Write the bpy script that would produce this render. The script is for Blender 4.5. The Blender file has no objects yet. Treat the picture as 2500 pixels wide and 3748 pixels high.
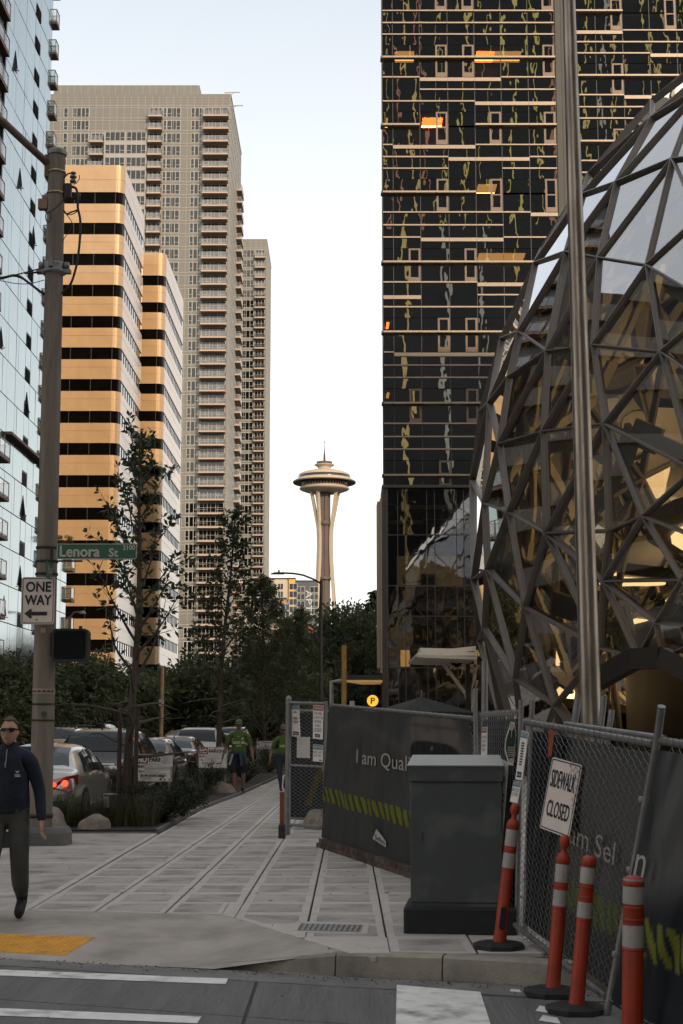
import bpy, bmesh, math, random
from mathutils import Vector, Matrix, noise as mnoise
R = math.radians
scene = bpy.context.scene
col = scene.collection

# ---------------------------------------------------------------- camera
FOC, CX, CY, HCAM = 5421.0, 1250.0, 1874.0, 1.65
TILT = math.atan((2655 - CY) / FOC)
CT, ST = math.cos(TILT), math.sin(TILT)
cam_d = bpy.data.cameras.new('camera')
cam_d.sensor_fit = 'VERTICAL'; cam_d.sensor_height = 36.0; cam_d.sensor_width = 24.0
cam_d.lens = FOC / 3748 * 36.0
cam_d.clip_start = 0.1; cam_d.clip_end = 8000
cam = bpy.data.objects.new('camera', cam_d); col.objects.link(cam)
cam.location = (0, 0, HCAM); cam.rotation_euler = (math.pi / 2 + TILT, 0, 0)
scene.camera = cam

# ---------------------------------------------------------------- sky and sun
SUN_EL, SUN_AZ = 21.0, 23.0          # sun behind the camera, to the right
world = bpy.data.worlds.new('World'); scene.world = world
world.use_nodes = True
wn = world.node_tree.nodes; wl = world.node_tree.links
wn.clear()
sky = wn.new('ShaderNodeTexSky'); sky.sky_type = 'NISHITA'; sky.sun_disc = False
sky.sun_elevation = R(SUN_EL)
sky.sun_rotation = R(180 - SUN_AZ)
sky.altitude = 50; sky.air_density = 1.0; sky.dust_density = 4.5; sky.ozone_density = 1.0
mixw = wn.new('ShaderNodeMix'); mixw.data_type = 'RGBA'; mixw.blend_type = 'MIX'
tcw = wn.new('ShaderNodeTexCoord'); spw = wn.new('ShaderNodeSeparateXYZ'); mrw = wn.new('ShaderNodeMapRange')   # veil of haze, thinner overhead, the same all round
wl.new(tcw.outputs['Generated'], spw.inputs[0]); wl.new(spw.outputs[2], mrw.inputs[0])
mrw.inputs[1].default_value = .04; mrw.inputs[2].default_value = .50; mrw.inputs[3].default_value = 1.0; mrw.inputs[4].default_value = .40
wl.new(mrw.outputs[0], mixw.inputs[0])
mixw.inputs[7].default_value = (7.8, 7.7, 7.3, 1)
bg = wn.new('ShaderNodeBackground'); bg.inputs[1].default_value = 0.11
wo = wn.new('ShaderNodeOutputWorld')
wl.new(sky.outputs[0], mixw.inputs[6]); wl.new(mixw.outputs[2], bg.inputs[0]); wl.new(bg.outputs[0], wo.inputs[0])
sun_d = bpy.data.lights.new('sun', 'SUN'); sun_d.energy = 2.0; sun_d.angle = R(0.6)
sun_d.color = (1.0, 0.80, 0.58)
sun = bpy.data.objects.new('sun', sun_d); col.objects.link(sun)
sdir = Vector((math.sin(R(SUN_AZ)) * math.cos(R(SUN_EL)), -math.cos(R(SUN_AZ)) * math.cos(R(SUN_EL)), math.sin(R(SUN_EL))))
sun.rotation_euler = sdir.to_track_quat('Z', 'Y').to_euler()
vs = scene.view_settings
vs.view_transform = 'Standard'; vs.look = 'None'; vs.gamma = 1.0; vs.exposure = 0.75; vs.use_curve_mapping = False
scene.cycles.max_bounces = 8; scene.cycles.transparent_max_bounces = 16
scene.cycles.caustics_reflective = False; scene.cycles.caustics_refractive = False
scene.cycles.use_denoising = True
scene.cycles.sample_clamp_indirect = 6.0

# ---------------------------------------------------------------- helpers
def ray(u, v):
    x = (u - CX) / FOC; y = -(v - CY) / FOC
    return Vector((x, CT - y * ST, ST + y * CT))
def at(u, v, Y):
    """world point seen at photograph pixel (u, v) at depth Y"""
    d = ray(u, v); s = Y / d.y
    return Vector((s * d.x, Y, HCAM + s * d.z))
def gr(u, v, z=0.0):
    d = ray(u, v); s = (z - HCAM) / d.z
    return Vector((s * d.x, s * d.y, z))
def zat(v, Y): return at(CX, v, Y).z
def proj(p):
    p = Vector(p) - Vector((0, 0, HCAM))
    f = p.y * CT + p.z * ST; up = -p.y * ST + p.z * CT
    if f < 0.1: return (-9999, -9999)
    return (CX + FOC * p.x / f, CY - FOC * up / f)

def tag(o, label=None, cat=None, group=None, kind=None):
    if label: o['label'] = label
    if cat: o['category'] = cat
    if group: o['group'] = group
    if kind: o['kind'] = kind
    return o
def empty(name, loc=(0, 0, 0), rz=0.0, label=None, cat=None, group=None):
    o = bpy.data.objects.new(name, None); col.objects.link(o)
    o.location = loc; o.rotation_euler = (0, 0, rz)
    o.empty_display_size = 0.2
    return tag(o, label, cat, group)
def link(name, mesh, parent=None, loc=(0, 0, 0), rot=(0, 0, 0), mat=None):
    o = bpy.data.objects.new(name, mesh); col.objects.link(o)
    if parent is not None: o.parent = parent
    o.location = loc; o.rotation_euler = rot
    return o
def copy_tree(o, parent=None):
    c = o.copy(); col.objects.link(c)
    if parent is not None: c.parent = parent
    for ch in list(o.children): copy_tree(ch, c)
    return c

class MB:
    """mesh builder"""
    def __init__(self): self.v = []; self.f = []; self.m = []; self.sm = []
    def add(self, vs, fs, m=0, smooth=False):
        b = len(self.v); self.v.extend([tuple(p) for p in vs])
        for f in fs:
            self.f.append(tuple(b + i for i in f)); self.m.append(m); self.sm.append(smooth)
        return self
    def quad(self, a, b, c, d, m=0): return self.add([a, b, c, d], [(0, 1, 2, 3)], m)
    def poly(self, pts, m=0): return self.add(pts, [tuple(range(len(pts)))], m)
    def box(self, x0, y0, z0, x1, y1, z1, m=0):
        if x0 > x1: x0, x1 = x1, x0
        if y0 > y1: y0, y1 = y1, y0
        if z0 > z1: z0, z1 = z1, z0
        return self.add([(x0, y0, z0), (x1, y0, z0), (x1, y1, z0), (x0, y1, z0), (x0, y0, z1), (x1, y0, z1), (x1, y1, z1), (x0, y1, z1)],
                        [(3, 2, 1, 0), (4, 5, 6, 7), (0, 1, 5, 4), (1, 2, 6, 5), (2, 3, 7, 6), (3, 0, 4, 7)], m)
    def cbox(self, c, s, m=0):
        return self.box(c[0] - s[0] / 2, c[1] - s[1] / 2, c[2] - s[2] / 2, c[0] + s[0] / 2, c[1] + s[1] / 2, c[2] + s[2] / 2, m)
    def bevbox(self, x0, y0, z0, x1, y1, z1, b, m=0):
        """box with chamfered vertical and top edges"""
        def ring(x0, y0, x1, y1, b, z): return [(x0 + b, y0, z), (x1 - b, y0, z), (x1, y0 + b, z), (x1, y1 - b, z), (x1 - b, y1, z), (x0 + b, y1, z), (x0, y1 - b, z), (x0, y0 + b, z)]
        vs = ring(x0, y0, x1, y1, b, z0) + ring(x0, y0, x1, y1, b, z1 - b) + ring(x0 + b, y0 + b, x1 - b, y1 - b, b * .5, z1)
        fs = [tuple(range(7, -1, -1)), tuple(range(16, 24))]
        for k in (0, 8):
            for i in range(8): fs.append((k + i, k + (i + 1) % 8, k + 8 + (i + 1) % 8, k + 8 + i))
        return self.add(vs, fs, m)
    def prism(self, pts, d, m=0):
        """extrude a 3D polygon along d"""
        n = len(pts); d = Vector(d)
        vs = [Vector(p) for p in pts] + [Vector(p) + d for p in pts]
        fs = [tuple(range(n - 1, -1, -1)), tuple(range(n, 2 * n))] + [(i, (i + 1) % n, n + (i + 1) % n, n + i) for i in range(n)]
        return self.add(vs, fs, m)
    def tube(self, pts, r, n=8, m=0, caps=True, smooth=True):
        pts = [Vector(p) for p in pts]
        rs = r if isinstance(r, (list, tuple)) else [r] * len(pts)
        vs, fs = [], []
        ref = None
        for i, p in enumerate(pts):
            d = (pts[min(i + 1, len(pts) - 1)] - pts[max(i - 1, 0)])
            if d.length < 1e-9: d = Vector((0, 0, 1))
            d.normalize()
            if ref is None:
                ref = Vector((0, 0, 1)) if abs(d.z) < .9 else Vector((1, 0, 0))
            a = (ref - d * ref.dot(d))
            if a.length < 1e-6: a = d.orthogonal()
            a.normalize(); ref = a; b = d.cross(a)
            for k in range(n):
                t = 2 * math.pi * k / n
                vs.append(p + (a * math.cos(t) + b * math.sin(t)) * rs[i])
        for i in range(len(pts) - 1):
            for k in range(n):
                fs.append((i * n + k, i * n + (k + 1) % n, (i + 1) * n + (k + 1) % n, (i + 1) * n + k))
        self.add(vs, fs, m, smooth)
        if caps:
            self.add(vs[:n], [tuple(range(n - 1, -1, -1))], m); self.add(vs[-n:], [tuple(range(n))], m)
        return self
    def beam(self, a, b, w, h, up=(0, 0, 1), m=0, off=0.0):
        """rectangular bar from a to b: w across, h along up"""
        a, b, up = Vector(a), Vector(b), Vector(up)
        d = (b - a).normalized(); s = d.cross(up)
        if s.length < 1e-6: s = d.orthogonal()
        s.normalize(); u = s.cross(d)
        s *= w / 2; h2 = u * h / 2; o = u * off
        vs = [a - s - h2 + o, a + s - h2 + o, a + s + h2 + o, a - s + h2 + o, b - s - h2 + o, b + s - h2 + o, b + s + h2 + o, b - s + h2 + o]
        return self.add(vs, [(0, 3, 2, 1), (4, 5, 6, 7), (0, 1, 5, 4), (1, 2, 6, 5), (2, 3, 7, 6), (3, 0, 4, 7)], m)
    def lathe(self, prof, c=(0, 0, 0), n=24, m=0, smooth=True, caps=True, sx=1.0, sy=1.0):
        vs, fs = [], []
        for (r, z) in prof:
            for k in range(n):
                t = 2 * math.pi * k / n
                vs.append((c[0] + r * sx * math.cos(t), c[1] + r * sy * math.sin(t), c[2] + z))
        for i in range(len(prof) - 1):
            for k in range(n):
                fs.append((i * n + k, i * n + (k + 1) % n, (i + 1) * n + (k + 1) % n, (i + 1) * n + k))
        self.add(vs, fs, m, smooth)
        if caps:
            self.add(vs[:n], [tuple(range(n - 1, -1, -1))], m); self.add(vs[-n:], [tuple(range(n))], m)
        return self
    def disc(self, c, r, n=16, axis='y', m=0):
        pts = []
        for k in range(n):
            t = 2 * math.pi * k / n; a, b = r * math.cos(t), r * math.sin(t)
            pts.append({'y': (c[0] + a, c[1], c[2] + b), 'z': (c[0] + a, c[1] + b, c[2]), 'x': (c[0], c[1] + a, c[2] + b)}[axis])
        return self.poly(pts, m)
    def xf(self, M):
        self.v = [tuple(M @ Vector(p)) for p in self.v]; return self
    def mesh(self, name, mats=()):
        me = bpy.data.meshes.new(name); me.from_pydata(self.v, [], self.f)
        if not isinstance(mats, (list, tuple)): mats = [mats]
        for m in mats: me.materials.append(m)
        if len(mats) > 1: me.polygons.foreach_set('material_index', self.m)
        if any(self.sm): me.polygons.foreach_set('use_smooth', self.sm)
        me.update(); return me
    def build(self, name, mats, parent=None, loc=(0, 0, 0), rot=(0, 0, 0), kind=None):
        o = link(name, self.mesh(name, mats), parent, loc, rot)
        if kind: o['kind'] = kind
        return o

def struct(name, mb, mats, loc=(0, 0, 0)):
    o = mb.build(name, mats, None, loc); o['kind'] = 'structure'; return o

# ---------------------------------------------------------------- materials
def mat(name, c, rough=.6, metal=0.0, var=.12, scale=3.0, bump=0.0, bscale=None, spec=.5, coat=0.0, var2=0.0, stretch=None, alpha=1.0, emis=None, estr=0.0, jit=0.0, dark=None):
    """principled material; var = tonal variation of the base colour by noise, jit = variation from object to object"""
    m = bpy.data.materials.new(name); m.use_nodes = True
    nt = m.node_tree; n = nt.nodes; l = nt.links
    b = n['Principled BSDF']
    b.inputs['Roughness'].default_value = rough; b.inputs['Metallic'].default_value = metal
    b.inputs['Specular IOR Level'].default_value = spec
    b.inputs['Coat Weight'].default_value = coat
    b.inputs['Alpha'].default_value = alpha
    c4 = (c[0], c[1], c[2], 1)
    b.inputs['Base Color'].default_value = c4
    tc = n.new('ShaderNodeTexCoord'); src = tc.outputs['Object']
    if stretch:
        mp = n.new('ShaderNodeMapping'); mp.inputs['Scale'].default_value = stretch
        l.new(src, mp.inputs[0]); src = mp.outputs[0]
    if var or jit:
        nz = n.new('ShaderNodeTexNoise'); nz.inputs['Scale'].default_value = scale; nz.inputs['Detail'].default_value = 6
        nz.inputs['Roughness'].default_value = .65
        l.new(src, nz.inputs['Vector'])
        mr = n.new('ShaderNodeMapRange'); mr.inputs[1].default_value = .3; mr.inputs[2].default_value = .7
        mr.inputs[3].default_value = 1 - var; mr.inputs[4].default_value = 1 + var
        l.new(nz.outputs[0], mr.inputs[0]); fac = mr.outputs[0]
        if jit:
            oi = n.new('ShaderNodeObjectInfo')
            m2 = n.new('ShaderNodeMapRange'); m2.inputs[3].default_value = 1 - jit; m2.inputs[4].default_value = 1 + jit
            l.new(oi.outputs['Random'], m2.inputs[0])
            mm = n.new('ShaderNodeMath'); mm.operation = 'MULTIPLY'; l.new(fac, mm.inputs[0]); l.new(m2.outputs[0], mm.inputs[1]); fac = mm.outputs[0]
        vm = n.new('ShaderNodeVectorMath'); vm.operation = 'SCALE'; vm.inputs[0].default_value = c
        l.new(fac, vm.inputs['Scale'])
        out = vm.outputs[0]
        if dark:      # blotchy stains: (colour, amount, scale)
            n2 = n.new('ShaderNodeTexNoise'); n2.inputs['Scale'].default_value = dark[2]; n2.inputs['Detail'].default_value = 8
            l.new(src, n2.inputs['Vector'])
            r2 = n.new('ShaderNodeMapRange'); r2.inputs[1].default_value = .5; r2.inputs[2].default_value = .75; r2.inputs[4].default_value = dark[1]
            l.new(n2.outputs[0], r2.inputs[0])
            mx = n.new('ShaderNodeMix'); mx.data_type = 'RGBA'; l.new(r2.outputs[0], mx.inputs[0]); l.new(out, mx.inputs[6]); mx.inputs[7].default_value = (*dark[0], 1)
            out = mx.outputs[2]
        l.new(out, b.inputs['Base Color'])
    if bump:
        nb = n.new('ShaderNodeTexNoise'); nb.inputs['Scale'].default_value = bscale or scale * 6; nb.inputs['Detail'].default_value = 5
        l.new(src, nb.inputs['Vector'])
        bp = n.new('ShaderNodeBump'); bp.inputs['Strength'].default_value = bump; bp.inputs['Distance'].default_value = .02
        l.new(nb.outputs[0], bp.inputs['Height']); l.new(bp.outputs[0], b.inputs['Normal'])
    if emis:
        b.inputs['Emission Color'].default_value = (*emis, 1); b.inputs['Emission Strength'].default_value = estr
    return m

def glass_mat(name, tint, refl_lo, refl_hi, rough=.02, wave=0.0, wscale=.3, wstretch=(1, 1, 1), dist=.02, rtint=(1, 1, 1), jit=0.0):
    """sheet glass: tinted see-through mixed with a mirror whose share grows towards grazing angles; wave = uneven panes"""
    m = bpy.data.materials.new(name); m.use_nodes = True
    nt = m.node_tree; n = nt.nodes; l = nt.links; n.clear()
    out = n.new('ShaderNodeOutputMaterial'); mx = n.new('ShaderNodeMixShader')
    tr = n.new('ShaderNodeBsdfTransparent'); tr.inputs[0].default_value = (*tint, 1)
    gl = n.new('ShaderNodeBsdfGlossy'); gl.inputs['Roughness'].default_value = rough; gl.inputs[0].default_value = (*rtint, 1)
    lw = n.new('ShaderNodeLayerWeight'); lw.inputs[0].default_value = .35
    mr = n.new('ShaderNodeMapRange'); mr.inputs[3].default_value = refl_lo; mr.inputs[4].default_value = refl_hi
    l.new(lw.outputs['Fresnel'], mr.inputs[0]); l.new(mr.outputs[0], mx.inputs[0])
    l.new(tr.outputs[0], mx.inputs[1]); l.new(gl.outputs[0], mx.inputs[2]); l.new(mx.outputs[0], out.inputs[0])
    if wave:
        tc = n.new('ShaderNodeTexCoord'); mp = n.new('ShaderNodeMapping'); mp.inputs['Scale'].default_value = wstretch
        nz = n.new('ShaderNodeTexNoise'); nz.inputs['Scale'].default_value = wscale; nz.inputs['Detail'].default_value = 2
        oi = n.new('ShaderNodeObjectInfo'); ad = n.new('ShaderNodeVectorMath'); ad.operation = 'ADD'
        sc = n.new('ShaderNodeVectorMath'); sc.operation = 'SCALE'; sc.inputs[0].default_value = (37, 19, 53)
        l.new(oi.outputs['Random'], sc.inputs['Scale'])
        l.new(tc.outputs['Object'], mp.inputs[0]); l.new(mp.outputs[0], ad.inputs[0]); l.new(sc.outputs[0], ad.inputs[1])
        l.new(ad.outputs[0], nz.inputs['Vector'])
        bp = n.new('ShaderNodeBump'); bp.inputs['Strength'].default_value = wave; bp.inputs['Distance'].default_value = dist
        l.new(nz.outputs[0], bp.inputs['Height']); l.new(bp.outputs[0], gl.inputs['Normal'])
    return m

def wavy(m, wave, wscale, wstretch=(1, 1, 1), dist=.02):
    """give a principled glass its uneven panes"""
    nt = m.node_tree; n = nt.nodes; l = nt.links; b = n['Principled BSDF']
    tc = n.new('ShaderNodeTexCoord'); mp = n.new('ShaderNodeMapping'); mp.inputs['Scale'].default_value = wstretch
    nz = n.new('ShaderNodeTexNoise'); nz.inputs['Scale'].default_value = wscale; nz.inputs['Detail'].default_value = 2
    oi = n.new('ShaderNodeObjectInfo'); ad = n.new('ShaderNodeVectorMath'); ad.operation = 'ADD'
    sc = n.new('ShaderNodeVectorMath'); sc.operation = 'SCALE'; sc.inputs[0].default_value = (37, 19, 53)
    l.new(oi.outputs['Random'], sc.inputs['Scale'])
    l.new(tc.outputs['Object'], mp.inputs[0]); l.new(mp.outputs[0], ad.inputs[0]); l.new(sc.outputs[0], ad.inputs[1]); l.new(ad.outputs[0], nz.inputs['Vector'])
    bp = n.new('ShaderNodeBump'); bp.inputs['Strength'].default_value = wave; bp.inputs['Distance'].default_value = dist
    l.new(nz.outputs[0], bp.inputs['Height']); l.new(bp.outputs[0], b.inputs['Normal'])
    return m

def leafmat(name, c, trans=.25, rough=.5, jit=.2, hue=.06):
    m = bpy.data.materials.new(name); m.use_nodes = True
    nt = m.node_tree; n = nt.nodes; l = nt.links; b = n['Principled BSDF']
    b.inputs['Roughness'].default_value = rough; b.inputs['Specular IOR Level'].default_value = .35
    tc = n.new('ShaderNodeTexCoord'); nz = n.new('ShaderNodeTexNoise'); nz.inputs['Scale'].default_value = 1.7; nz.inputs['Detail'].default_value = 4
    l.new(tc.outputs['Object'], nz.inputs['Vector'])
    g = n.new('ShaderNodeNewGeometry')
    mr = n.new('ShaderNodeMapRange'); mr.inputs[3].default_value = .6; mr.inputs[4].default_value = 1.5
    l.new(g.outputs['Random Per Island'], mr.inputs[0])
    vm = n.new('ShaderNodeVectorMath'); vm.operation = 'SCALE'; vm.inputs[0].default_value = c; l.new(mr.outputs[0], vm.inputs['Scale'])
    hs = n.new('ShaderNodeHueSaturation')
    m3 = n.new('ShaderNodeMapRange'); m3.inputs[1].default_value = .3; m3.inputs[2].default_value = .7; m3.inputs[3].default_value = .5 - hue; m3.inputs[4].default_value = .5 + hue * .5
    l.new(nz.outputs[0], m3.inputs[0]); l.new(m3.outputs[0], hs.inputs['Hue']); l.new(vm.outputs[0], hs.inputs['Color'])
    l.new(hs.outputs[0], b.inputs['Base Color'])
    tl = n.new('ShaderNodeBsdfTranslucent'); l.new(hs.outputs[0], tl.inputs[0])
    mx = n.new('ShaderNodeMixShader'); mx.inputs[0].default_value = trans
    o = n['Material Output']; l.new(b.outputs[0], mx.inputs[1]); l.new(tl.outputs[0], mx.inputs[2]); l.new(mx.outputs[0], o.inputs[0])
    return m

def emit_mat(name, c, s):
    m = bpy.data.materials.new(name); m.use_nodes = True
    b = m.node_tree.nodes['Principled BSDF']; b.inputs['Base Color'].default_value = (*c, 1)
    b.inputs['Emission Color'].default_value = (*c, 1); b.inputs['Emission Strength'].default_value = s
    return m

# ---------------------------------------------------------------- lettering
_tx = {}
def text_mesh(s, mats=None):
    """flat mesh of a line of text, scaled so that it spans 0..1 by 0..1"""
    if s in _tx: return _tx[s]
    cu = bpy.data.curves.new('lettering', 'FONT'); cu.body = s; cu.resolution_u = 3
    cu.align_x = 'CENTER'
    o = bpy.data.objects.new('lettering', cu); col.objects.link(o)
    bpy.context.view_layer.update()
    dg = bpy.context.evaluated_depsgraph_get()
    me = bpy.data.meshes.new_from_object(o.evaluated_get(dg))
    bpy.data.objects.remove(o); bpy.data.curves.remove(cu)
    vs = [v.co.copy() for v in me.vertices]; fs = [tuple(p.vertices) for p in me.polygons]
    bpy.data.meshes.remove(me)
    x0 = min(v.x for v in vs); x1 = max(v.x for v in vs); y0 = min(v.y for v in vs); y1 = max(v.y for v in vs)
    vs = [((v.x - x0) / (x1 - x0), (v.y - y0) / max(y1 - y0, 1e-6)) for v in vs]
    _tx[s] = (vs, fs); return _tx[s]
def put_text(mb, s, o, ux, uz, w, h, m=0, bold=0.0):
    """letters in the plane (ux, uz), lower left corner at o, w by h"""
    vs, fs = text_mesh(s); o, ux, uz = Vector(o), Vector(ux), Vector(uz)
    mb.add([o + ux * (a * w) + uz * (b * h) for a, b in vs], fs, m)
    if bold:
        nrm = ux.cross(uz).normalized() * .0004
        for k, (dx, dz) in enumerate(((bold, 0), (-bold, 0), (0, bold), (0, -bold))):
            mb.add([o + nrm * (k + 1) + ux * (a * w + dx) + uz * (b * h + dz) for a, b in vs], fs, m)
def rrect(o, ux, uz, w, h, r, n=4):
    """outline of a rounded rectangle"""
    o, ux, uz = Vector(o), Vector(ux), Vector(uz); pts = []
    for (cx, cy, a0) in ((w - r, r, -90), (w - r, h - r, 0), (r, h - r, 90), (r, r, 180)):
        for k in range(n + 1):
            a = R(a0 + 90 * k / n); pts.append(o + ux * (cx + r * math.cos(a)) + uz * (cy + r * math.sin(a)))
    return pts
def ring(mb, A, B, m=0):
    n = len(A)
    for i in range(n): mb.quad(A[i], A[(i + 1) % n], B[(i + 1) % n], B[i], m)
rnd = random.Random(11)
# ================================================================ materials shared
M = {}
M['concrete'] = mat('sidewalk_concrete', (.41, .37, .335), .85, var=.16, scale=2.2, bump=.3, bscale=60, jit=.06, dark=((.15, .13, .11), .85, 2.4))
M['concrete_band'] = mat('smooth_trowelled_concrete', (.51, .465, .42), .75, var=.12, scale=5, bump=.1, bscale=90)
M['concrete_dark'] = mat('old_concrete', (.17, .165, .155), .9, var=.2, scale=3, bump=.3, bscale=40, dark=((.06, .06, .06), .5, 2))
M['joint'] = mat('joint_dirt', (.03, .028, .026), .95)
M['asphalt'] = mat('asphalt', (.055, .056, .058), .9, var=.2, scale=1.5, bump=.5, bscale=120)
M['road_concrete'] = mat('road_concrete', (.15, .147, .142), .9, var=.22, scale=.8, bump=.9, bscale=5, stretch=(9, .8, 1), dark=((.05, .05, .052), .5, 1.6))
M['soil'] = mat('soil', (.035, .028, .022), .95, var=.3, scale=6, bump=.6, bscale=40)
M['white_paint'] = mat('worn_white_paint', (.78, .76, .71), .7, var=.12, scale=9, dark=((.17, .165, .16), .85, 5))
M['yellow_tactile'] = mat('yellow_tactile_paint', (.72, .34, .035), .65, var=.18, scale=7, dark=((.22, .13, .04), .4, 9))
M['galv'] = mat('galvanised_steel', (.25, .24, .23), .5, .7, var=.2, scale=7, bump=.05)
M['galv_dull'] = mat('dull_galvanised_steel', (.24, .235, .23), .55, .6, var=.25, scale=8)
M['black'] = mat('black_plastic', (.012, .013, .014), .55, var=.15)
M['rubber'] = mat('black_rubber', (.018, .018, .02), .75, var=.25, scale=12, bump=.2)
M['white_sheet'] = mat('white_sign_sheet', (.82, .76, .71), .5, var=.05)
M['sign_black'] = mat('black_sign_ink', (.012, .012, .014), .5, var=0)
M['sign_red'] = mat('red_sign_ink', (.30, .045, .03), .5, var=.05)
M['sign_darkred'] = mat('dark_red_sign_ink', (.17, .03, .03), .5, var=.05)
M['sign_blue'] = mat('blue_sign_ink', (.045, .17, .24), .5, var=.05)
M['sign_grey'] = mat('grey_sign_ink', (.24, .23, .23), .5, var=.05)
M['wood_dark'] = mat('dark_timber', (.06, .038, .026), .8, var=.3, scale=5, stretch=(6, 6, 1))

# ================================================================ ground
g = MB(); g.quad((-3000, -3000, -.36), (3000, -3000, -.36), (3000, 6000, -.36), (-3000, 6000, -.36))
struct('ground', g, M['asphalt'])
# carriageway of the avenue and of the cross street
g = MB(); g.box(-16.5, 10, -.5, -4.15, 900, -.15)
struct('avenue_road', g, M['asphalt'])
CURB = [(-40, 21), (-8, 13.4), (-4.0, 12.45), (-2.66, 12.02), (-1.98, 11.76), (-1.0, 11.42), (.03, 11.05), (.75, 10.85), (1.41, 10.62), (2.6, 10.1), (4.2, 9.2), (30, -8)]
g = MB()
outer = [(-60, 26), (-60, -30), (60, -30), (60, -8)]
pts = [(x, y, -.154) for x, y in CURB] + [(40, -14, -.154), (40, -24, -.154), (-60, -24, -.154), (-60, 22, -.154)]
g.prism(pts, (0, 0, -.3))
# cross street: concrete lanes, each poured panel a slab with a joint
rd = struct('cross_street_road', g, M['asphalt'])
mbv = []
def clipline(x):
    for (x0, y0), (x1, y1) in zip(CURB[:-1], CURB[1:]):
        if x0 <= x <= x1: return y0 + (y1 - y0) * (x - x0) / (x1 - x0)
    return 0
xs = [-9, -5.6, -2.9, -.60, 1.9, 4.4, 7]
dirx = -.27
for i in range(len(xs) - 1):
    for j in range(4):
        xa, xb = xs[i] + .012, xs[i + 1] - .012
        def yy(x, j): return clipline(x) - .42 - j * 1.28
        a0, a1 = (yy(xa, j), yy(xb, j)); b0, b1 = (yy(xa, j + 1) + .02, yy(xb, j + 1) + .02)
        if j == 0: pass
        s = MB(); s.prism([(xa, b0, -.16), (xb, b1, -.16), (xb, a1, -.16), (xa, a0, -.16)], (0, 0, .012))
        # broom grooves as real ribs on the nearest slabs
        s.build('road_slab', M['road_concrete'], rd)
# concrete gutter strip
g = MB()
for (x0, y0), (x1, y1) in zip(CURB[1:-1], CURB[2:]):
    g.prism([(x0, y0 - .40, -.16), (x1, y1 - .40, -.16), (x1, y1, -.16), (x0, y0, -.16)], (0, 0, .014))
g.build('gutter', mat('gutter_concrete', (.19, .18, .17), .85, var=.2, scale=3, bump=.3, bscale=50, dark=((.08, .08, .08), .5, 2)), rd)
# painted crosswalk bars, 4 mm above the slabs
def bar(pix, name='crosswalk_bar', m='white_paint'):
    pts = [gr(u, v, -.144) for u, v in pix]
    b = MB(); b.poly(pts); o = b.build(name, M[m], rd); return o
bar([(-420, 3554), (826, 3602), (835, 3581), (-420, 3532)])
bar([(-420, 3701), (722, 3745), (737, 3720), (-420, 3672)])
bar([(-420, 3790), (560, 3830), (590, 3790), (-420, 3745)])
bar([(1448, 3790), (1812, 3800), (1758, 3630), (1452, 3604)])
bar([(1866, 3628), (1908, 3632), (1902, 3622), (1870, 3619)])
for k in range(3): bar([(1960 + k * 12, 3700 + k * 35), (2040 + k * 12, 3712 + k * 35), (2028 + k * 12, 3690 + k * 35), (1975 + k * 12, 3680 + k * 35)])

# ---------------------------------------------------------------- sidewalk
sw = MB()
RAMP_T = [(-3.6, 13.95), (-2.75, 13.75), (-1.05, 13.45)]
edge_right = [(-.45, 11.72), (.03, 11.20), (.75, 11.0), (1.41, 10.77), (2.6, 10.25), (4.2, 9.35), (5.2, 8.4)]
base = [(-16, 19.0), (-3.6, 13.95), (-2.75, 13.75), (-1.05, 13.45), (-.02, 11.52)] + [(x, y + .10) for x, y in edge_right[1:]] + [(30, 8), (30, 300), (-4.0, 300), (-4.0, 24), (-16, 24)]
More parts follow.
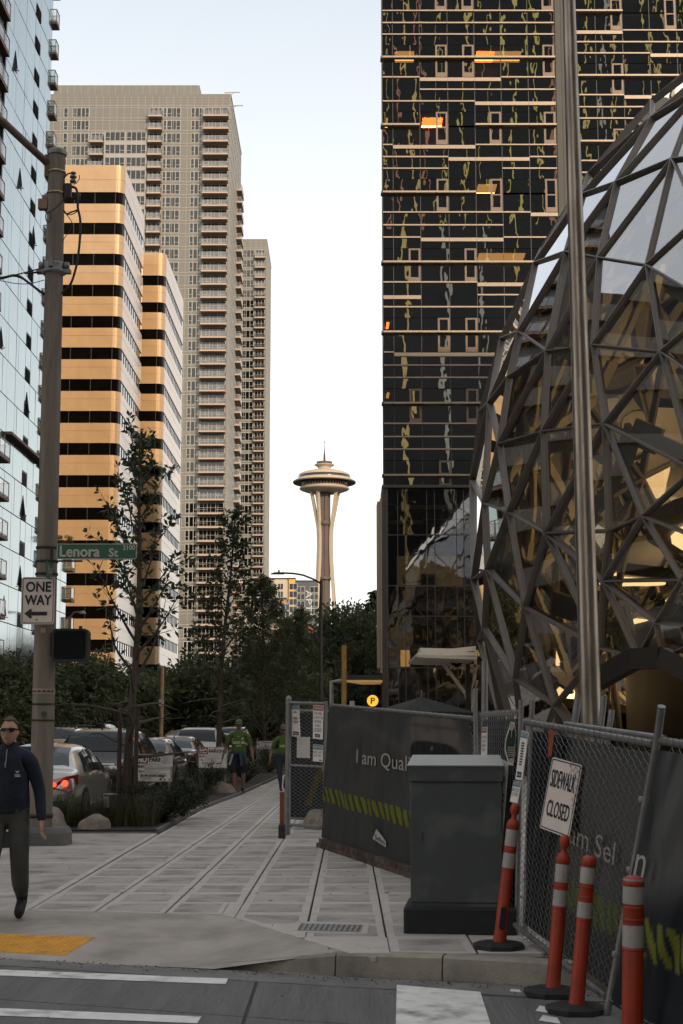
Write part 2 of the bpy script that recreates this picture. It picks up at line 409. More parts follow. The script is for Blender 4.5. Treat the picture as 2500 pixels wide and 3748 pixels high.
# solid base just under the slabs
sw.prism([(x, y, -.30) for x, y in base], (0, 0, .27))
walk = struct('sidewalk', sw, M['joint'])
SLAB_T = .028
def inside(poly, x, y):
    c = False; n = len(poly)
    for i in range(n):
        x0, y0 = poly[i]; x1, y1 = poly[(i + 1) % n]
        if (y0 > y) != (y1 > y) and x < (x1 - x0) * (y - y0) / (y1 - y0) + x0: c = not c
    return c
def clip_poly(sub, px, py, nx, ny):
    """keep the side of the line through p with normal n"""
    out = []
    for i in range(len(sub)):
        a, b = sub[i], sub[(i + 1) % len(sub)]
        da = (a[0] - px) * nx + (a[1] - py) * ny; db = (b[0] - px) * nx + (b[1] - py) * ny
        if da >= 0: out.append(a)
        if (da >= 0) != (db >= 0):
            t = da / (da - db); out.append((a[0] + (b[0] - a[0]) * t, a[1] + (b[1] - a[1]) * t))
    return out
def slab(poly, band=.06, gap=.009, name='paving_slab', dz=0.0, rib=False):
    """one poured panel: recessed joint round it, a smooth trowelled border, a broomed field"""
    n = len(poly)
    if n < 3: return None
    A = sum(poly[i][0] * poly[(i + 1) % n][1] - poly[(i + 1) % n][0] * poly[i][1] for i in range(n)) / 2
    if abs(A) < .004: return None
    if A < 0: poly = poly[::-1]
    def inset(poly, d):
        out = []; n = len(poly)
        for i in range(n):
            p0, p1, p2 = Vector(poly[i - 1]), Vector(poly[i]), Vector(poly[(i + 1) % n])
            e1, e2 = (p1 - p0), (p2 - p1)
            if e1.length < 1e-5 or e2.length < 1e-5: out.append(poly[i]); continue
            n1 = Vector((-e1.y, e1.x)).normalized(); n2 = Vector((-e2.y, e2.x)).normalized()
            b = n1 + n2
            k = max(b.length_squared / 2, .25)
            out.append(tuple(p1 + b * (d / k)))
        return out
    per = sum((Vector(poly[i]) - Vector(poly[i - 1])).length for i in range(n))
    ins = inset(poly, gap + band)
    bad = any((Vector(ins[i]) - Vector(ins[i - 1])).dot(Vector(poly[i]) - Vector(poly[i - 1])) <= 0 for i in range(n))
    if abs(A) < .14 or 2 * abs(A) / per < band * 1.8 or bad:                      # slivers beside the flare
        s = MB(); s.prism([(x, y, -.032) for x, y in poly], (0, 0, .032)); return s.build(name, M['concrete_band'], walk)
    o = inset(poly, gap); i_ = inset(poly, gap + band)
    s = MB(); z0, z1 = -.032, dz
    nn = len(o)
    bot = [(x, y, z0) for x, y in o]; top = [(x, y, z1 - .004) for x, y in o]; t2 = [(x, y, z1) for x, y in inset(poly, gap + .006)]; fld = [(x, y, z1) for x, y in i_]
    ring(s, bot, top, 1); ring(s, top, t2, 1); ring(s, t2, fld, 1); s.poly(fld, 0)
    ob = s.build(name, [M['concrete'], M['concrete_band']], walk)
    return ob
# avenue walk: columns follow the slightly skewed lines of the photograph
COLS = [(-2.83, -2.80), (-2.21, -1.98), (-1.57, -1.40), (-.93, -.82), (-.28, -.20), (.36, .40), (1.0, 1.0), (1.75, 1.75)]
def colx(k, y):
    a, b = COLS[k]; return a + (b - a) * (y - 13.5) / 12.0
ROWY = [11.2, 12.0, 12.75, 13.5, 14.3, 15.1, 15.95, 16.75, 17.55, 18.4, 19.3, 20.2, 21.1, 22.0, 22.95, 24.0, 25.2, 26.5, 27.8, 29.2, 31, 33, 35.5, 38, 41, 44, 48]
LEFT_EDGE = [(23, -2.80), (29, -2.78), (46, -2.05), (70, -1.6)]
def leftx(y):
    for (y0, x0), (y1, x1) in zip(LEFT_EDGE[:-1], LEFT_EDGE[1:]):
        if y0 <= y <= y1: return x0 + (x1 - x0) * (y - y0) / (y1 - y0)
    return -2.8 if y < 23 else -1.6
for r in range(len(ROWY) - 1):
    y0, y1 = ROWY[r], ROWY[r + 1]
    for k in range(len(COLS) - 1):
        p = [(colx(k, y0), y0), (colx(k + 1, y0), y0), (colx(k + 1, y1), y1), (colx(k, y1), y1)]
        if y0 < 13.6:
            q = [(colx(k, y0), y0), (colx(k + 1, y0), y0), (colx(k + 1, y1), y1), (colx(k, y1), y1)]
            xm = (q[0][0] + q[1][0]) / 2
            left = clip_poly(q, -1.05, 13.45, -1.0, 0.0)
            if left: left = clip_poly(left, -1.05, 13.45, .172, 1.0)
            if left and len(left) >= 3: slab(left, band=.05)
            p = clip_poly(q, -1.05, 13.45, 1.0, 0.0)
            if p:
                p = clip_poly(p, -1.05, 13.45, 1.93, .95)
                for (x0_, y0_), (x1_, y1_) in zip(edge_right[:-1], edge_right[1:]):
                    if p and x0_ - .7 < xm < x1_ + .7: p = clip_poly(p, x0_, y0_, -(y1_ - y0_), x1_ - x0_)
        if y0 > 23:
            lx = leftx((y0 + y1) / 2)
            p = clip_poly(p, leftx(y0), y0, (y1 - y0), -(leftx(y1) - leftx(y0)))
        if p and len(p) >= 3:
            b = (.055 + .03 * rnd.random()) if y0 < 30 else .04
            slab(p, band=b, dz=rnd.uniform(-.0025, .0015))
# wide panels to the left, round the wooden pole
lx = [-15, -12.6, -10.2, -7.8, -6.1, -4.45, -2.83]
ly = [12.5, 15.1, 18.4, 20.9, 23.35]
for i in range(len(lx) - 1):
    for j in range(len(ly) - 1):
        p = [(lx[i], ly[j]), (lx[i + 1], ly[j]), (lx[i + 1], ly[j + 1]), (lx[i], ly[j + 1])]
        p = clip_poly(p, -3.6, 13.95, .28, 1.0)
        if p: slab(p, band=.07, dz=rnd.uniform(-.003, .002))
# ramp and its flare, poured to the road level
rm = MB()
rt = [(-14, 17.2, -.004), (-3.6, 13.95, -.004), (-2.75, 13.75, -.004), (-1.05, 13.45, -.004)]
rb = [(-14, 14.8, -.147), (-3.2, 12.10, -.147), (-1.98, 11.68, -.147), (-.95, 11.37, -.140)]
for i in range(3): rm.quad(rb[i], rb[i + 1], rt[i + 1], rt[i])
rm.add([rb[3], (-.10, 11.28, -.02), (-.10, 11.52, -.004), rt[3]], [(0, 1, 2), (0, 2, 3)])
rm.build('curb_ramp', mat('ramp_concrete', (.39, .345, .30), .85, var=.2, scale=2.0, bump=.25, bscale=60, dark=((.11, .10, .095), .5, 1.7)), walk)
rm = MB(); rm.prism([(-1.12, 13.5, -.05), (-1.0, 13.5, -.05), (.25, 11.9, -.05), (.25, 11.12, -.05), (-.12, 11.3, -.05), (-.16, 11.6, -.05)], (0, 0, .035)); rm.build('flare_fill', M['concrete'], walk)
rm = MB(); rm.prism([(-1.45, 13.62, -.05), (-.75, 13.7, -.05), (-.75, 12.9, -.05), (-1.06, 13.42, -.05), (-1.45, 13.5, -.05)], (0, 0, .036)); rm.build('flare_fill', M['concrete'], walk)
# tactile plate with domes
def ramp_pt(u, v, dz):
    for z in [-.145 + .14 * k / 40 for k in range(41)]:
        p = gr(u, v, z)
        # ramp plane height along y
        t = (p.y - (11.75 - .30 * (p.x + 1.98))) / 1.95
        if -.145 + .141 * t <= z: return Vector((p.x, p.y, z + dz))
    return gr(u, v, -.01)
q = [ramp_pt(-560, 3452, .006), ramp_pt(238, 3500, .006), ramp_pt(348, 3432, .006), ramp_pt(-560, 3400, .006)]
tp = MB(); tp.prism([p + Vector((0, 0, -.02)) for p in q], (0, 0, .02))
tac = tp.build('tactile_plate', M['yellow_tactile'], walk)
dm = MB()
for a in range(46):
    for b in range(11):
        s, t = (a + .5) / 46, (b + .5) / 11
        p = (q[0] * (1 - s) + q[1] * s) * (1 - t) + (q[3] * (1 - s) + q[2] * s) * t
        dm.lathe([(.017, 0), (.014, .004), (.006, .006)], p, 6, caps=True)
d = dm.build('tactile_dome', M['yellow_tactile'], tac); d['kind'] = 'stuff'
# granite coloured curb stones
cb = edge_right
prev = None
stones = [((-.95, 11.47), (-.10, 11.40), .025), ((-.10, 11.40), (.03, 11.36), 0)]
seq = [(-.10, 11.52), (.03, 11.20), (.75, 11.0), (1.41, 10.77), (2.0, 10.52), (3.1, 10.0), (4.2, 9.35)]
M['curb'] = mat('curb_concrete', (.32, .285, .245), .85, var=.2, scale=4, bump=.3, bscale=50, dark=((.05, .05, .05), .6, 2.2))
segs = [((-.95, 11.50), (-.05, 11.20), -.128, -.012), ((-.04, 11.195), (.72, 11.01), -.008, .0), ((.73, 11.008), (1.45, 10.755), .0, .0), ((1.46, 10.75), (2.6, 10.25), 0, 0), ((2.61, 10.245), (4.2, 9.35), 0, 0)]
for (a, b, za, zb) in segs:
    a, b = Vector((*a, 0)), Vector((*b, 0)); d = (b - a).normalized(); nrm = Vector((d.y, -d.x, 0))
    prof = [(0.17, 0.004), (.03, .004), (.008, -.012), (-.012, -.16), (-.012, -.3), (.17, -.3)]   # (inward, z)
    s = MB(); n = len(prof); va, vb = [], []
    for (w, z) in prof:
        zA = z if z < -.15 else max(z + za, -.158); zB = z if z < -.15 else max(z + zb, -.158)
        va.append(a - nrm * w + Vector((0, 0, zA))); vb.append(b - nrm * w + Vector((0, 0, zB)))
    s.add(va + vb, [(i, (i + 1) % n, n + (i + 1) % n, n + i) for i in range(n)] + [tuple(range(n))[::-1], tuple(range(n, 2 * n))])
    s.build('curb_stone', M['curb'], walk)
# avenue kerb, behind the planting
g = MB(); g.box(-4.15, 24, -.3, -3.99, 300, .01)
g.build('avenue_curb', M['curb'], walk)
# drain / utility cover in the walk
s = MB(); a = [gr(1085, 3405, .006), gr(1318, 3411, .006), gr(1330, 3385, .006), gr(1100, 3379, .006)]
s.prism([p + Vector((0, 0, -.012)) for p in a], (0, 0, .012))
c = s.build('utility_cover', M['galv_dull'], walk)
s = MB(); s.prism([p + Vector((0, 0, -.004)) for p in (gr(1062, 3410, .002), gr(1345, 3418, .002), gr(1352, 3380, .002), gr(1085, 3372, .002))], (0, 0, .005)); s.build('cover_frame', M['concrete_band'], walk)
s = MB()
for k in range(12):
    t0, t1 = (k + .3) / 12, (k + .7) / 12
    s.quad(a[0].lerp(a[1], t0) + Vector((0, .03, .002)), a[0].lerp(a[1], t1) + Vector((0, .03, .002)), a[3].lerp(a[2], t1) + Vector((0, -.03, .002)), a[3].lerp(a[2], t0) + Vector((0, -.03, .002)))
s.build('cover_rib', M['black'], c)
# far side of the avenue
g = MB(); g.box(-24.5, 22, -.3, -16.5, 900, 0)
struct('far_sidewalk', g, M['concrete_dark'])
g = MB(); g.box(-16.62, 22, -.3, -16.48, 900, .008); struct('far_curb', g, M['curb'])
# lane lines
g = MB()
for k in range(40): g.quad((-10.4, 30 + k * 9, -.146), (-10.28, 30 + k * 9, -.146), (-10.28, 33 + k * 9, -.146), (-10.4, 33 + k * 9, -.146))
g.build('lane_marking', M['white_paint'], bpy.data.objects['avenue_road'])
# planting bed
PB = [(-7.5, 24.7), (-7.5, 23.4), (-2.86, 23.4), (-2.84, 29), (-2.45, 36), (-2.12, 45.5), (-1.7, 66), (-1.5, 120), (-3.98, 120), (-3.98, 24.7)]
g = MB(); g.prism([(x, y, -.05) for x, y in PB], (0, 0, .10))
struct('planting_bed', g, M['soil'])
g = MB()
for (x0, y0), (x1, y1) in zip(PB[2:7], PB[3:8]): g.beam((x0, y0, .01), (x1, y1, .01), .06, .10)
g.beam((-9, 23.38, .005), (-2.85, 23.38, .005), .08, .03)
g.build('bed_edging', M['concrete_dark'], walk)

# wide poured panels further up the walk and on the plaza behind the fences
for j in range(30):
    y0 = 48 + j * 5
    for k in range(3):
        x0 = leftx(y0) + .05 + k * 1.5
        slab([(x0, y0), (x0 + 1.5, y0), (x0 + 1.5, y0 + 5), (x0, y0 + 5)], band=.04)
for j in range(12):
    for k in range(4):
        x0, y0 = 1.75 + k * 3.4, 10.3 + j * 4.2
        slab([(x0, y0), (x0 + 3.4, y0), (x0 + 3.4, y0 + 4.2), (x0, y0 + 4.2)] if j else clip_poly(clip_poly([(x0, y0), (x0 + 3.4, y0), (x0 + 3.4, y0 + 4.2), (x0, y0 + 4.2)], 2.0, 10.55, .50, 1.1), 4.2, 9.35, .6, .6), band=.05)

# grit, leaf scraps and gum on the ground
dm = MB(); r0 = random.Random(8)
for k in range(900):
    x = r0.uniform(-4, 2.2); y = clipline(x) - abs(r0.gauss(0, .12)) - .01 if r0.random() < .6 else clipline(x) + r0.uniform(-2.2, 9)
    z = -.145 if y < clipline(x) else .001
    if z < 0 and y < clipline(x) - .4: z = -.146
    if z > 0 and (x < -1.0 and y < 13.9 or x < .1 and y < 11.9): continue
    s_ = r0.uniform(.004, .014); a = r0.uniform(0, 3)
    dm.add([(x - s_ * math.cos(a), y - s_ * math.sin(a), z), (x + s_ * .5 * math.sin(a), y - s_ * .5 * math.cos(a), z), (x + s_ * math.cos(a), y + s_ * math.sin(a), z + .002), (x, y, z + s_ * .5)], [(0, 1, 3), (1, 2, 3), (2, 0, 3)])
o = dm.build('grit', mat('dark_grit', (.05, .042, .032), .9, var=.5, scale=40)); tag(o, 'scattered grit and leaf scraps on the pavement and in the gutter', 'grit', kind='stuff')
gm = MB()
for k in range(70):
    x, y = r0.uniform(-2.6, 1.6), r0.uniform(14, 26); q = r0.uniform(.012, .03)
    gm.lathe([(q, 0), (q * .7, .0012)], (x, y, .0015), 7, sx=1, sy=r0.uniform(.6, 1.2))
o = gm.build('gum_spot', mat('old_gum', (.085, .08, .075), .8)); tag(o, 'dark old gum spots trodden into the paving', 'gum', kind='stuff')
# ================================================================ buildings
def XU(u, Y, v=900): return at(u, v, Y).x
M['pale_glass'] = mat('pale_blue_mirror_glass', (.31, .40, .43), .10, .85, var=.05, scale=.5, jit=.05)
M['dark_wall'] = mat('dark_facade_metal', (.022, .021, .02), .5, .2, var=.2, scale=1)
M['brown_slab'] = mat('brown_balcony_edge', (.20, .13, .095), .7, var=.15, scale=2)
M['rail_glass'] = glass_mat('railing_glass', (.62, .66, .66), .08, .9, .05)
M['rail_metal'] = mat('railing_metal', (.30, .25, .22), .5, .4, var=.1)
M['vent'] = mat('dark_louvre', (.02, .024, .027), .5, .3, var=.1)
# ---------------------------------------------------------------- glass residential tower, left
T = empty('glass_apartment_tower', (-24, 100.1, 0), 0, 'pale blue mirror-glass apartment tower at the left edge with dark louvres and open windows', 'building')
b = MB(); b.box(-22, -10, 0, -.09, 16, 66); b.build('wall', M['dark_wall'], T)
FH = zat(600, 108) - zat(723, 108); nfl = 24
patA = [0, 2.3, 3.6, 6.4, 9.6, 11.4, 13.6, 16.0]; patB = [0, 3.1, 3.9, 6.4, 7.2, 9.6, 11.4, 14.8, 16.0]
pm = {}
def panel_mesh(w, h):
    k = (round(w, 2), round(h, 2))
    if k not in pm:
        m = MB(); m.bevbox(-.05, .03, .03, .0, w - .03, h - .03, .012); pm[k] = m.mesh('panel', M['pale_glass'])
    return pm[k]
vm = MB(); vm.box(-.04, 0, 0, .01, 1.7, 1.0)
for k in range(8): vm.prism([(.012, .06, .06 + k * .115), (.07, .06, .02 + k * .115), (.08, .06, .035 + k * .115), (.02, .06, .08 + k * .115)], (0, 1.58, 0))
ventm = vm.mesh('vent', M['vent'])
for f in range(nfl):
    z = f * FH + .9; P = patA if f % 2 else patB
    for a, c in zip(P[:-1], P[1:]):
        w = c - a
        if abs(a - 9.6) < .01:          # column that carries the louvre
            o = link('panel', panel_mesh(w, FH - 1.05), T, (0, a, z + 1.05))
            link('vent', ventm, T, (0, a + .05, z + .02))
        else:
            o = link('panel', panel_mesh(w, FH), T, (0, a, z))
        o.rotation_euler = (0, rnd.uniform(-.004, .004), rnd.uniform(-.004, .004))
wm = MB(); wm.add([(0, 0, 0), (0, .75, 0), (-.38, 0, -2.3 * 0), (0, 0, 0)], [], 0)
wm = MB(); hz = 1.6; ot = .22
wm.quad((0.02, 0, hz), (.02, .6, hz), (ot, .6, .12), (ot, 0, .12), 0)
wm.quad((0.0, 0, hz), (ot - .03, 0, .12), (ot - .03, .6, .12), (0, .6, hz), 1)
wm.add([(0, 0, 0), (0, 0, hz), (ot - .04, 0, .14)], [(0, 1, 2)], 1); wm.box(.0, .02, 0, .3, .06, .05, 1); wm.quad((0.012, 0, 0), (.012, .6, 0), (.012, .6, hz), (.012, 0, hz), 1)
winm = wm.mesh('open_window', [M['pale_glass'], M['vent']])
for (yy, f) in [(3.0, 18), (5.7, 15), (11.0, 14), (1.4, 10), (1.8, 6), (10.2, 6), (10.0, 4), (5.0, 3), (10.4, 9), (4.2, 21)]:
    link('open_window', winm, T, (0, yy, f * FH + 1.2))
def balcony(root, x0, x1, y0, y1, z, smat, side='x', rail=1.05, posts=3, gl='rail_glass', meshes={}):
    """slab with a framed glass railing on the three open sides; z is the floor level"""
    k = (round(x1 - x0, 2), round(y1 - y0, 2), smat, side, gl)
    if k not in meshes:
        w, d = x1 - x0, y1 - y0
        s = MB(); s.box(0, 0, -.34 if smat == 'slab_pink' else -.22, w, d, 0); ms = s.mesh('balcony', M[smat])
        r = MB(); pts = []
        if side == 'x': path = [(0.04, .04), (w - .04, .04), (w - .04, d - .04), (0.04, d - .04)]
        else: path = [(.04, d - .02), (.04, .04), (w - .04, .04), (w - .04, d - .02)]
        for (ax, ay), (bx, by) in zip(path[:-1], path[1:]):
            L = math.hypot(bx - ax, by - ay); n = max(1, round(L / 1.4))
            r.beam((ax, ay, rail), (bx, by, rail), .06, .06, m=0); r.beam((ax, ay, .1), (bx, by, .1), .05, .05, m=0)
            for i in range(n + 1): r.beam((ax + (bx - ax) * i / n, ay + (by - ay) * i / n, 0), (ax + (bx - ax) * i / n, ay + (by - ay) * i / n, rail), .05, .05, up=(0, 1, 0), m=0)
            r.quad((ax, ay, .14), (bx, by, .14), (bx, by, rail - .04), (ax, ay, rail - .04), 1)
        meshes[k] = (ms, r.mesh('railing', [M['rail_metal'], M[gl]]))
    ms, mr = meshes[k]
    o = link('balcony', ms, root, (x0, y0, z)); link('railing', mr, o)
    return o
for f in range(nfl):
    z = f * FH + .9
    out = .36 if f > 7 else 1.35
    balcony(T, -1.6, out, -6.8, -3.6, z, 'brown_slab'); balcony(T, -1.6, out, -3.45, -.3, z, 'brown_slab')
    balcony(T, -1.4, .32, 16.05, 17.3, z, 'brown_slab')
b = MB(); b.box(-2.2, -7.2, 0, -1.9, 0, 66); b.box(-.1, -.28, 0, .06, -.02, 66); b.build('recess_wall', M['dark_wall'], T)
b = MB(); b.box(-.05, 3.6, 22.2, .5, 15.9, 22.4); b.build('ledge', M['brown_slab'], T)
# lower wing that carries on up the avenue, with end balconies
WG = (zat(1990, 122) - 0)
b = MB(); b.box(-16, 16.2, 0, -.09, 28.6, WG); b.build('wing_wall', M['dark_wall'], T)
for f in range(int(WG / FH) + 1):
    z = WG - (f + 1) * FH
    if z < -1: break
    for a, c in zip((16.3, 19.4, 22.2, 23.1, 26.0), (19.4, 22.2, 23.1, 26.0, 28.6)): link('panel', panel_mesh(c - a, FH), T, (0, a, z))
    balcony(T, -1.6, .45, 28.7, 30.3, z + FH * .5, 'brown_slab')
b = MB(); b.box(-16, 15.9, WG, .15, 28.7, WG + .25); b.build('wing_roof', M['brown_slab'], T)
b = MB(); b.box(-22, -10.3, 66, .3, 16.3, 66.6); b.build('roof', M['dark_wall'], T)

# ---------------------------------------------------------------- ochre office towers
M['ochre'] = mat('ochre_facade_panel', (.43, .265, .125), .36, .12, var=.13, scale=.35, coat=.5, jit=.02, dark=((.38, .21, .085), .35, .22))
M['ochre'].node_tree.nodes['Principled BSDF'].inputs['Coat IOR'].default_value = 1.6
M['ochre'].node_tree.nodes['Principled BSDF'].inputs['Coat Roughness'].default_value = .12
M['office_glass'] = glass_mat('dark_office_glass', (.20, .19, .18), -.06, 1.3, .03, wave=.15, wscale=.5)
M['office_room'] = mat('dim_office_interior', (.10, .085, .07), .9, var=.5, scale=.6)
M['mullion'] = mat('dark_mullion', (.018, .016, .015), .5)
def office(name, label, XR, YF, depth, width, ztop, joint_first, period, wh, nfl, nside, rad=.95):
    T = empty(name, (XR, YF, 0), 0, label, 'building', 'ochre office towers')
    W, D = width, depth
    def outline(o=0.0, n=6):
        pts = [(-W, -o)]
        for k in range(n + 1):
            a = R(-90 + 90 * k / n); pts.append((-rad + (rad + o) * math.cos(a), rad + (rad + o) * math.sin(a)))
        pts.append((o, D)); return pts
    # core behind the glass
    c = MB(); c.prism([(x, y, 0) for x, y in outline(-.25)] + [(-W, D, 0)], (0, 0, ztop - .1)); c.build('wall', M['office_room'], T)
    O = outline(0); I = outline(-.24)
    def bandmesh(h, jz):
        m = MB()
        zs = [0, jz - .02, jz - .02, jz + .02, jz + .02, h] if jz else [0, h]
        os_ = [0, 0, -.03, -.03, 0, 0] if jz else [0, 0]
        rows = [[(x, y, z) for x, y in outline(o)] for z, o in zip(zs, os_)]
        for a, b2 in zip(rows[:-1], rows[1:]):
            for i in range(len(a) - 1): m.quad(a[i], a[i + 1], b2[i + 1], b2[i])
        for z in (0, h):
            o_, i_ = [(x, y, z) for x, y in O], [(x, y, z) for x, y in I]
            for i in range(len(o_) - 1):
                q = (o_[i], i_[i], i_[i + 1], o_[i + 1]); m.quad(*(q if z == 0 else q[::-1]))
        # vertical joints of the cladding
        return m.mesh('panel_band', M['ochre'])
    ph = period - wh
    bm = bandmesh(ph, ph * .6)
    topm = bandmesh(ztop - (joint_first), (ztop - joint_first) * .49)
    link('panel_band', topm, T, (0, 0, joint_first))
    # glass strips: front panes, corner pane, side panes
    pw = 2.35; nf = int((W - rad) / pw)
    fm = MB(); fm.quad((0, 0, 0), (pw - .05, 0, 0), (pw - .05, 0, wh), (0, 0, wh), 0); fm.box(pw - .07, -.03, 0, pw, .03, wh, 1); fm = fm.mesh('window', [M['office_glass'], M['mullion']])
    cm = MB(); oc = outline(-.08)[1:8]
    for i in range(6): cm.quad((*oc[i], 0), (*oc[i + 1], 0), (*oc[i + 1], wh), (*oc[i], wh), 0)
    cm = cm.mesh('corner_window', M['office_glass'])
    sw_ = (D - rad) / nside
    sm = MB(); sm.quad((0, .09, 0), (0, sw_, 0), (0, sw_, wh), (0, .09, wh), 0); sm.box(-.04, 0, 0, .06, .11, wh, 1); sm.box(-.04, .11, wh - .09, .05, sw_, wh, 1); sm = sm.mesh('side_window', [M['office_glass'], M['mullion']])
    z = joint_first; cnt = 0
    for f in range(nfl):
        zw = z - wh
        if zw < 0: break
        for k in range(nf):
            o = link('window', fm, T, (-rad - (k + 1) * pw, .08, zw)); o.rotation_euler = (rnd.uniform(-.01, .01), 0, rnd.uniform(-.012, .012))
        link('corner_window', cm, T, (0, 0, zw))
        for k in range(nside): link('side_window', sm, T, (-.07, rad + k * sw_, zw))
        if zw - ph < -1: break
        link('panel_band', bm, T, (0, 0, zw - ph))
        z = zw - ph
    j = MB()                                     # vertical joint strips, recessed into shadow lines
    for x in (-rad - .02, -rad - 7.2, -rad - 14.4):
        j.box(x, -.004, 0, x + .05, .02, ztop)
    for y in (D * .33, D * .66): j.box(-.02, y, 0, .004, y + .05, ztop)
    r = MB(); r.prism([(x, y, ztop) for x, y in outline(-.05)] + [(-W, D, ztop)], (0, 0, .25)); r.build('roof', M['ochre'], T)
    return T
PX = 163 / FOC
tA = office('office_tower', 'tall ochre office tower with rounded corner and dark window bands, the nearer of the two', XU(454, 163, 720), 163, 17.0, 24, zat(611, 163), zat(703, 163), 3.66, 1.38, 18, 9)
tB = office('office_tower', 'lower ochre office tower with dark window bands, just behind the taller one', XU(606, 188, 1000), 188, 22.0, 22, zat(931, 188), zat(1008, 188), 3.63, 1.36, 16, 13)
# sticky notes in one window, and a few lit ceilings
nt = MB()
for k in range(26):
    x, z = rnd.randrange(0, 8) * .13, rnd.randrange(0, 8) * .13
    nt.quad((x, 0, z), (x + .11, 0, z), (x + .11, 0, z + .11), (x, 0, z + .11))
o = nt.build('paper_note', mat('yellow_paper', (.5, .36, .12), .8), tA, (-10.6, .02, zat(955, 163) + .1)); o['kind'] = 'stuff'

# ---------------------------------------------------------------- taupe residential towers
M['taupe'] = mat('taupe_panel', (.150, .143, .130), .6, var=.08, scale=.4, coat=.15)
M['taupe_light'] = mat('pale_grey_panel', (.29, .28, .26), .6, var=.06, scale=.4)
M['grid_line'] = mat('light_reveal_trim', (.32, .30, .265), .6)
M['slab_pink'] = mat('painted_balcony_slab', (.42, .31, .24), .7, var=.08)
M['apt_glass'] = glass_mat('blue_grey_window_glass', (.10, .13, .15), .03, .9, .03, wave=.2, wscale=.6)
M['apt_room'] = mat('dark_room', (.035, .048, .06), .9, var=.6, scale=.5, jit=.5)
M['blind'] = mat('cream_roller_blind', (.50, .47, .38), .8, var=.12, scale=.5, jit=.2)
M['frame_light'] = mat('light_window_frame', (.40, .385, .35), .5)
def apt_window(w, h, kind, n):
    """n lights side by side: frame, room or blinds behind glass"""
    m = MB(); pw = w / n
    for i in range(n):
        x0, x1 = i * pw + .05, (i + 1) * pw - .05
        blind = kind == 2 or (kind == 1 and i % 2 == 0)
        bz = h * (.3 if blind and kind == 1 else 0.0)
        m.quad((x0, .10, .05), (x1, .10, .05), (x1, .10, h - .05), (x0, .10, h - .05), 1)
        if blind: m.quad((x0 + .02, .07, .05 + bz), (x1 - .02, .07, .05 + bz), (x1 - .02, .07, h - .05), (x0 + .02, .07, h - .05), 2)
        m.quad((x0, .03, .05), (x1, .03, .05), (x1, .03, h - .05), (x0, .03, h - .05), 3)
    for i in range(n + 1):
        x = min(max(i * pw, .05), w - .05); m.box(x - .05, -.03, 0, x + .05, .1, h, 0)
    m.box(.0, -.028, -.02, w, .1, .06, 0); m.box(0, -.028, h - .06, w, .1, h + .02, 0)
    for i in (0, n - 1): m.box(i * pw + .05, -.026, h * .34, (i + 1) * pw - .05, .09, h * .34 + .07, 0)
    return m.mesh('window', [M['frame_light'], M['apt_room'], M['blind'], M['apt_glass']])
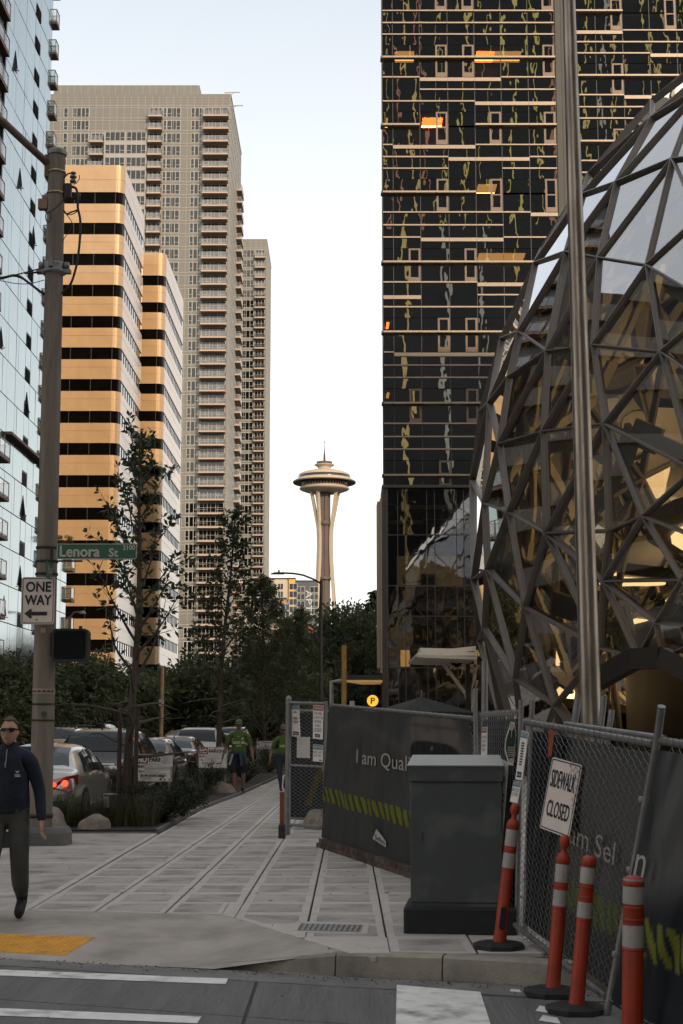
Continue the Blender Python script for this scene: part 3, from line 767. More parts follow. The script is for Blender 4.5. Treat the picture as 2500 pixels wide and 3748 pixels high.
def tower(name, label, XL, XR, YF, depth, ztop, fh, wincols, balcols, bays=(), zmin=6.0, sidebal=None, nb=300):
    T = empty(name, (XR, YF, 0), 0, label, 'building', 'taupe apartment towers')
    W = XR - XL
    b = MB(); b.box(-W, 0, 0, 0, depth, ztop); b.build('wall', M['taupe'], T)
    nfl = int((ztop - zmin) / fh)
    # light reveals
    gl = MB()
    for f in range(nfl + 1):
        z = ztop - 2.2 - f * fh
        gl.box(-W, -.05, z, .05, -.002, z + .12); gl.box(-W, -.05, z - .62, .05, -.002, z - .52)
        gl.box(.002, 0, z, .05, depth, z + .12)
    x = -W
    while x < 0:
        gl.box(x, -.04, zmin, x + .07, -.001, ztop); x += 1.55
    y = 0
    while y < depth: gl.box(.001, y, zmin, .04, y + .10, ztop); y += 2.1
    for k in range(3): gl.box(-W, -.05, ztop - .5 - .55 * k, .05, -.002, ztop - .44 - .55 * k)
    o = gl.build('facade_trim', M['grid_line'], T); o['kind'] = 'stuff'
    # windows
    mesh = {}
    n_ = 0
    extra = MB()
    for f in range(nfl):
        z = ztop - 2.2 - (f + 1) * fh + .25
        for (x0, x1, n, wgt) in wincols:
            if rnd.random() < .02: continue
            kind = 0 if rnd.random() < wgt else rnd.choice((1, 2, 2))
            key = (round(x1 - x0, 2), n, kind)
            if key not in mesh: mesh[key] = apt_window(x1 - x0, fh - .75, kind, n)
            link('window', mesh[key], T, (x0 - XR, -.06, z)); n_ += 1
        for (x0, x1, proj_, first) in balcols:
            if f < first: continue
            balcony(T, x0 - XR, x1 - XR, -proj_, 0, z - .2, 'slab_pink', 'y')
            key = (round(x1 - x0 - .3, 2), 4, 3)
            if key not in mesh: mesh[key] = apt_window(x1 - x0 - .3, fh - .55, 0 if rnd.random() < .5 else 1, 3)
            link('window', mesh[key], T, (x0 - XR + .15, -.06, z - .1))
        if sidebal and f >= sidebal[3]:
            y0, y1, out, _ = sidebal
            balcony(T, 0, out, y0, y1, z - .2, 'slab_pink', 'x')
        for (x0, x1, first) in bays:
            if f < first: continue
            b = mesh.get(('bay', x0))
            if b is None:
                s = MB(); s.box(0, -1.0, 0, x1 - x0, 0, fh - 2.05); b = mesh[('bay', x0)] = s.mesh('bay_spandrel', M['taupe_light'])
                w2 = (x1 - x0) / 2 - .35
                mesh[('bw', x0)] = [apt_window(w2, 2.02, k, 4) for k in (0, 1, 2)]
                s = MB(); s.box(0, -.98, 0, .3, 0, fh); mesh[('bp', x0)] = s.mesh('bay_pier', M['taupe_light'])
            link('bay_spandrel', b, T, (x0 - XR, 0, z - 1.0 + .1))
            w2 = (x1 - x0) / 2 - .35
            for q in (0, 1):
                link('window', rnd.choice(mesh[('bw', x0)] if f > 2 else mesh[('bw', x0)][:1]), T, (x0 - XR + .25 + q * ((x1 - x0) / 2), -.93, z + .06))
            for q in range(3): link('bay_pier', mesh[('bp', x0)], T, (x0 - XR + q * ((x1 - x0) / 2 - .15), 0, z - .8))
    r = MB(); r.box(-W, 0, ztop, .1, depth, ztop + .5); r.build('roof', M['taupe'], T)
    return T
Y1 = 310
tC = tower('apartment_tower', 'taupe apartment tower behind the ochre offices, with long balcony column at its right corner', -68, XU(839, Y1), Y1, 34, zat(352, Y1), 2.93,
           [(XU(693, Y1), XU(737, Y1), 3, .45), (XU(603, Y1), XU(655, Y1), 3, .5), (XU(590, Y1), XU(602, Y1), 1, .6), (XU(253, Y1), XU(316, Y1), 4, .5), (XU(220, Y1), XU(236, Y1), 1, .6)],
           [(XU(739, Y1), XU(833, Y1), 2.0, 0), (XU(536, Y1), XU(588, Y1), 1.8, 0), (XU(322, Y1), XU(372, Y1), 1.8, 2)],
           [(XU(374, Y1), XU(532, Y1), 2)], sidebal=(20, 27, 1.25, 3))
# penthouse block and roof gear
b = MB(); ph_x0, ph_x1 = XU(180, Y1 + 8) - tC.location.x, XU(722, Y1 + 8) - tC.location.x
ztC = zat(352, Y1)
b.box(ph_x0, 8, ztC - 9, ph_x1, 28, zat(312, Y1 + 8)); p = b.build('penthouse', M['taupe'], tC)
b = MB()
for k in range(5): b.box(ph_x0, 7.95, ztC - 6 + k * 1.9, ph_x1, 7.998, ztC - 5.9 + k * 1.9)
x = ph_x0
while x < ph_x1: b.box(x, 7.96, ztC - 6, x + .07, 7.999, zat(312, Y1 + 8)); x += 1.55
b.build('facade_trim', M['grid_line'], p)
b = MB(); b.lathe([(0.01, 1.3), (.8, 1.15), (1.2, .6), (1.25, 0)], (XU(447, 320) - tC.location.x, 12, zat(312, 318)), 12); b.build('roof_drum', M['dark_wall'], tC)
cr = MB(); cx_ = XU(827, 315) - tC.location.x
cr.beam((cx_, 4, ztC + .4), (cx_, 4, ztC + 2.6), .25, .25, up=(0, 1, 0)); cr.beam((cx_ - .7, 4, ztC + 2.6), (cx_ + 2.8, 4, ztC + 2.7), .2, .16); cr.beam((cx_, 4, ztC + 1.6), (cx_ + 1.4, 4, ztC + 2.55), .1, .1)
cr.beam((cx_ + .4, 3, ztC - .9), (cx_ + 3.6, 3, ztC - .85), .2, .16); cr.beam((cx_ + .6, 3, ztC - 1.6), (cx_ + 2.2, 3, ztC - .95), .1, .1)
cr.build('window_cleaning_davit', M['rail_metal'], tC)
an = MB(); ax = XU(658, 322) - tC.location.x; zt = zat(312, 318)
an.tube([(ax, 12, zt), (ax, 12, zt + 1.9)], .06, 5); an.box(ax - .5, 11.9, zt + .3, ax + .5, 12.1, zt + .7); an.box(ax - 2.6, 11.8, zt, ax - 2.0, 12.4, zt + .6)
an.build('roof_antenna', M['rail_metal'], tC)
b = MB()
for k in range(300):
    a = Vector((rnd.gauss(0, 1), rnd.gauss(0, .6), abs(rnd.gauss(0, .5)))) + Vector((XU(290, Y1) - tC.location.x, 3, ztC - 8.3))
    b.cbox(a, (.3, .3, .3))
Y2 = 405
_XU = XU
def XU(u, Y, v=1500): return at(u, v, Y).x
tD = tower('apartment_tower', 'slimmer taupe apartment tower further up the avenue, its right edge against open sky', -46, XU(972, Y2), Y2, 26, zat(881, Y2), 2.93,
           [(XU(884, Y2), XU(926, Y2), 3, .35), (XU(850, Y2), XU(876, Y2), 2, .4)],
           [(XU(929, Y2), XU(968, Y2), 1.5, 0)])
# podium with terraces in front of the slimmer tower
def XU(u, Y, v=2250): return at(u, v, Y).x
P = empty('podium_building', (XU(948, 335), 335, 0), 0, 'stepped pale podium with white terrace railings below the slimmer taupe tower', 'building')
zt = zat(2128, 335)
b = MB(); b.box(-14, 0, 0, 0, 45, zt); b.build('wall', M['taupe_light'], P)
zz = zt; k = 0
podwin = [apt_window(2.4, 2.1, q, 3) for q in range(3)]
while zz > 8:
    s = MB(); s.box(-14.2, -.6, zz - .45, .7, 46, zz); s.build('terrace_slab', mat('white_slab', (.6, .55, .5), .6) if k == 0 else M['white_slab_'], P)
    if k == 0: M['white_slab_'] = bpy.data.materials['white_slab']
    balcony(P, -.2, 2.2 + k * .5, 6, 40, zz - .1, 'taupe_light', 'x')
    for q in range(5): link('window', podwin[(q + k) % 3], P, (-13.6 + q * 2.7, -.07, zz - 3.0))
    zz -= 3.4; k += 1

# ---------------------------------------------------------------- far low-rise blocks
M['cream'] = mat('cream_render', (.48, .40, .30), .8, var=.05, scale=.1)
M['amber'] = mat('amber_panel', (.62, .33, .055), .7, var=.06)
M['slate'] = mat('slate_blue_panel', (.07, .085, .105), .7, var=.1, scale=.2)
M['far_brick'] = mat('tan_brick', (.36, .22, .13), .85, var=.12, scale=.6)
YA = 520
def far_block(name, label, u0, u1, v, Y, m, wins, depth=20):
    o = empty(name, (XU(u0, Y), Y, 0), 0, label, 'building')
    w = XU(u1, Y) - XU(u0, Y); zt = zat(v, Y)
    b = MB(); b.box(0, 0, 0, w, depth, zt); b.build('wall', M[m], o)
    b = MB(); b.box(-.1, -.1, zt, w + .1, depth, zt + .5); b.build('roof', M['mullion'], o)
    ww, wh, us, vs = wins
    f = MB(); f.box(0, -.06, 0, ww, .05, wh, 0); f.box(.15, -.09, .15, ww / 2 - .08, -.061, wh - .15, 1); f.box(ww / 2 + .08, -.09, .15, ww - .15, -.061, wh - .15, 1)
    fm = f.mesh('window', [M['frame_light'], M['apt_room']])
    for u in us:
        for vv in vs: link('window', fm, o, (XU(u, Y) - XU(u0, Y), 0, zat(vv, Y)))
    return o, w, zt
far_block('apartment_block', 'cream far apartment block with small black windows beside the slimmer tower', 976, 1056, 2120, YA, 'cream', (2.0, 2.3, (991, 1016), (2159, 2187, 2215, 2243, 2271)))
far_block('apartment_block', 'narrow amber-panelled strip of a far block between cream and slate facades', 1056.5, 1080, 2119.5, YA - 1, 'amber', (2.9, 2.3, (1058,), (2159, 2187, 2215, 2243, 2271)))
ap, w, zt = far_block('apartment_block', 'slate blue far apartment block with APTS lettered down its wall', 1080.5, 1160, 2129, YA + 1, 'slate', (3.0, 2.2, (1085, 1134), (2169, 2196, 2222, 2249)))
t = MB()
put_text(t, 'APTS', (w * .48, -.12, zt - 3.0), (0, 0, -1), (1, 0, 0), 9.5, 2.2)
put_text(t, 'LE', (w * .48, -.12, zt - 21.5), (0, 0, -1), (1, 0, 0), 6, 2.2)
t.build('lettering', mat('pale_wall_lettering', (.45, .46, .48), .7), ap)
t = MB(); t.disc((w * .5, -.13, zt - 17.0), 2.5, 24); t.build('painted_disc', mat('faded_red_paint', (.30, .08, .06), .8), ap)
far_block('brick_building', 'low tan brick block half hidden by trees in front of the cream block', 930, 1048, 2193, 470, 'far_brick', (2.4, 2.2, (960, 985, 1012, 1032), (2235, 2262)))

# ---------------------------------------------------------------- observation tower
NT = empty('observation_tower', (XU(1187, 950, 1900), 950, 0), 0, 'tall white observation tower with saucer top and thin spire at the end of the avenue', 'tower')
M['needle'] = mat('cream_white_steel', (.40, .325, .24), .55, var=.04)
M['needle_dark'] = mat('dark_bronze_steel', (.075, .05, .04), .6, var=.2, scale=.1)
M['needle_glass'] = mat('dark_saucer_glass', (.05, .04, .035), .15, .3)
kk = .468
def NZ(y): return zat(1500 + kk * y, 950)
def NR(hw): return hw * kk * 950 / FOC
def lathe_part(name, rows, m, n=48, parent=NT):
    b = MB(); b.lathe([(NR(hw), NZ(y)) for hw, y in rows], n=n); return b.build(name, M[m], parent)
lathe_part('roof', [(205, 520), (200, 505), (170, 492), (110, 477), (66, 470), (50, 462), (52, 450), (68, 440), (80, 434), (80, 430), (20, 428)], 'needle')
lathe_part('upper_deck', [(62, 428), (62, 408), (30, 406), (10, 404)], 'needle_dark')
lathe_part('deck_glass', [(207, 546), (208, 520), (190, 512)], 'needle_glass')
lathe_part('halo_ring', [(200, 552), (246, 577), (250, 572), (248, 566), (205, 540), (195, 545)], 'needle_dark')
lathe_part('halo_edge', [(210, 546), (249, 568), (251, 564), (212, 540)], 'needle')
lathe_part('restaurant_glass', [(170, 603), (182, 590), (180, 550)], 'needle_glass')
lathe_part('saucer_underside', [(60, 650), (108, 652), (150, 642), (190, 628), (199, 620), (196, 612), (178, 598), (150, 596)], 'needle')
fin = MB(); fin.prism([(NR(112), -.25, NZ(642)), (NR(186), -.25, NZ(618)), (NR(184), -.25, NZ(586)), (NR(176), -.25, NZ(586)), (NR(172), -.25, NZ(606))], (0, .5, 0)); fm = fin.mesh('saucer_fin', M['needle'])
for k in range(48): link('saucer_fin', fm, NT, rot=(0, 0, 2 * math.pi * k / 48))
sp = MB(); sp.tube([(0, 0, NZ(404)), (0, 0, NZ(330))], [NR(5), NR(3)], 6)
for a in range(4):
    x, y = math.cos(a * math.pi / 2 + .5), math.sin(a * math.pi / 2 + .5)
    sp.tube([(x * NR(11), y * NR(11), NZ(404)), (0, 0, NZ(290))], NR(1.6), 5)
sp.tube([(0, 0, NZ(330)), (0, 0, NZ(238))], [NR(3), NR(1.2)], 6); sp.lathe([(.1, 0), (NR(4), .8), (.1, 1.8)], (0, 0, NZ(262)), 8)
sp.build('spire', M['needle_dark'], NT)
co = MB()
for a in range(6):
    x, y = math.cos(a * math.pi / 3), math.sin(a * math.pi / 3)
    co.beam((x * NR(30), y * NR(30), 0), (x * NR(34), y * NR(34), NZ(640)), 2.4, 2.4, up=(1, 0, 0))
for k in range(60):
    z = 6 + k * 2.5; r_ = NR(31)
    co.lathe([(r_, z), (r_ + .4, z + .6), (r_, z + .8)], n=6)
co.lathe([(NR(24), 0), (NR(26), NZ(640))], n=8)
co.build('elevator_core', M['needle_dark'], NT)
legp = [(108, 640), (96, 700), (80, 800), (66, 880), (60, 930), (56, 1000), (56, 1080), (60, 1200), (66, 1300), (76, 1420), (86, 1560), (100, 1750), (118, 2000)]
for a in (225, 345, 105):
    for s in (-1, 1):
        L = MB(); pts = []
        for hw, y in legp:
            t = max(0.0, (930 - y) / 290.0); sep = NR(7) + NR(30) * t
            r_ = NR(hw); x, yv = math.cos(R(a)), math.sin(R(a))
            pts.append((x * r_ - yv * sep * s, yv * r_ + x * sep * s, max(NZ(y), -1)))
        for p, q in zip(pts[:-1], pts[1:]): L.beam(p, q, 1.5, 1.9, up=(math.cos(R(a)), math.sin(R(a)), 0))
        L.build('leg', M['needle'], NT)
pl = MB(); pl.lathe([(NR(58), NZ(905)), (NR(64), NZ(888)), (NR(58), NZ(872))], n=16); pl.lathe([(NR(62), NZ(1330)), (NR(64), NZ(1320)), (NR(60), NZ(1310))], n=16)
pl.build('waist_ring', M['needle_dark'], NT)
# ================================================================ dark glass tower on the right
M['dark_glass'] = glass_mat('dark_tower_glass', (.22, .21, .19), .56, 1.2, .008, wave=.17, wscale=.9, wstretch=(.9, 1, .6), dist=.02, rtint=(.95, .93, .88))
M['fin_tan'] = mat('tan_sunshade_fin', (.27, .21, .16), .45, .3, var=.06, scale=.4)
M['frame_brown'] = mat('brown_vent_frame', (.14, .10, .075), .5, .3)
M['dark_room'] = mat('dark_office_floor', (.035, .032, .03), .9, var=.5, scale=.3)
M['lit_orange'] = emit_mat('warm_lit_ceiling', (1.0, .50, .14), 2.6)
M['lit_beige'] = mat('beige_lobby_wall', (.22, .17, .11), .8, var=.1, emis=(.5, .34, .16), estr=.10)  # lobby light on the wall put in as faint emission
YE = 100.0
def EX(u): return at(u, 450, YE).x
EXL = EX(1398)
E_ = empty('dark_glass_tower', (EXL, YE, 0), 0, 'dark glass office tower with horizontal tan fins and squiggly reflections', 'building')
zm = [zat(v, YE) for v in (217, 463, 709, 964, 1219, 1479, 1742)]
step = (zm[0] - zm[-1]) / 6
while zm[0] < 54: zm.insert(0, zm[0] + step)
ZT = zm[0] + step * .5
PODZ = zat(1795, YE)
cols = [EX(u) - EXL for u in (1400, 1438, 1537, 1640, 1739, 1836, 1936, 2035)]
XW = cols[-1]
cw = cols[3] - cols[2]
# body
b = MB(); b.prism([(.35, 3.2, 0), (45, 3.2, 0), (45, 34, 0), (1.6, 34, 0)], (0, 0, ZT)); b.box(XW + .1, .4, PODZ, XW + 1.5, 4, ZT); b.build('wall', M['dark_room'], E_)
b = MB(); b.box(XW + .05, -.12, PODZ, XW + .45, .5, ZT); b.box(XW + .5, .1, PODZ, XW + 1.45, .5, ZT)
b.box(-.02, -.02, PODZ, .06, .4, ZT); b.prism([(.0, .4, 0), (.06, .4, 0), (.40, 3.4, 0), (.30, 3.4, 0)], (0, 0, ZT)); b.build('corner_pier', M['dark_wall'], E_)
b = MB(); b.prism([(-.05, -.3, ZT), (45, -.3, ZT), (45, 34, ZT), (1.6, 34, ZT)], (0, 0, .8)); b.build('roof', M['dark_wall'], E_)
sl = MB()
slabs = MB(); lits = []
pane_cache = {}
def pane(w, h):
    k = (round(w, 2), round(h, 2))
    if k not in pane_cache:
        m = MB(); m.quad((.02, 0, .02), (w - .02, 0, .02), (w - .02, 0, h - .02), (.02, 0, h - .02)); pane_cache[k] = m.mesh('glass_pane', M['dark_glass'])
    return pane_cache[k]
fin_cache = {}
def fin(w, t, d):
    k = (round(w, 2), round(t, 2), d)
    if k not in fin_cache:
        m = MB(); m.box(0, -d, 0, w, 0, t); fin_cache[k] = m.mesh('sunshade_fin', M['fin_tan'])
    return fin_cache[k]
vf = MB(); w_, h_ = .78, None
def ventframe(h):
    k = ('vf', round(h, 2))
    if k not in fin_cache:
        m = MB(); w = .82
        for (x0, z0, x1, z1) in ((0, 0, .13, h), (w - .13, 0, w, h), (.13, 0, w - .13, .34), (.13, h - .12, w - .13, h), (.13, h * .5, w - .13, h * .5 + .1)): m.box(x0, -.05, z0, x1, .08, z1)
        fin_cache[k] = m.mesh('vent_frame', M['frame_brown'])
    return fin_cache[k]
def facade(xs, y, tag_left, rr):
    for i, z in enumerate(zm):
        zt_, zb_ = z + step * .215, z - step * .275        # glazed storey
        zn = (zm[i + 1] if i + 1 < len(zm) else z - step) + step * .215
        if zb_ < PODZ + .1: zb_ = PODZ + .12
        # storey and spandrel panes
        for a, c in zip(xs[:-1], xs[1:]):
            o = link('glass_pane', pane(c - a, zt_ - z - .05), E_, (a, y, z + .05)); o.rotation_euler = (rr.uniform(-.003, .003), 0, rr.uniform(-.004, .004))
            o = link('glass_pane', pane(c - a, z - .05 - zb_), E_, (a, y, zb_)); o.rotation_euler = (rr.uniform(-.003, .003), 0, rr.uniform(-.004, .004))
            if zn < zb_ - .2:
                o = link('glass_pane', pane(c - a, zb_ - zn), E_, (a, y, zn)); o.rotation_euler = (rr.uniform(-.003, .003), 0, rr.uniform(-.004, .004))
        # long protruding fin
        a = rr.choice([0, 0, 0]) if i % 3 else 0
        e = rr.choice([2, len(xs) - 1, len(xs) - 1, 4])
        for k in range(a, e): link('sunshade_fin', fin(xs[k + 1] - xs[k] - .015, .13, .42), E_, (xs[k], y - .02, z - .06))
        if e < len(xs) - 2 and rr.random() < .6:
            for k in range(e + 2, len(xs) - 1): link('sunshade_fin', fin(xs[k + 1] - xs[k] - .015, .13, .42), E_, (xs[k], y - .02, z - .06))
        # three rows of applied fins on the spandrel storey
        if zn < zb_ - .5:
            for q, fz in enumerate((zb_ - .14, zb_ - .14 - (zb_ - zn) * .36, zb_ - .14 - (zb_ - zn) * .70)):
                k = 0
                while k < len(xs) - 1:
                    run = rr.choice((1, 2, 2, 3)); t = rr.choice((.10, .10, .26, .09, 0, .10))
                    if q == 0 and t == 0: t = .1
                    for j in range(k, min(k + run, len(xs) - 1)):
                        if t: link('sunshade_fin', fin(xs[j + 1] - xs[j] - .015, t, .10), E_, (xs[j], y - .02, fz - (t if t > .2 else 0) + .1))
                    k += run
        # operable vents
        for k in (rr.choice((1, 2)), rr.choice((3, 4)), len(xs) - 2):
            x = xs[min(k + 1, len(xs) - 1)] - .86
            link('vent_frame', ventframe(zt_ - zb_ - .04), E_, (x, y - .03, zb_ + .02))
        # floor plates and lit ceilings inside
        slabs.box(xs[0] + .3, y + .2, zt_ - .02, xs[-1], y + 3.3, zt_ + .25); slabs.box(xs[0] + .3, y + .2, zb_ - .3, xs[-1], y + 3.3, zb_ - .04)
        for (k, w) in [(rr.randrange(0, len(xs) - 2), rr.choice((1, 1, 2))) for _ in range(3 if rr.random() < .85 else 1)]:
            lm = MB(); x0, x1 = xs[k] + .25, xs[min(k + w, len(xs) - 1)] - .3
            lm.box(x0, y + .9, zt_ - .10, x1, y + 2.6, zt_ - .04)
            lm.build('lit_ceiling', M['lit_orange'], E_)
rE = random.Random(5)
facade(cols, 0, True, rE)
cols2 = [XW + 1.5 + k * cw for k in range(8)]
facade(cols2, 3.0, False, rE)
slabs.build('floor_slab', M['dark_room'], E_)
ml = MB()
for x in cols: ml.box(x - .02, -.035, PODZ, x + .02, .03, ZT)
for x in cols2: ml.box(x - .02, 2.965, PODZ, x + .02, 3.03, ZT)
ml.build('mullion', M['mullion'], E_)
# return of each long fin round the corner: small brackets on the open edge
for z in zm:
    m = MB(); m.box(-.10, -.42, z - .09, -.025, .3, z + .06); m.build('fin_return', M['frame_brown'], E_)
# podium
py = -.9
pz = [PODZ] + [zat(v, YE) for v in (1964, 2148, 2259, 2446)] + [.3]
def PX_(u): return at(u, 2150, YE - .9).x - EXL
pc = [PX_(u) for u in (1420, 1457, 1484, 1564, 1593, 1673, 1700, 1780, 1860, 1940)]
M['podium_glass'] = glass_mat('podium_glass', (.40, .38, .33), .16, 1.1, .015, wave=.35, wscale=.6, wstretch=(1.2, 1, .8), dist=.02)
M['dark_pier'] = mat('dark_bronze_cladding', (.055, .047, .04), .5, .3, var=.12, scale=2)
for r in range(5):
    for a, c in zip(pc[:-1], pc[1:]):
        m = MB(); m.quad((.02, 0, .02), (c - a - .02, 0, .02), (c - a - .02, 0, pz[r] - pz[r + 1] - .02), (.02, 0, pz[r] - pz[r + 1] - .02))
        o = m.build('podium_pane', M['podium_glass'], E_, (a, py, pz[r + 1])); o.rotation_euler = (rE.uniform(-.003, .003), 0, rE.uniform(-.004, .004))
ml = MB()
for x in pc: ml.box(x - .025, py - .05, .2, x + .025, py + .05, PODZ)
for z in pz[1:5]: ml.box(pc[0], py - .05, z - .03, pc[-1], py + .05, z + .03)
ml.build('podium_mullion', M['dark_pier'], E_)
b = MB(); b.box(PX_(1399), py - .35, 0, PX_(1408), 2.5, PODZ + .1); b.box(PX_(1409), py - .25, 0, PX_(1420), .5, PODZ); b.box(PX_(1399), py - .4, PODZ, pc[-1], .35, PODZ + .18)
b.box(pc[0], py - .07, 0, pc[-1], py + .2, 1.05)
b.build('podium_pier', M['dark_pier'], E_)
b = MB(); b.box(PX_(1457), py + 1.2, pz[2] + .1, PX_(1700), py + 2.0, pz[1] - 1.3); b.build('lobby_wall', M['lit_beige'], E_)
b = MB(); b.box(PX_(1545), py + 1.0, pz[2] + .1, PX_(1600), py + 1.15, pz[2] + .9); b.prism([(PX_(1475), py + 1.0, pz[2] + .8), (PX_(1500), py + 1, pz[2] + .3), (PX_(1545), py + 1, pz[2] + .5), (PX_(1545), py + 1, pz[2] + .3), (PX_(1480), py + 1, pz[2] + .25)], (0, .1, 0)); b.build('lounge_sofa', M['mullion'], E_)
b = MB(); b.box(PX_(1468), py + 1.5, zat(2438, YE), PX_(1502), py + 1.6, zat(2378, YE)); b.build('lit_panel', emit_mat('amber_lit_panel', (1, .55, .12), .45), E_)
# tan blade sign panel on the avenue side
b = MB(); x0 = PX_(1381); zt_, zb_ = zat(1842, YE), zat(2467, YE)
b.box(x0, -1.2, zb_ + .35, PX_(1391) - .02, 1.0, zt_ - .05); b.box(PX_(1391), -1.25, zb_, PX_(1398) , 1.2, zt_ + .15)
b.prism([(x0, -1.2, zb_ + .33), (PX_(1391) - .02, -1.2, zb_ + .33), (PX_(1391) - .02, -1.0, zb_), (x0 + .1, -1.0, zb_)], (0, 1.9, 0))
b.build('blade_panel', M['fin_tan'], E_)
# corrugated entrance canopy
cn = MB(); c0 = at(1262, 2490, 97); c1 = at(1400, 2488, 97)
n = 26
for k in range(n):
    t0, t1 = k / n, (k + .5) / n
    ya, yb = 97 + 6.5 * t0, 97 + 6.5 * t1
    cn.box(c0.x + 1.2 * t0, ya, c0.z - .10, c1.x, yb, c0.z + .02, 0); cn.box(c0.x + 1.2 * t0, yb, c0.z - .06, c1.x, 97 + 6.5 * (k + 1) / n, c0.z, 0)
cn.box(c0.x - .1, 96.9, c0.z + .03, c1.x, 103.7, c0.z + .35, 1)
can = empty('entrance_canopy', (c0.x, 97, 0), 0, 'corrugated entrance canopy glowing amber underneath beside the dark tower corner', 'canopy')
o = cn.build('soffit', [mat('amber_corrugated_soffit', (.55, .36, .16), .35, .5, var=.1, emis=(1, .55, .18), estr=.12), M['dark_wall']], can, (-c0.x, -97, 0))  # amber light on the soffit put in as weak emission
pp = MB(); pp.beam((c1.x - .2, 103, 0), (c1.x - .2, 103, c0.z), .2, .2); pp.build('support', M['dark_wall'], can, (-c0.x, -97, 0))
# round parking sign
pc_ = at(1364, 2565, 95)
ps = empty('parking_sign', (pc_.x, 95, 0), 0, 'round lit amber parking sign with black letter P and black rim', 'sign')
b = MB(); r_ = .36; c = (0, 0, pc_.z)
b.lathe([(r_, -.06), (r_ + .05, -.03), (r_ + .05, .03), (r_, .06)], (0, 0, 0), 28); b.xf(Matrix.Translation(c) @ Matrix.Rotation(math.pi / 2, 4, 'X')); b.build('rim', M['black'], ps)
b = MB(); b.disc((0, -.065, pc_.z), r_, 28); b.build('face', emit_mat('amber_sign_face', (1, .50, .04), .55), ps)
b = MB(); put_text(b, 'P', (-.12, -.07, pc_.z - .19), (1, 0, 0), (0, 0, 1), .26, .38, bold=.012); b.build('lettering', M['sign_black'], ps)
b = MB(); b.beam((0, 0, pc_.z + .4), (0, 0, pc_.z + .75), .04, .04, up=(0, 1, 0)); b.beam((0, .0, 0), (0, 0, pc_.z - .4), .08, .08, up=(0, 1, 0)); b.build('bracket', M['black'], ps)

# ================================================================ faceted glass sphere
M['sphere_glass'] = glass_mat('conservatory_glass', (.70, .71, .66), .36, 1.7, .008, wave=.10, wscale=.35, dist=.03)
M['sphere_frame'] = mat('dark_bronze_mullion', (.26, .23, .205), .45, .35, var=.1, scale=2)
M['sphere_white'] = mat('cream_painted_steel', (.66, .61, .53), .6, var=.1, scale=.8)
SC = Vector((24.97, 50.0, 8.13)); SR = 20.56
SPH = empty('glass_sphere', (SC.x, SC.y, 0), 0, 'large faceted glass conservatory sphere with dark bronze frame on the right', 'building')
def on_sphere(u, v):
    d = ray(u, v).normalized(); o = Vector((0, 0, HCAM)) - SC
    b = o.dot(d); c = o.dot(o) - SR * SR; disc = b * b - c
    if disc < 0: return None
    return (o + d * (-b - math.sqrt(disc))).normalized()
nodes_px = [(1904, 1215), (2006, 1287), (1866, 1381), (1794, 1475), (2174, 1264), (2195, 945), (2371, 973), (2422, 1289), (2215, 1552), (1991, 1580), (1830, 1626),
            (2075, 924), (2259, 671), (2389, 435), (2464, 586), (2134, 715), (1864, 1875), (1775, 1842), (2000, 1951), (2230, 1943), (2355, 1889), (1786, 2084), (1924, 2222),
            (1775, 2298), (2211, 2127), (2403, 2281), (1888, 2482), (2032, 2580), (2197, 2371), (2338, 2410), (2430, 2405), (1735, 2120), (2560, 800), (2620, 1120), (2540, 1720), (2640, 1450), (2496, 2122), (2600, 1990), (2640, 2300), (2560, 330), (2700, 560)]
pts = []
for p in nodes_px:
    q = on_sphere(*p)
    if q: pts.append(q)
# the rest of the shell: evenly spread nodes, away from those already placed
NF = 640
for k in range(NF):
    zz = 1 - 2 * (k + .5) / NF; a = k * 2.39996
    r_ = math.sqrt(1 - zz * zz); q = Vector((r_ * math.cos(a), r_ * math.sin(a), zz))
    if zz < -.62: continue
    pp = SC + q * SR
    u, v = proj(pp)
    face = (Vector((0, 0, HCAM)) - pp).normalized().dot(q); front = face > .20
    md = min((q - p).length for p in pts)
    if front and 1700 < u < 2500 and 240 < v < 2600:
        if md > .30: pts.append(q)
    elif md > (.135 if -.12 < face <= .20 else .215): pts.append(q)
bm = bmesh.new()
for q in pts: bm.verts.new(q * SR + Vector((0, 0, SC.z)))
bmesh.ops.convex_hull(bm, input=bm.verts)
bm.verts.ensure_lookup_table()
C0 = Vector((0, 0, SC.z))
ground_z = .1
rS = random.Random(3)
rest_g, rest_f = MB(), MB()
nvis = 0
def visible(p, n):
    w = p + Vector((SC.x, SC.y, 0)); u, v = proj(w)
    return (Vector((0, 0, HCAM)) - w).dot(n) > -1.5 and 1650 < u < 2600 and -100 < v < 2800
DOOR = [(2260, 2650), (2200, 2480), (2330, 2405), (2440, 2400), (2560, 2440), (2700, 2650)]
for f in bm.faces:
    c = f.calc_center_median(); n = (c - C0).normalized()
    vs = [v.co.copy() for v in f.verts]
    if max(v.z for v in vs) < ground_z: continue
    if (vs[1] - vs[0]).cross(vs[2] - vs[0]).dot(n) < 0: vs = vs[::-1]
    vs2 = [c + (v - c) * .985 for v in vs]
    w = c + Vector((SC.x, SC.y, 0)); u, v_ = proj(w)
    if n.y < 0 and v_ > 2420 and u > 2230: continue           # entrance opening
    if visible(c, n):
        m = MB(); loc = c
        m.poly([v - loc for v in vs2])
        o = m.build('glass_pane', M['sphere_glass'], SPH, loc); nvis += 1
        ax = Vector((rS.gauss(0, 1), rS.gauss(0, 1), rS.gauss(0, 1))).normalized()
        o.rotation_mode = 'QUATERNION'
        o.rotation_quaternion = Matrix.Rotation(rS.uniform(-.012, .012), 4, ax).to_quaternion()
    else: rest_g.poly(vs2)
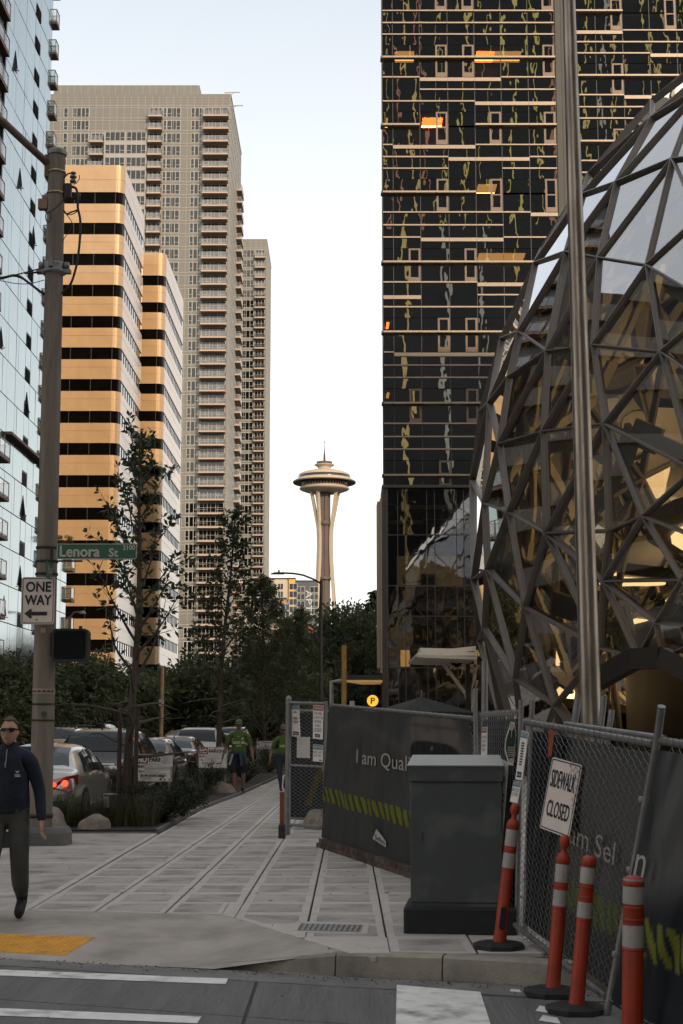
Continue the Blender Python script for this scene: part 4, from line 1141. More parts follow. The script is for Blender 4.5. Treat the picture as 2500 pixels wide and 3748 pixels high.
for e in bm.edges:
    a, b = e.verts[0].co, e.verts[1].co; c = (a + b) / 2; n = (c - C0).normalized()
    if max(a.z, b.z) < ground_z: continue
    w = c + Vector((SC.x, SC.y, 0)); u, v_ = proj(w)
    if n.y < 0 and v_ > 2450 and u > 2260: continue
    tgt = MB() if visible(c, n) else rest_f
    sl_ = min(1, (a - b).length / 4.2); tgt.beam(a, b, .155 * sl_, .12, up=n, off=-.10); tgt.beam(a, b, .09 * sl_, .14, up=n, off=0); tgt.beam(a, b, .035, .05, up=n, off=.09)
    if tgt is not rest_f: tgt.build('mullion', M['sphere_frame'], SPH)
o = rest_g.build('rear_glazing', M['sphere_glass'], SPH); o['kind'] = 'stuff'
o = rest_f.build('rear_frame', M['sphere_frame'], SPH); o['kind'] = 'stuff'
# entrance arch
ar = [on_sphere(*p) for p in [(2200, 2485), (2335, 2408), (2437, 2402), (2560, 2460), (2660, 2560)]]
m = MB()
for p, q in zip(ar[:-1], ar[1:]): m.beam(C0 + p * (SR + .15), C0 + q * (SR + .15), .32, .55, up=(0, 0, 1))
m.build('entrance_arch', M['dark_pier'], SPH)
# inner cream steel lattice: broad curved plates with lens-shaped gaps
lat = MB()
for e in bm.edges:
    a, b = e.verts[0].co, e.verts[1].co; c = (a + b) / 2; n = (c - C0).normalized()
    if c.z < 1.5 or n.y > .55: continue
    if (a - b).length < 3.2: continue
    s = .952
    P = []
    for t in (0, .25, .5, .75, 1):
        p = a.lerp(b, t); p = C0 + (p - C0).normalized() * SR * (s - .02 * math.sin(math.pi * t)); P.append((p, .95 - .62 * math.sin(math.pi * t)))
    for (p, w0), (q, w1) in zip(P[:-1], P[1:]): lat.beam(p, q, (w0 + w1) / 2, .16, up=n)
lat.build('inner_lattice', M['sphere_white'], SPH)
fl = MB()
for z, r_ in ((4.3, 16.5), (8.6, 15.5), (13.0, 13.0), (17.2, 10.0)):
    fl.lathe([(.1, 0), (r_, 0), (r_, .55), (.1, .55)], (1.5, 1.5, z), 40, smooth=False)
fl.lathe([(5.5, 0), (5.5, 21)], (2, 3, 0), 20)
gw = MB()  # glowing rings and core bands added to turn the interior gold, not lamps
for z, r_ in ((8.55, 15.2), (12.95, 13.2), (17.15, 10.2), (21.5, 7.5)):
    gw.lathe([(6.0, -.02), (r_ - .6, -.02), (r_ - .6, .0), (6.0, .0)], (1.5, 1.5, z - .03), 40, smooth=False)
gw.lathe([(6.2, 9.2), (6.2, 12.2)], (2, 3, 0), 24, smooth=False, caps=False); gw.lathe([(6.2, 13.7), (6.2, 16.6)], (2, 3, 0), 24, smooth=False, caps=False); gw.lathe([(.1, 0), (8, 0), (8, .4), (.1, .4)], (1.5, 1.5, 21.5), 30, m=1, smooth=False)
gw.build('glow_soffit', [emit_mat('added_warm_glow', (1.0, .68, .32), 1.5), M['sphere_white']], SPH)
fl.build('floor_plate', mat('interior_floor_edge', (.16, .15, .13), .8), SPH)
st = MB(); st.lathe([(15.2, 0), (15.2, 5)], (0, 0, 0), 48, caps=False); st.build('base_wall', M['dark_wall'], SPH)
# planting inside
M['inside_leaf'] = leafmat('conservatory_leaf', (.07, .10, .035), .3)
pl = MB()
for k in range(70):
    a = rS.uniform(math.pi * .85, math.pi * 1.75); lev = rS.choice((4.9, 9.2, 13.6, 4.9)); r_ = {4.9: 15, 9.2: 14, 13.6: 11.5}[lev] * rS.uniform(.8, 1.02)
    c = Vector((1.5 + r_ * math.cos(a), 1.5 + r_ * math.sin(a), lev))
    hgt = rS.uniform(.8, 2.6); big = rS.random() < .5
    pl.tube([c, c + Vector((0, 0, hgt))], .06, 4)
    for j in range(26 if big else 40):
        t = rS.uniform(0, 2 * math.pi); L = rS.uniform(.7, 1.6) if big else rS.uniform(.3, .7); el = rS.uniform(-.3, .9)
        d = Vector((math.cos(t) * math.cos(el), math.sin(t) * math.cos(el), math.sin(el))); s = d.cross(Vector((0, 0, 1))).normalized() * (.10 if big else .12)
        p = c + Vector((0, 0, hgt * rS.uniform(.55, 1))); q = p + d * L * .6; r2 = p + d * L + Vector((0, 0, -.35 * L))
        pl.add([p, q + s, r2, q - s], [(0, 1, 2, 3)])
o = pl.build('indoor_planting', M['inside_leaf'], None, (SC.x, SC.y, 0)); tag(o, 'leafy plants growing on the floors inside the glass sphere', 'plants', kind='stuff')
bm.free()

# ---------------------------------------------------------------- white steel canopy by the dark tower
M['white_steel'] = mat('warm_white_steel', (.80, .73, .64), .5, var=.05)
YK = 62.0
K0 = at(1640, 2500, YK)
KT = empty('steel_tree_canopy', (K0.x, YK, 0), 0, 'white steel canopy on branching struts between the dark tower and the sphere', 'canopy')
def KP(u, v, dy=0): p = at(u, v, YK + dy); return Vector((p.x - K0.x, dy, p.z))
m = MB()
for (pa, w) in (([(1537, 2371), (1655, 2374), (1742, 2364), (1742, 2382), (1655, 2390), (1537, 2386)], .9), ([(1530, 2387), (1745, 2387), (1745, 2400), (1530, 2399)], 2.4), ([(1523, 2394), (1570, 2398), (1745, 2403), (1745, 2414), (1560, 2408), (1523, 2404)], 3.4)):
    m.prism([KP(u, v, -w) for u, v in pa][::-1], (0, w * 2, 0))
m.build('roof_plate', M['white_steel'], KT)
for pa in ([(1608, 2412), (1660, 2480), (1705, 2540), (1708, 2560)], [(1620, 2402), (1665, 2434), (1738, 2460)], [(1560, 2400), (1645, 2420), (1655, 2447)], [(1740, 2408), (1738, 2470), (1730, 2540), (1730, 2640)], [(1660, 2446), (1700, 2418), (1730, 2405)], [(1745, 2490), (1732, 2530)], [(1655, 2430), (1742, 2438)]):
    m = MB()
    for a, b in zip(pa[:-1], pa[1:]): m.beam(KP(*a), KP(*b), .13, .16, up=(0, 1, 0))
    m.build('strut', M['white_steel'], KT)
m = MB(); m.beam(KP(1712, 2430), KP(1712, 2670), .18, .18, up=(0, 1, 0)); m.build('column', M['dark_pier'], KT)
# market umbrellas
def umbrella(u, v, Y, w, h, label):
    c = at(u, v, Y)
    o = empty('market_umbrella', (c.x, Y, 0), .35, label, 'umbrella')
    M_ = MB(); n = 4
    rim = []
    for k in range(n):
        a = math.pi / 2 * k + .785; rim.append(Vector((w * math.cos(a), w * math.sin(a), c.z - h)))
    top = Vector((0, 0, c.z))
    for k in range(n):
        a, b = rim[k], rim[(k + 1) % n]; mid = (a + b) / 2 + Vector((0, 0, -.0)); mid *= .96; mid.z = c.z - h + .05
        M_.add([top, a, mid], [(0, 1, 2)]); M_.add([top, mid, b], [(0, 1, 2)])
        M_.quad(a, mid, mid - Vector((0, 0, .13)), a - Vector((0, 0, .13))); M_.quad(mid, b, b - Vector((0, 0, .13)), mid - Vector((0, 0, .13)))
    M_.build('umbrella_canopy', mat('charcoal_canvas', (.035, .037, .04), .85, var=.15), o)
    p = MB(); p.tube([(0, 0, 0), (0, 0, c.z + .22)], .035, 8); p.lathe([(.3, 0), (.3, .08), (.06, .12)], n=12)
    for k in range(n): p.tube([(0, 0, c.z - h * .5), rim[k] * .98 + Vector((0, 0, -.03))], .015, 4)
    p.build('umbrella_pole', M['fin_tan'], o)
umbrella(1543, 2551, 48, 1.95, .52, 'charcoal square market umbrella standing in front of the dark podium')
# ---------------------------------------------------------------- blocks behind the viewer (unseen, added to shade the street and reflect in the glass)
def back_block(name, label, x0, x1, y0, y1, h, m1, piers, sx, sz, pw, band=True):
    o = empty(name, (x0, y1, 0), 0, label, 'building')
    b = MB(); b.box(0, y0 - y1, 0, x1 - x0, -.3, h); b.build('wall', m1, o)
    x, k = 0, 0
    while x < x1 - x0:
        w = pw * rS.choice((.6, 1, 1, 1.5)); f = MB(); f.box(x, -.3, 2, x + w, .15, h); f.build('facade_pier', piers[rS.randrange(len(piers))], o)
        x += sx * rS.uniform(.6, 1.4)
    if band:
        f = MB(); z = 4
        while z < h: f.box(0, -.3, z, x1 - x0, .02, z + .7); z += sz
        f.build('floor_band', piers[-1], o)
    return o
M['warm_pier'] = mat('honey_stone_pier', (.62, .42, .16), .7, var=.15, scale=.2)
M['pale_pier'] = mat('pale_render_pier', (.62, .58, .50), .7, var=.1, scale=.2)
M['back_glass'] = mat('dark_back_glass', (.014, .016, .018), .25, 0, var=.4, scale=.2, spec=.25)
M['lime_pier'] = mat('lime_yellow_pier', (.90, .74, .24), .7, var=.1, scale=.2)
M['rose_pier'] = mat('rose_terracotta_pier', (.66, .30, .20), .7, var=.1, scale=.2)
M['honey'] = mat('bright_honey_pier', (.90, .66, .26), .7, var=.1, scale=.2)  # pier colours picked for the streaks they reflect in the dark tower
back_block('shade_block', 'unseen dark glazed block with honey piers, added across the cross street to shade it', 4, 175, -120, -26, 80, M['back_glass'], [M['honey'], M['pale_pier'], M['warm_pier'], M['rose_pier']], 5, 4, .35, False)
LB = empty('left_reflection_block', (-26, 24, 0), 0, 'unseen taupe banded block on the left of the avenue, shaped for reflections in the sphere', 'building')  # out of view, put in so the sphere panes have a facade to reflect
b = MB(); b.box(-34, 0, 0, -.3, 72, 42); b.build('wall', M['back_glass'], LB)
b = MB()
for k in range(12): b.box(-34, -.1, k * 3.6, 0, 72.1, k * 3.6 + 1.3)
b.build('panel_band', M['taupe'], LB)
back_block('reflection_block', 'unseen dark tower with thin coloured piers, added for its reflection behind the shade block', -2, 93, -190, -150, 190, M['back_glass'], [M['honey'], M['lime_pier'], M['honey'], M['lime_pier'], M['pale_pier'], M['rose_pier']], 4.6, 4, .42, False)
back_block('corner_block', 'unseen pale rendered corner block across the cross street, toned to bounce light', -90, -23, -75, -26, 48, M['pale_pier'], [M['pale_pier'], M['warm_pier']], 5, 3.6, 1.2)
# ================================================================ trees and planting
M['bark'] = mat('grey_brown_bark', (.085, .065, .05), .9, var=.3, scale=8, bump=.5, bscale=30, stretch=(1, 1, .3))
M['leaf_young'] = leafmat('dark_oval_leaf', (.05, .068, .032), .22, .45)
M['leaf_dense'] = leafmat('dense_dark_leaf', (.088, .108, .055), .4)
M['leaf_mid'] = leafmat('mid_green_leaf', (.105, .122, .058), .4)
M['leaf_willow'] = leafmat('narrow_dark_leaf', (.088, .108, .055), .4)
M['needle_leaf'] = leafmat('conifer_spray', (.024, .036, .018), .15)
M['shrub_leaf'] = leafmat('shrub_leaf', (.022, .036, .020), .15)
M['grass_leaf'] = leafmat('sedge_blade', (.075, .080, .040), .3)
def leaf_quad(mb, p, d, L, W, rr, droop=.2):
    d = Vector(d).normalized(); s = d.cross(Vector((rr.gauss(0, 1), rr.gauss(0, 1), rr.gauss(0, 1))))
    if s.length < 1e-5: s = d.orthogonal()
    s = s.normalized() * W / 2; n = Vector((0, 0, -droop * L))
    mb.add([p, p + d * L * .5 + s, p + d * L + n, p + d * L * .5 - s], [(0, 1, 2, 3)])
def young_tree(label, x, y, h, seed, r0=.065, first=.2, leaf_from=.45, nb=26, spread=1.0, leaf=(.15, .062), dens=1.0, willow=False, lean=(0, 0), group='young trees in the planting strip', lm='leaf_young'):
    rr = random.Random(seed)
    T = empty('young_tree', (x, y, .04), 0, label, 'tree', group)
    tr, lf = MB(), MB()
    trunk = []
    for i in range(13):
        t = i / 12; trunk.append((Vector((lean[0] * t + .05 * math.sin(t * 7 + seed) * h / 8, lean[1] * t + .05 * math.cos(t * 5 + seed) * h / 8, t * h)), r0 * (1 - t) ** .8 + .008))
    tr.tube([p for p, _ in trunk], [r for _, r in trunk], 8)
    def whorl(p, d, n, k=1.0):
        for _ in range(n):
            a = Vector((rr.gauss(0, 1), rr.gauss(0, 1), rr.gauss(0, .7))).normalized()
            dd = (d * .7 + a).normalized()
            if willow: dd.z -= .25
            leaf_quad(lf, p + a * .02, dd, leaf[0] * rr.uniform(.65, 1.15) * k, leaf[1] * rr.uniform(.7, 1.1) * k, rr, .35 if willow else .12)
    for b in range(nb):
        t = first + (0.97 - first) * (b + rr.random() * .7) / nb
        i = min(int(t * 12), 11); p0 = trunk[i][0].lerp(trunk[i + 1][0], t * 12 - i)
        az = b * 2.4 + rr.uniform(-.5, .5)
        L = spread * h * .24 * (1.12 - t) ** .7 * rr.uniform(.7, 1.2)
        low = t < leaf_from
        up = .95 if not low else rr.uniform(-.05, .45)
        if willow: up = .45
        d = Vector((math.cos(az), math.sin(az), up)).normalized()
        pts = [p0]; rad = [max(.007, trunk[i][1] * .45)]
        n = 6
        for k in range(1, n + 1):
            d = (d + Vector((rr.gauss(0, .10), rr.gauss(0, .10), (.10 if not low else -.10 * (k > 3)) + rr.gauss(0, .06)))).normalized()
            pts.append(pts[-1] + d * L / n); rad.append(rad[0] * (1 - k / n) + .004)
        tr.tube(pts, rad, 5)
        for k in range(2, n + 1):
            if rr.random() < (.95 if not low else .5):
                sd = (d + Vector((rr.gauss(0, .7), rr.gauss(0, .7), rr.gauss(0, .5)))).normalized()
                sp = [pts[k], pts[k] + sd * L * .15, pts[k] + sd * L * .28 + Vector((0, 0, .02 if not low else -.05))]
                tr.tube(sp, [.006, .005, .003], 4, caps=False)
                if not low:
                    whorl(sp[1], sd, int(5 * dens)); whorl(sp[2], sd, int(9 * dens))
            if not low: whorl(pts[k], d, int(6 * dens))
        if not low: whorl(pts[-1], d, int(11 * dens))
        elif rr.random() < .2: whorl(pts[-1], d, 2)
    for k in range(12): whorl(trunk[-1][0] - Vector((0, 0, k * h * .012)), Vector((0, 0, 1)), int(6 * dens))
    tr.build('trunk', M['bark'], T)
    o = lf.build('foliage', M[lm], T); o['kind'] = 'stuff'
    return T
def crown_mesh(seed, n_lobes, n_leaf, size, shape=(1, 1, .8), lm='leaf_dense', inner=.35):
    """unit crown about 1 m in radius made of leaf faces gathered in clumps, gaps between them"""
    rr = random.Random(seed); lf = MB(); lobes = []
    for _ in range(n_lobes):
        a = Vector((rr.gauss(0, 1), rr.gauss(0, 1), rr.gauss(0, 1))).normalized() * rr.uniform(inner, .86)
        lobes.append((Vector((a.x * shape[0], a.y * shape[1], a.z * shape[2])), rr.uniform(.14, .30)))
    for _ in range(n_leaf):
        c, r = rr.choice(lobes)
        a = Vector((rr.gauss(0, 1), rr.gauss(0, 1), rr.gauss(0, .8))).normalized() * r * rr.uniform(.45, 1.08)
        leaf_quad(lf, c + a, a.normalized() + Vector((rr.gauss(0, .8), rr.gauss(0, .8), rr.gauss(0, .5))), size * rr.uniform(.6, 1.3), size * rr.uniform(.35, .6), rr)
    return lf.mesh('foliage', M[lm]), lobes
def branch_mesh(seed, lobes, h, r):
    rr = random.Random(seed); tr = MB()
    # trunk 0..1 in height, limbs reach the lobes of the crown (crown centre at z = h, radius r)
    tr.tube([(0, 0, 0), (.05, .02, h * .5), (0, .05, h * .85), (0.03, 0, h + r * .3)], [.2, .15, .12, .04], 8)
    for c, q in lobes[::2]:
        p = Vector((0, 0, h * .55 + rr.random() * h * .3)); e = Vector((c.x * r, c.y * r, h + c.z * r * .9)); m = p.lerp(e, .5) + Vector((0, 0, .25 * r * .5))
        tr.tube([p, m, e], [.08, .05, .02], 5, caps=False)
    return tr.mesh('trunk', M['bark'])
_kinds = []
for s, (nl, nn, sz, lm) in enumerate([(60, 12000, .085, 'leaf_dense'), (48, 9000, .095, 'leaf_mid'), (56, 11000, .08, 'leaf_dense')]):
    _kinds.append(crown_mesh(20 + s, nl, nn, sz, lm=lm))
def street_tree(label, x, y, top, r, kind, seed=0, shape=1.0, group='street trees along the avenue', base=0.0):
    T = empty('street_tree', (x, y, base), seed * 1.3, label, 'tree', group)
    me, lobes = _kinds[kind]; h = top - r * .86 * shape
    link('trunk', branch_mesh(seed, lobes, h, r), T)
    o = link('foliage', me, T, (0, 0, h)); o.scale = (r, r, r * shape); o['kind'] = 'stuff'
    return T
# young trees in the planting strip, nearest first
X1 = at(470, 2900, 25).x
young_tree('slim young tree with bare lower twigs beside the crossing, held by two timber stakes', X1, 25, zat(1610, 25), 4, .075, .16, .36, 34, 1.15, (.15, .066), .55, lean=(.12, 0))
young_tree('leafy young tree behind the second tow-away notice, before the grey towers', at(790, 2850, 45).x, 45, zat(1875, 45), 8, .085, .2, .3, 38, 1.0, (.19, .085), .6, lean=(.45, 0))
young_tree('narrow-leaved young tree with drooping twigs beside the walkers, third along the strip', at(972, 2800, 66).x, 66, zat(2120, 66), 15, .09, .12, .1, 46, 1.2, (.30, .06), 1.7, willow=True, lean=(-.3, 0), lm='leaf_willow')
young_tree('narrow-leaved young tree under the curved street lamp, fourth along the strip', at(1080, 2800, 88).x, 88, zat(2250, 88), 23, .1, .12, .08, 46, 1.5, (.36, .08), 1.8, willow=True, lm='leaf_willow')
# timber stakes
for dx, lab in ((-.15, 'timber stake on the left of the slim young tree'), (.13, 'timber stake on the right of the slim young tree')):
    m = MB(); m.tube([(0, 0, 0), (.0, 0, 1.95)], [.038, .036], 8); m.lathe([(.036, 1.95), (.02, 1.97)], n=8)
    o = m.build('tree_stake', M['wood_dark'], None, (X1 + dx, 24.9, .04)); tag(o, lab, 'stake', 'stakes of the slim young tree')
m = MB(); m.tube([(X1 - .15, 24.9, 1.7), (X1, 24.86, 1.66), (X1 + .13, 24.9, 1.72)], .015, 5)
o = m.build('tree_tie', M['black']); tag(o, 'black strap tying the slim young tree to its stakes', 'strap')
# street trees
STREET = [ # u, v_top, Y, r, kind, shape, label
    (-20, 2480, 48, 2.3, 1, 1.0, 'low dark tree at the left edge behind the walking man'),
    (40, 2325, 70, 3.6, 0, 1.0, 'dense tree left of the wooden pole below the glass tower'),
    (190, 2340, 80, 3.6, 2, 1.0, 'dense tree behind the wooden pole and signal box'),
    (300, 2345, 92, 3.8, 0, 1.0, 'spreading tree right of the signal box'),
    (430, 2410, 104, 4.0, 1, .9, 'spreading tree below the near ochre tower'),
    (735, 2345, 128, 6.0, 0, 1.0, 'big rounded dark tree below the taupe apartment tower'),
    (640, 2440, 150, 4.0, 2, 1.0, 'smaller dark tree left of the big rounded one'),
    (560, 2430, 170, 3.6, 1, 1.0, 'distant tree below the lower ochre tower'),
    (880, 2370, 165, 5.0, 2, 1.0, 'dark tree right of the big rounded one'),
    (1010, 2300, 190, 6.5, 1, 1.1, 'tall loose tree in front of the cream far block'),
    (1120, 2270, 165, 6.0, 0, 1.2, 'tall tree in front of the slate lettered block'),
    (1215, 2190, 150, 5.2, 1, 1.5, 'tall tree right of the observation tower foot'),
    (1300, 2125, 142, 5.6, 2, 1.6, 'tallest leafy tree left of the tan blade panel'),
    (1350, 2280, 128, 3.8, 0, 1.4, 'dense tree behind the amber entrance canopy'),
    (1190, 2400, 120, 4.0, 2, 1.2, 'dense tree behind the chain-link gate'),
    (1060, 2420, 130, 4.2, 0, 1.2, 'dense tree beside the curved street lamp pole'),
    (950, 2450, 120, 3.6, 1, 1.2, 'dark tree behind the third young tree'),
]
for i, (u, v, Y, r, k, sh, lab) in enumerate(STREET):
    p = at(u, v, Y); street_tree(lab, p.x, Y, p.z, r, k, i + 1, sh)
def conifer(label, x, y, h, r, seed):
    rr = random.Random(seed); T = empty('conifer_tree', (x, y, 0), 0, label, 'tree')
    tr, lf = MB(), MB(); tr.tube([(0, 0, 0), (0, 0, h * .6), (.1, 0, h)], [.3, .2, .03], 8)
    for k in range(150):
        t = .15 + .84 * k / 150; az = k * 2.4; L = r * (1.05 - t) ** .75 * rr.uniform(.75, 1.1)
        p = Vector((0, 0, t * h)); pts = [p]
        for q in range(1, 6): pts.append(p + Vector((math.cos(az) * L * q / 5, math.sin(az) * L * q / 5, -.28 * L * (q / 5) ** 1.6 + .05 * L)))
        tr.tube(pts, [.05, .04, .03, .02, .015, .01], 4, caps=False)
        for q in range(1, 6):
            for _ in range(9):
                d = Vector((math.cos(az) + rr.gauss(0, .7), math.sin(az) + rr.gauss(0, .7), -.35 + rr.gauss(0, .25)))
                leaf_quad(lf, pts[q] + Vector((rr.gauss(0, .1), rr.gauss(0, .1), 0)), d, .65, .16, rr, .3)
    tr.build('trunk', M['bark'], T); o = lf.build('foliage', M['needle_leaf'], T); o['kind'] = 'stuff'
p = at(1392, 2150, 150)
conifer('drooping conifer rising behind the tan blade panel of the dark tower', p.x, 150, p.z, 6.0, 9)
# a yellow-green shrub on a terrace by the glass tower
p = at(228, 1972, 122); me, lo = _kinds[1]
o = link('terrace_shrub', crown_mesh(91, 14, 900, .2, lm='grass_leaf')[0], None, p); o.scale = (.85, .8, .55)
o.data.materials[0] = leafmat('yellow_green_leaf', (.22, .17, .03), .3); tag(o, 'small yellow-green shrub on the wing roof above the green street sign', 'shrub')
# shrubs, sedge and boulders in the strip
def shrub(label, x, y, r, h, seed, n=3000, lm='shrub_leaf', leaf=.055):
    rr = random.Random(seed); T = empty('shrub', (x, y, .04), 0, label, 'shrub', 'shrubs in the planting strip'); st, lf = MB(), MB()
    for k in range(60):
        az = rr.uniform(0, 6.28); d = Vector((math.cos(az) * rr.uniform(.1, 1), math.sin(az) * rr.uniform(.1, 1), rr.uniform(.5, 1.1)))
        L = rr.uniform(.6, 1); e = Vector((d.x * r * L, d.y * r * L, d.z * h * L)); m = e * .5 + Vector((0, 0, .06))
        st.tube([(0, 0, 0), m, e], [.012, .008, .004], 4, caps=False)
        for _ in range(n // 60):
            t = rr.uniform(.4, 1.05); p = m.lerp(e, (t - .4) / .6) + Vector((rr.gauss(0, .05), rr.gauss(0, .05), rr.gauss(0, .04)))
            leaf_quad(lf, p, Vector((d.x, d.y, .6)) + Vector((rr.gauss(0, .8), rr.gauss(0, .8), rr.gauss(0, .6))), leaf * rr.uniform(.7, 1.4), leaf * .4, rr)
    st.build('stem', M['bark'], T); o = lf.build('foliage', M[lm], T); o['kind'] = 'stuff'; return T
shrub('broad dark shrub spilling toward the walk in front of the first tow-away notice', at(600, 2960, 25.6).x, 25.4, .95, .62, 3, 4600)
shrub('second dark shrub beside the walk edge right of the broad one', at(668, 2985, 26.8).x, 26.8, .62, .7, 5, 3000)
shrub('low shrub below the second tow-away notice', at(760, 2900, 36).x, 36, .8, .8, 7, 2600)
shrub('small dark shrub between the boulders and the slim young tree', at(500, 2990, 25).x, 25, .6, .65, 8, 2600)
shrub('low shrub behind the walking man in green', at(900, 2850, 43).x, 43, 1.1, .9, 12, 2600)
shrub('loose shrub behind the walkers further up the strip', at(985, 2800, 52).x, 52, 1.3, 1.0, 13, 2600)
sg = MB(); rr = random.Random(2)
for k in range(5200):
    x = rr.uniform(-3.94, -3.0); y = rr.uniform(24.0, 26.5) if rr.random() < .7 else rr.uniform(26, 44)
    if rr.random() < .3: x, y = rr.uniform(-5.4, -3.9), rr.uniform(24.0, 24.6)
    if x > leftx(y) - .05: continue
    L = rr.uniform(.15, .52); az = rr.uniform(0, 6.28); b = rr.uniform(.15, .55)
    p = Vector((x, y, .04)); e = p + Vector((math.cos(az) * L * b, math.sin(az) * L * b, L)); t = e + Vector((math.cos(az) * L * .35, math.sin(az) * L * .35, -.1 * L)); s = Vector((-math.sin(az), math.cos(az), 0)) * .004
    sg.add([p - s, p + s, e + s * .7, t, e - s * .7], [(0, 1, 2, 4), (4, 2, 3)])
o = sg.build('sedge_grass', M['grass_leaf']); tag(o, 'wispy dark sedge grass filling the planting strip', 'grass', kind='stuff')
M['boulder'] = mat('granite_boulder', (.27, .225, .175), .9, var=.25, scale=5, bump=.6, bscale=25, dark=((.10, .085, .07), .5, 3))
def boulder(label, x, y, sx, sy, sz, seed, flat=None, z=.0):
    bm = bmesh.new(); bmesh.ops.create_icosphere(bm, subdivisions=4, radius=1)
    for v in bm.verts:
        n = mnoise.noise(v.co * 1.3 + Vector((seed * 7, 0, 0))) * .22 + mnoise.noise(v.co * 4 + Vector((seed, 3, 0))) * .05
        v.co = v.co * (1 + n)
        if flat and v.co.dot(Vector(flat)) > .72: v.co -= Vector(flat) * (v.co.dot(Vector(flat)) - .72)
        v.co = Vector((v.co.x * sx, v.co.y * sy, v.co.z * sz))
    me = bpy.data.meshes.new('boulder'); bm.to_mesh(me); bm.free(); me.materials.append(M['boulder'])
    for p in me.polygons: p.use_smooth = True
    o = link('boulder', me, None, (x, y, z)); tag(o, label, 'boulder', 'boulders at the edge of the planting strip'); return o
pb = gr(232, 3020); boulder('larger pale granite boulder just right of the walking man hand', pb.x + .05, 23.7, .33, .28, .36, 1)
pb = gr(392, 3025); boulder('rounded tan boulder with a split face below the small lamp post', pb.x, 23.7, .27, .24, .28, 2, flat=(.85, -.5, .15))
pb = at(804, 2900, 36.2); boulder('wide grey boulder beside the man in the green shirt', pb.x, 36.2, .42, .3, .33, 3)
pb = at(440, 2950, 26.2); boulder('half hidden boulder behind the small lamp post', pb.x, 26.2, .3, .3, .38, 5)
# small path light
pl_ = at(402, 2990, 24.3); o = empty('path_light', (pl_.x, 24.3, .04), -.3, 'small dark path light with a bright metal louvre beside a boulder', 'light')
m = MB(); m.box(-.07, -.07, 0, .07, .07, .50); m.build('post', M['wood_dark'], o)
m = MB(); m.box(-.085, -.085, .30, .02, -.071, .48); m.box(-.09, -.09, .50, .09, .09, .52); m.build('louvre', M['galv'], o)
# ================================================================ cars
M['tyre'] = M['rubber']
M['rim'] = mat('alloy_rim', (.42, .42, .42), .35, .8, var=.05)
M['car_glass'] = mat('tinted_car_glass', (.02, .026, .03), .06, 0, var=0, spec=.35)
M['tail_red'] = mat('red_tail_lamp_lens', (.26, .018, .012), .15, 0, var=.25, scale=20, coat=1)
M['tail_lit'] = emit_mat('lit_tail_lamp', (1.0, .10, .05), .9)
M['headlamp'] = mat('headlamp_lens', (.55, .56, .58), .1, .3, var=.1, coat=1)
M['chrome'] = mat('chrome', (.6, .6, .6), .12, 1, var=0)
M['plate'] = mat('number_plate', (.42, .44, .46), .5, var=.1)
def paint(name, c, metal=.35): return mat(name, c, .28, metal, var=.04, scale=2, coat=1)
SED = [ # y, zlow, zbelt, ztop, wlow, wbelt, wtop
    (0.0, .46, .72, .80, .66, .72, .60), (.07, .34, .84, .97, .80, .83, .68), (.16, .27, .90, 1.03, .86, .875, .70), (.50, .22, .93, 1.06, .89, .90, .72), (.62, .22, .935, 1.085, .89, .90, .70),
    (1.05, .20, .94, 1.30, .895, .905, .60), (1.45, .20, .94, 1.43, .90, .905, .575), (2.0, .19, .94, 1.475, .90, .905, .57), (2.6, .19, .93, 1.47, .90, .905, .575), (2.95, .19, .92, 1.39, .90, .905, .60),
    (3.45, .19, .91, 1.10, .895, .90, .70), (3.60, .20, .90, 1.00, .89, .895, .74), (4.1, .22, .84, .93, .87, .87, .70), (4.45, .26, .72, .80, .78, .80, .62), (4.6, .38, .58, .66, .62, .66, .5)]
SUV = [
    (0.0, .50, .86, .95, .72, .80, .70), (.05, .38, .98, 1.10, .86, .90, .78), (.14, .34, 1.06, 1.22, .92, .94, .76), (.35, .30, 1.08, 1.52, .94, .955, .70), (.55, .28, 1.08, 1.66, .95, .96, .68), (.62, .28, 1.08, 1.70, .95, .96, .67),
    (1.2, .27, 1.08, 1.73, .955, .965, .66), (2.0, .27, 1.08, 1.74, .955, .965, .66), (2.8, .27, 1.07, 1.71, .955, .965, .66), (3.15, .27, 1.06, 1.60, .95, .96, .68), (3.65, .27, 1.05, 1.24, .95, .955, .76),
    (3.8, .28, 1.04, 1.12, .94, .945, .80), (4.3, .30, .98, 1.06, .92, .92, .76), (4.7, .34, .84, .93, .82, .84, .68), (4.85, .46, .68, .76, .66, .70, .55)]
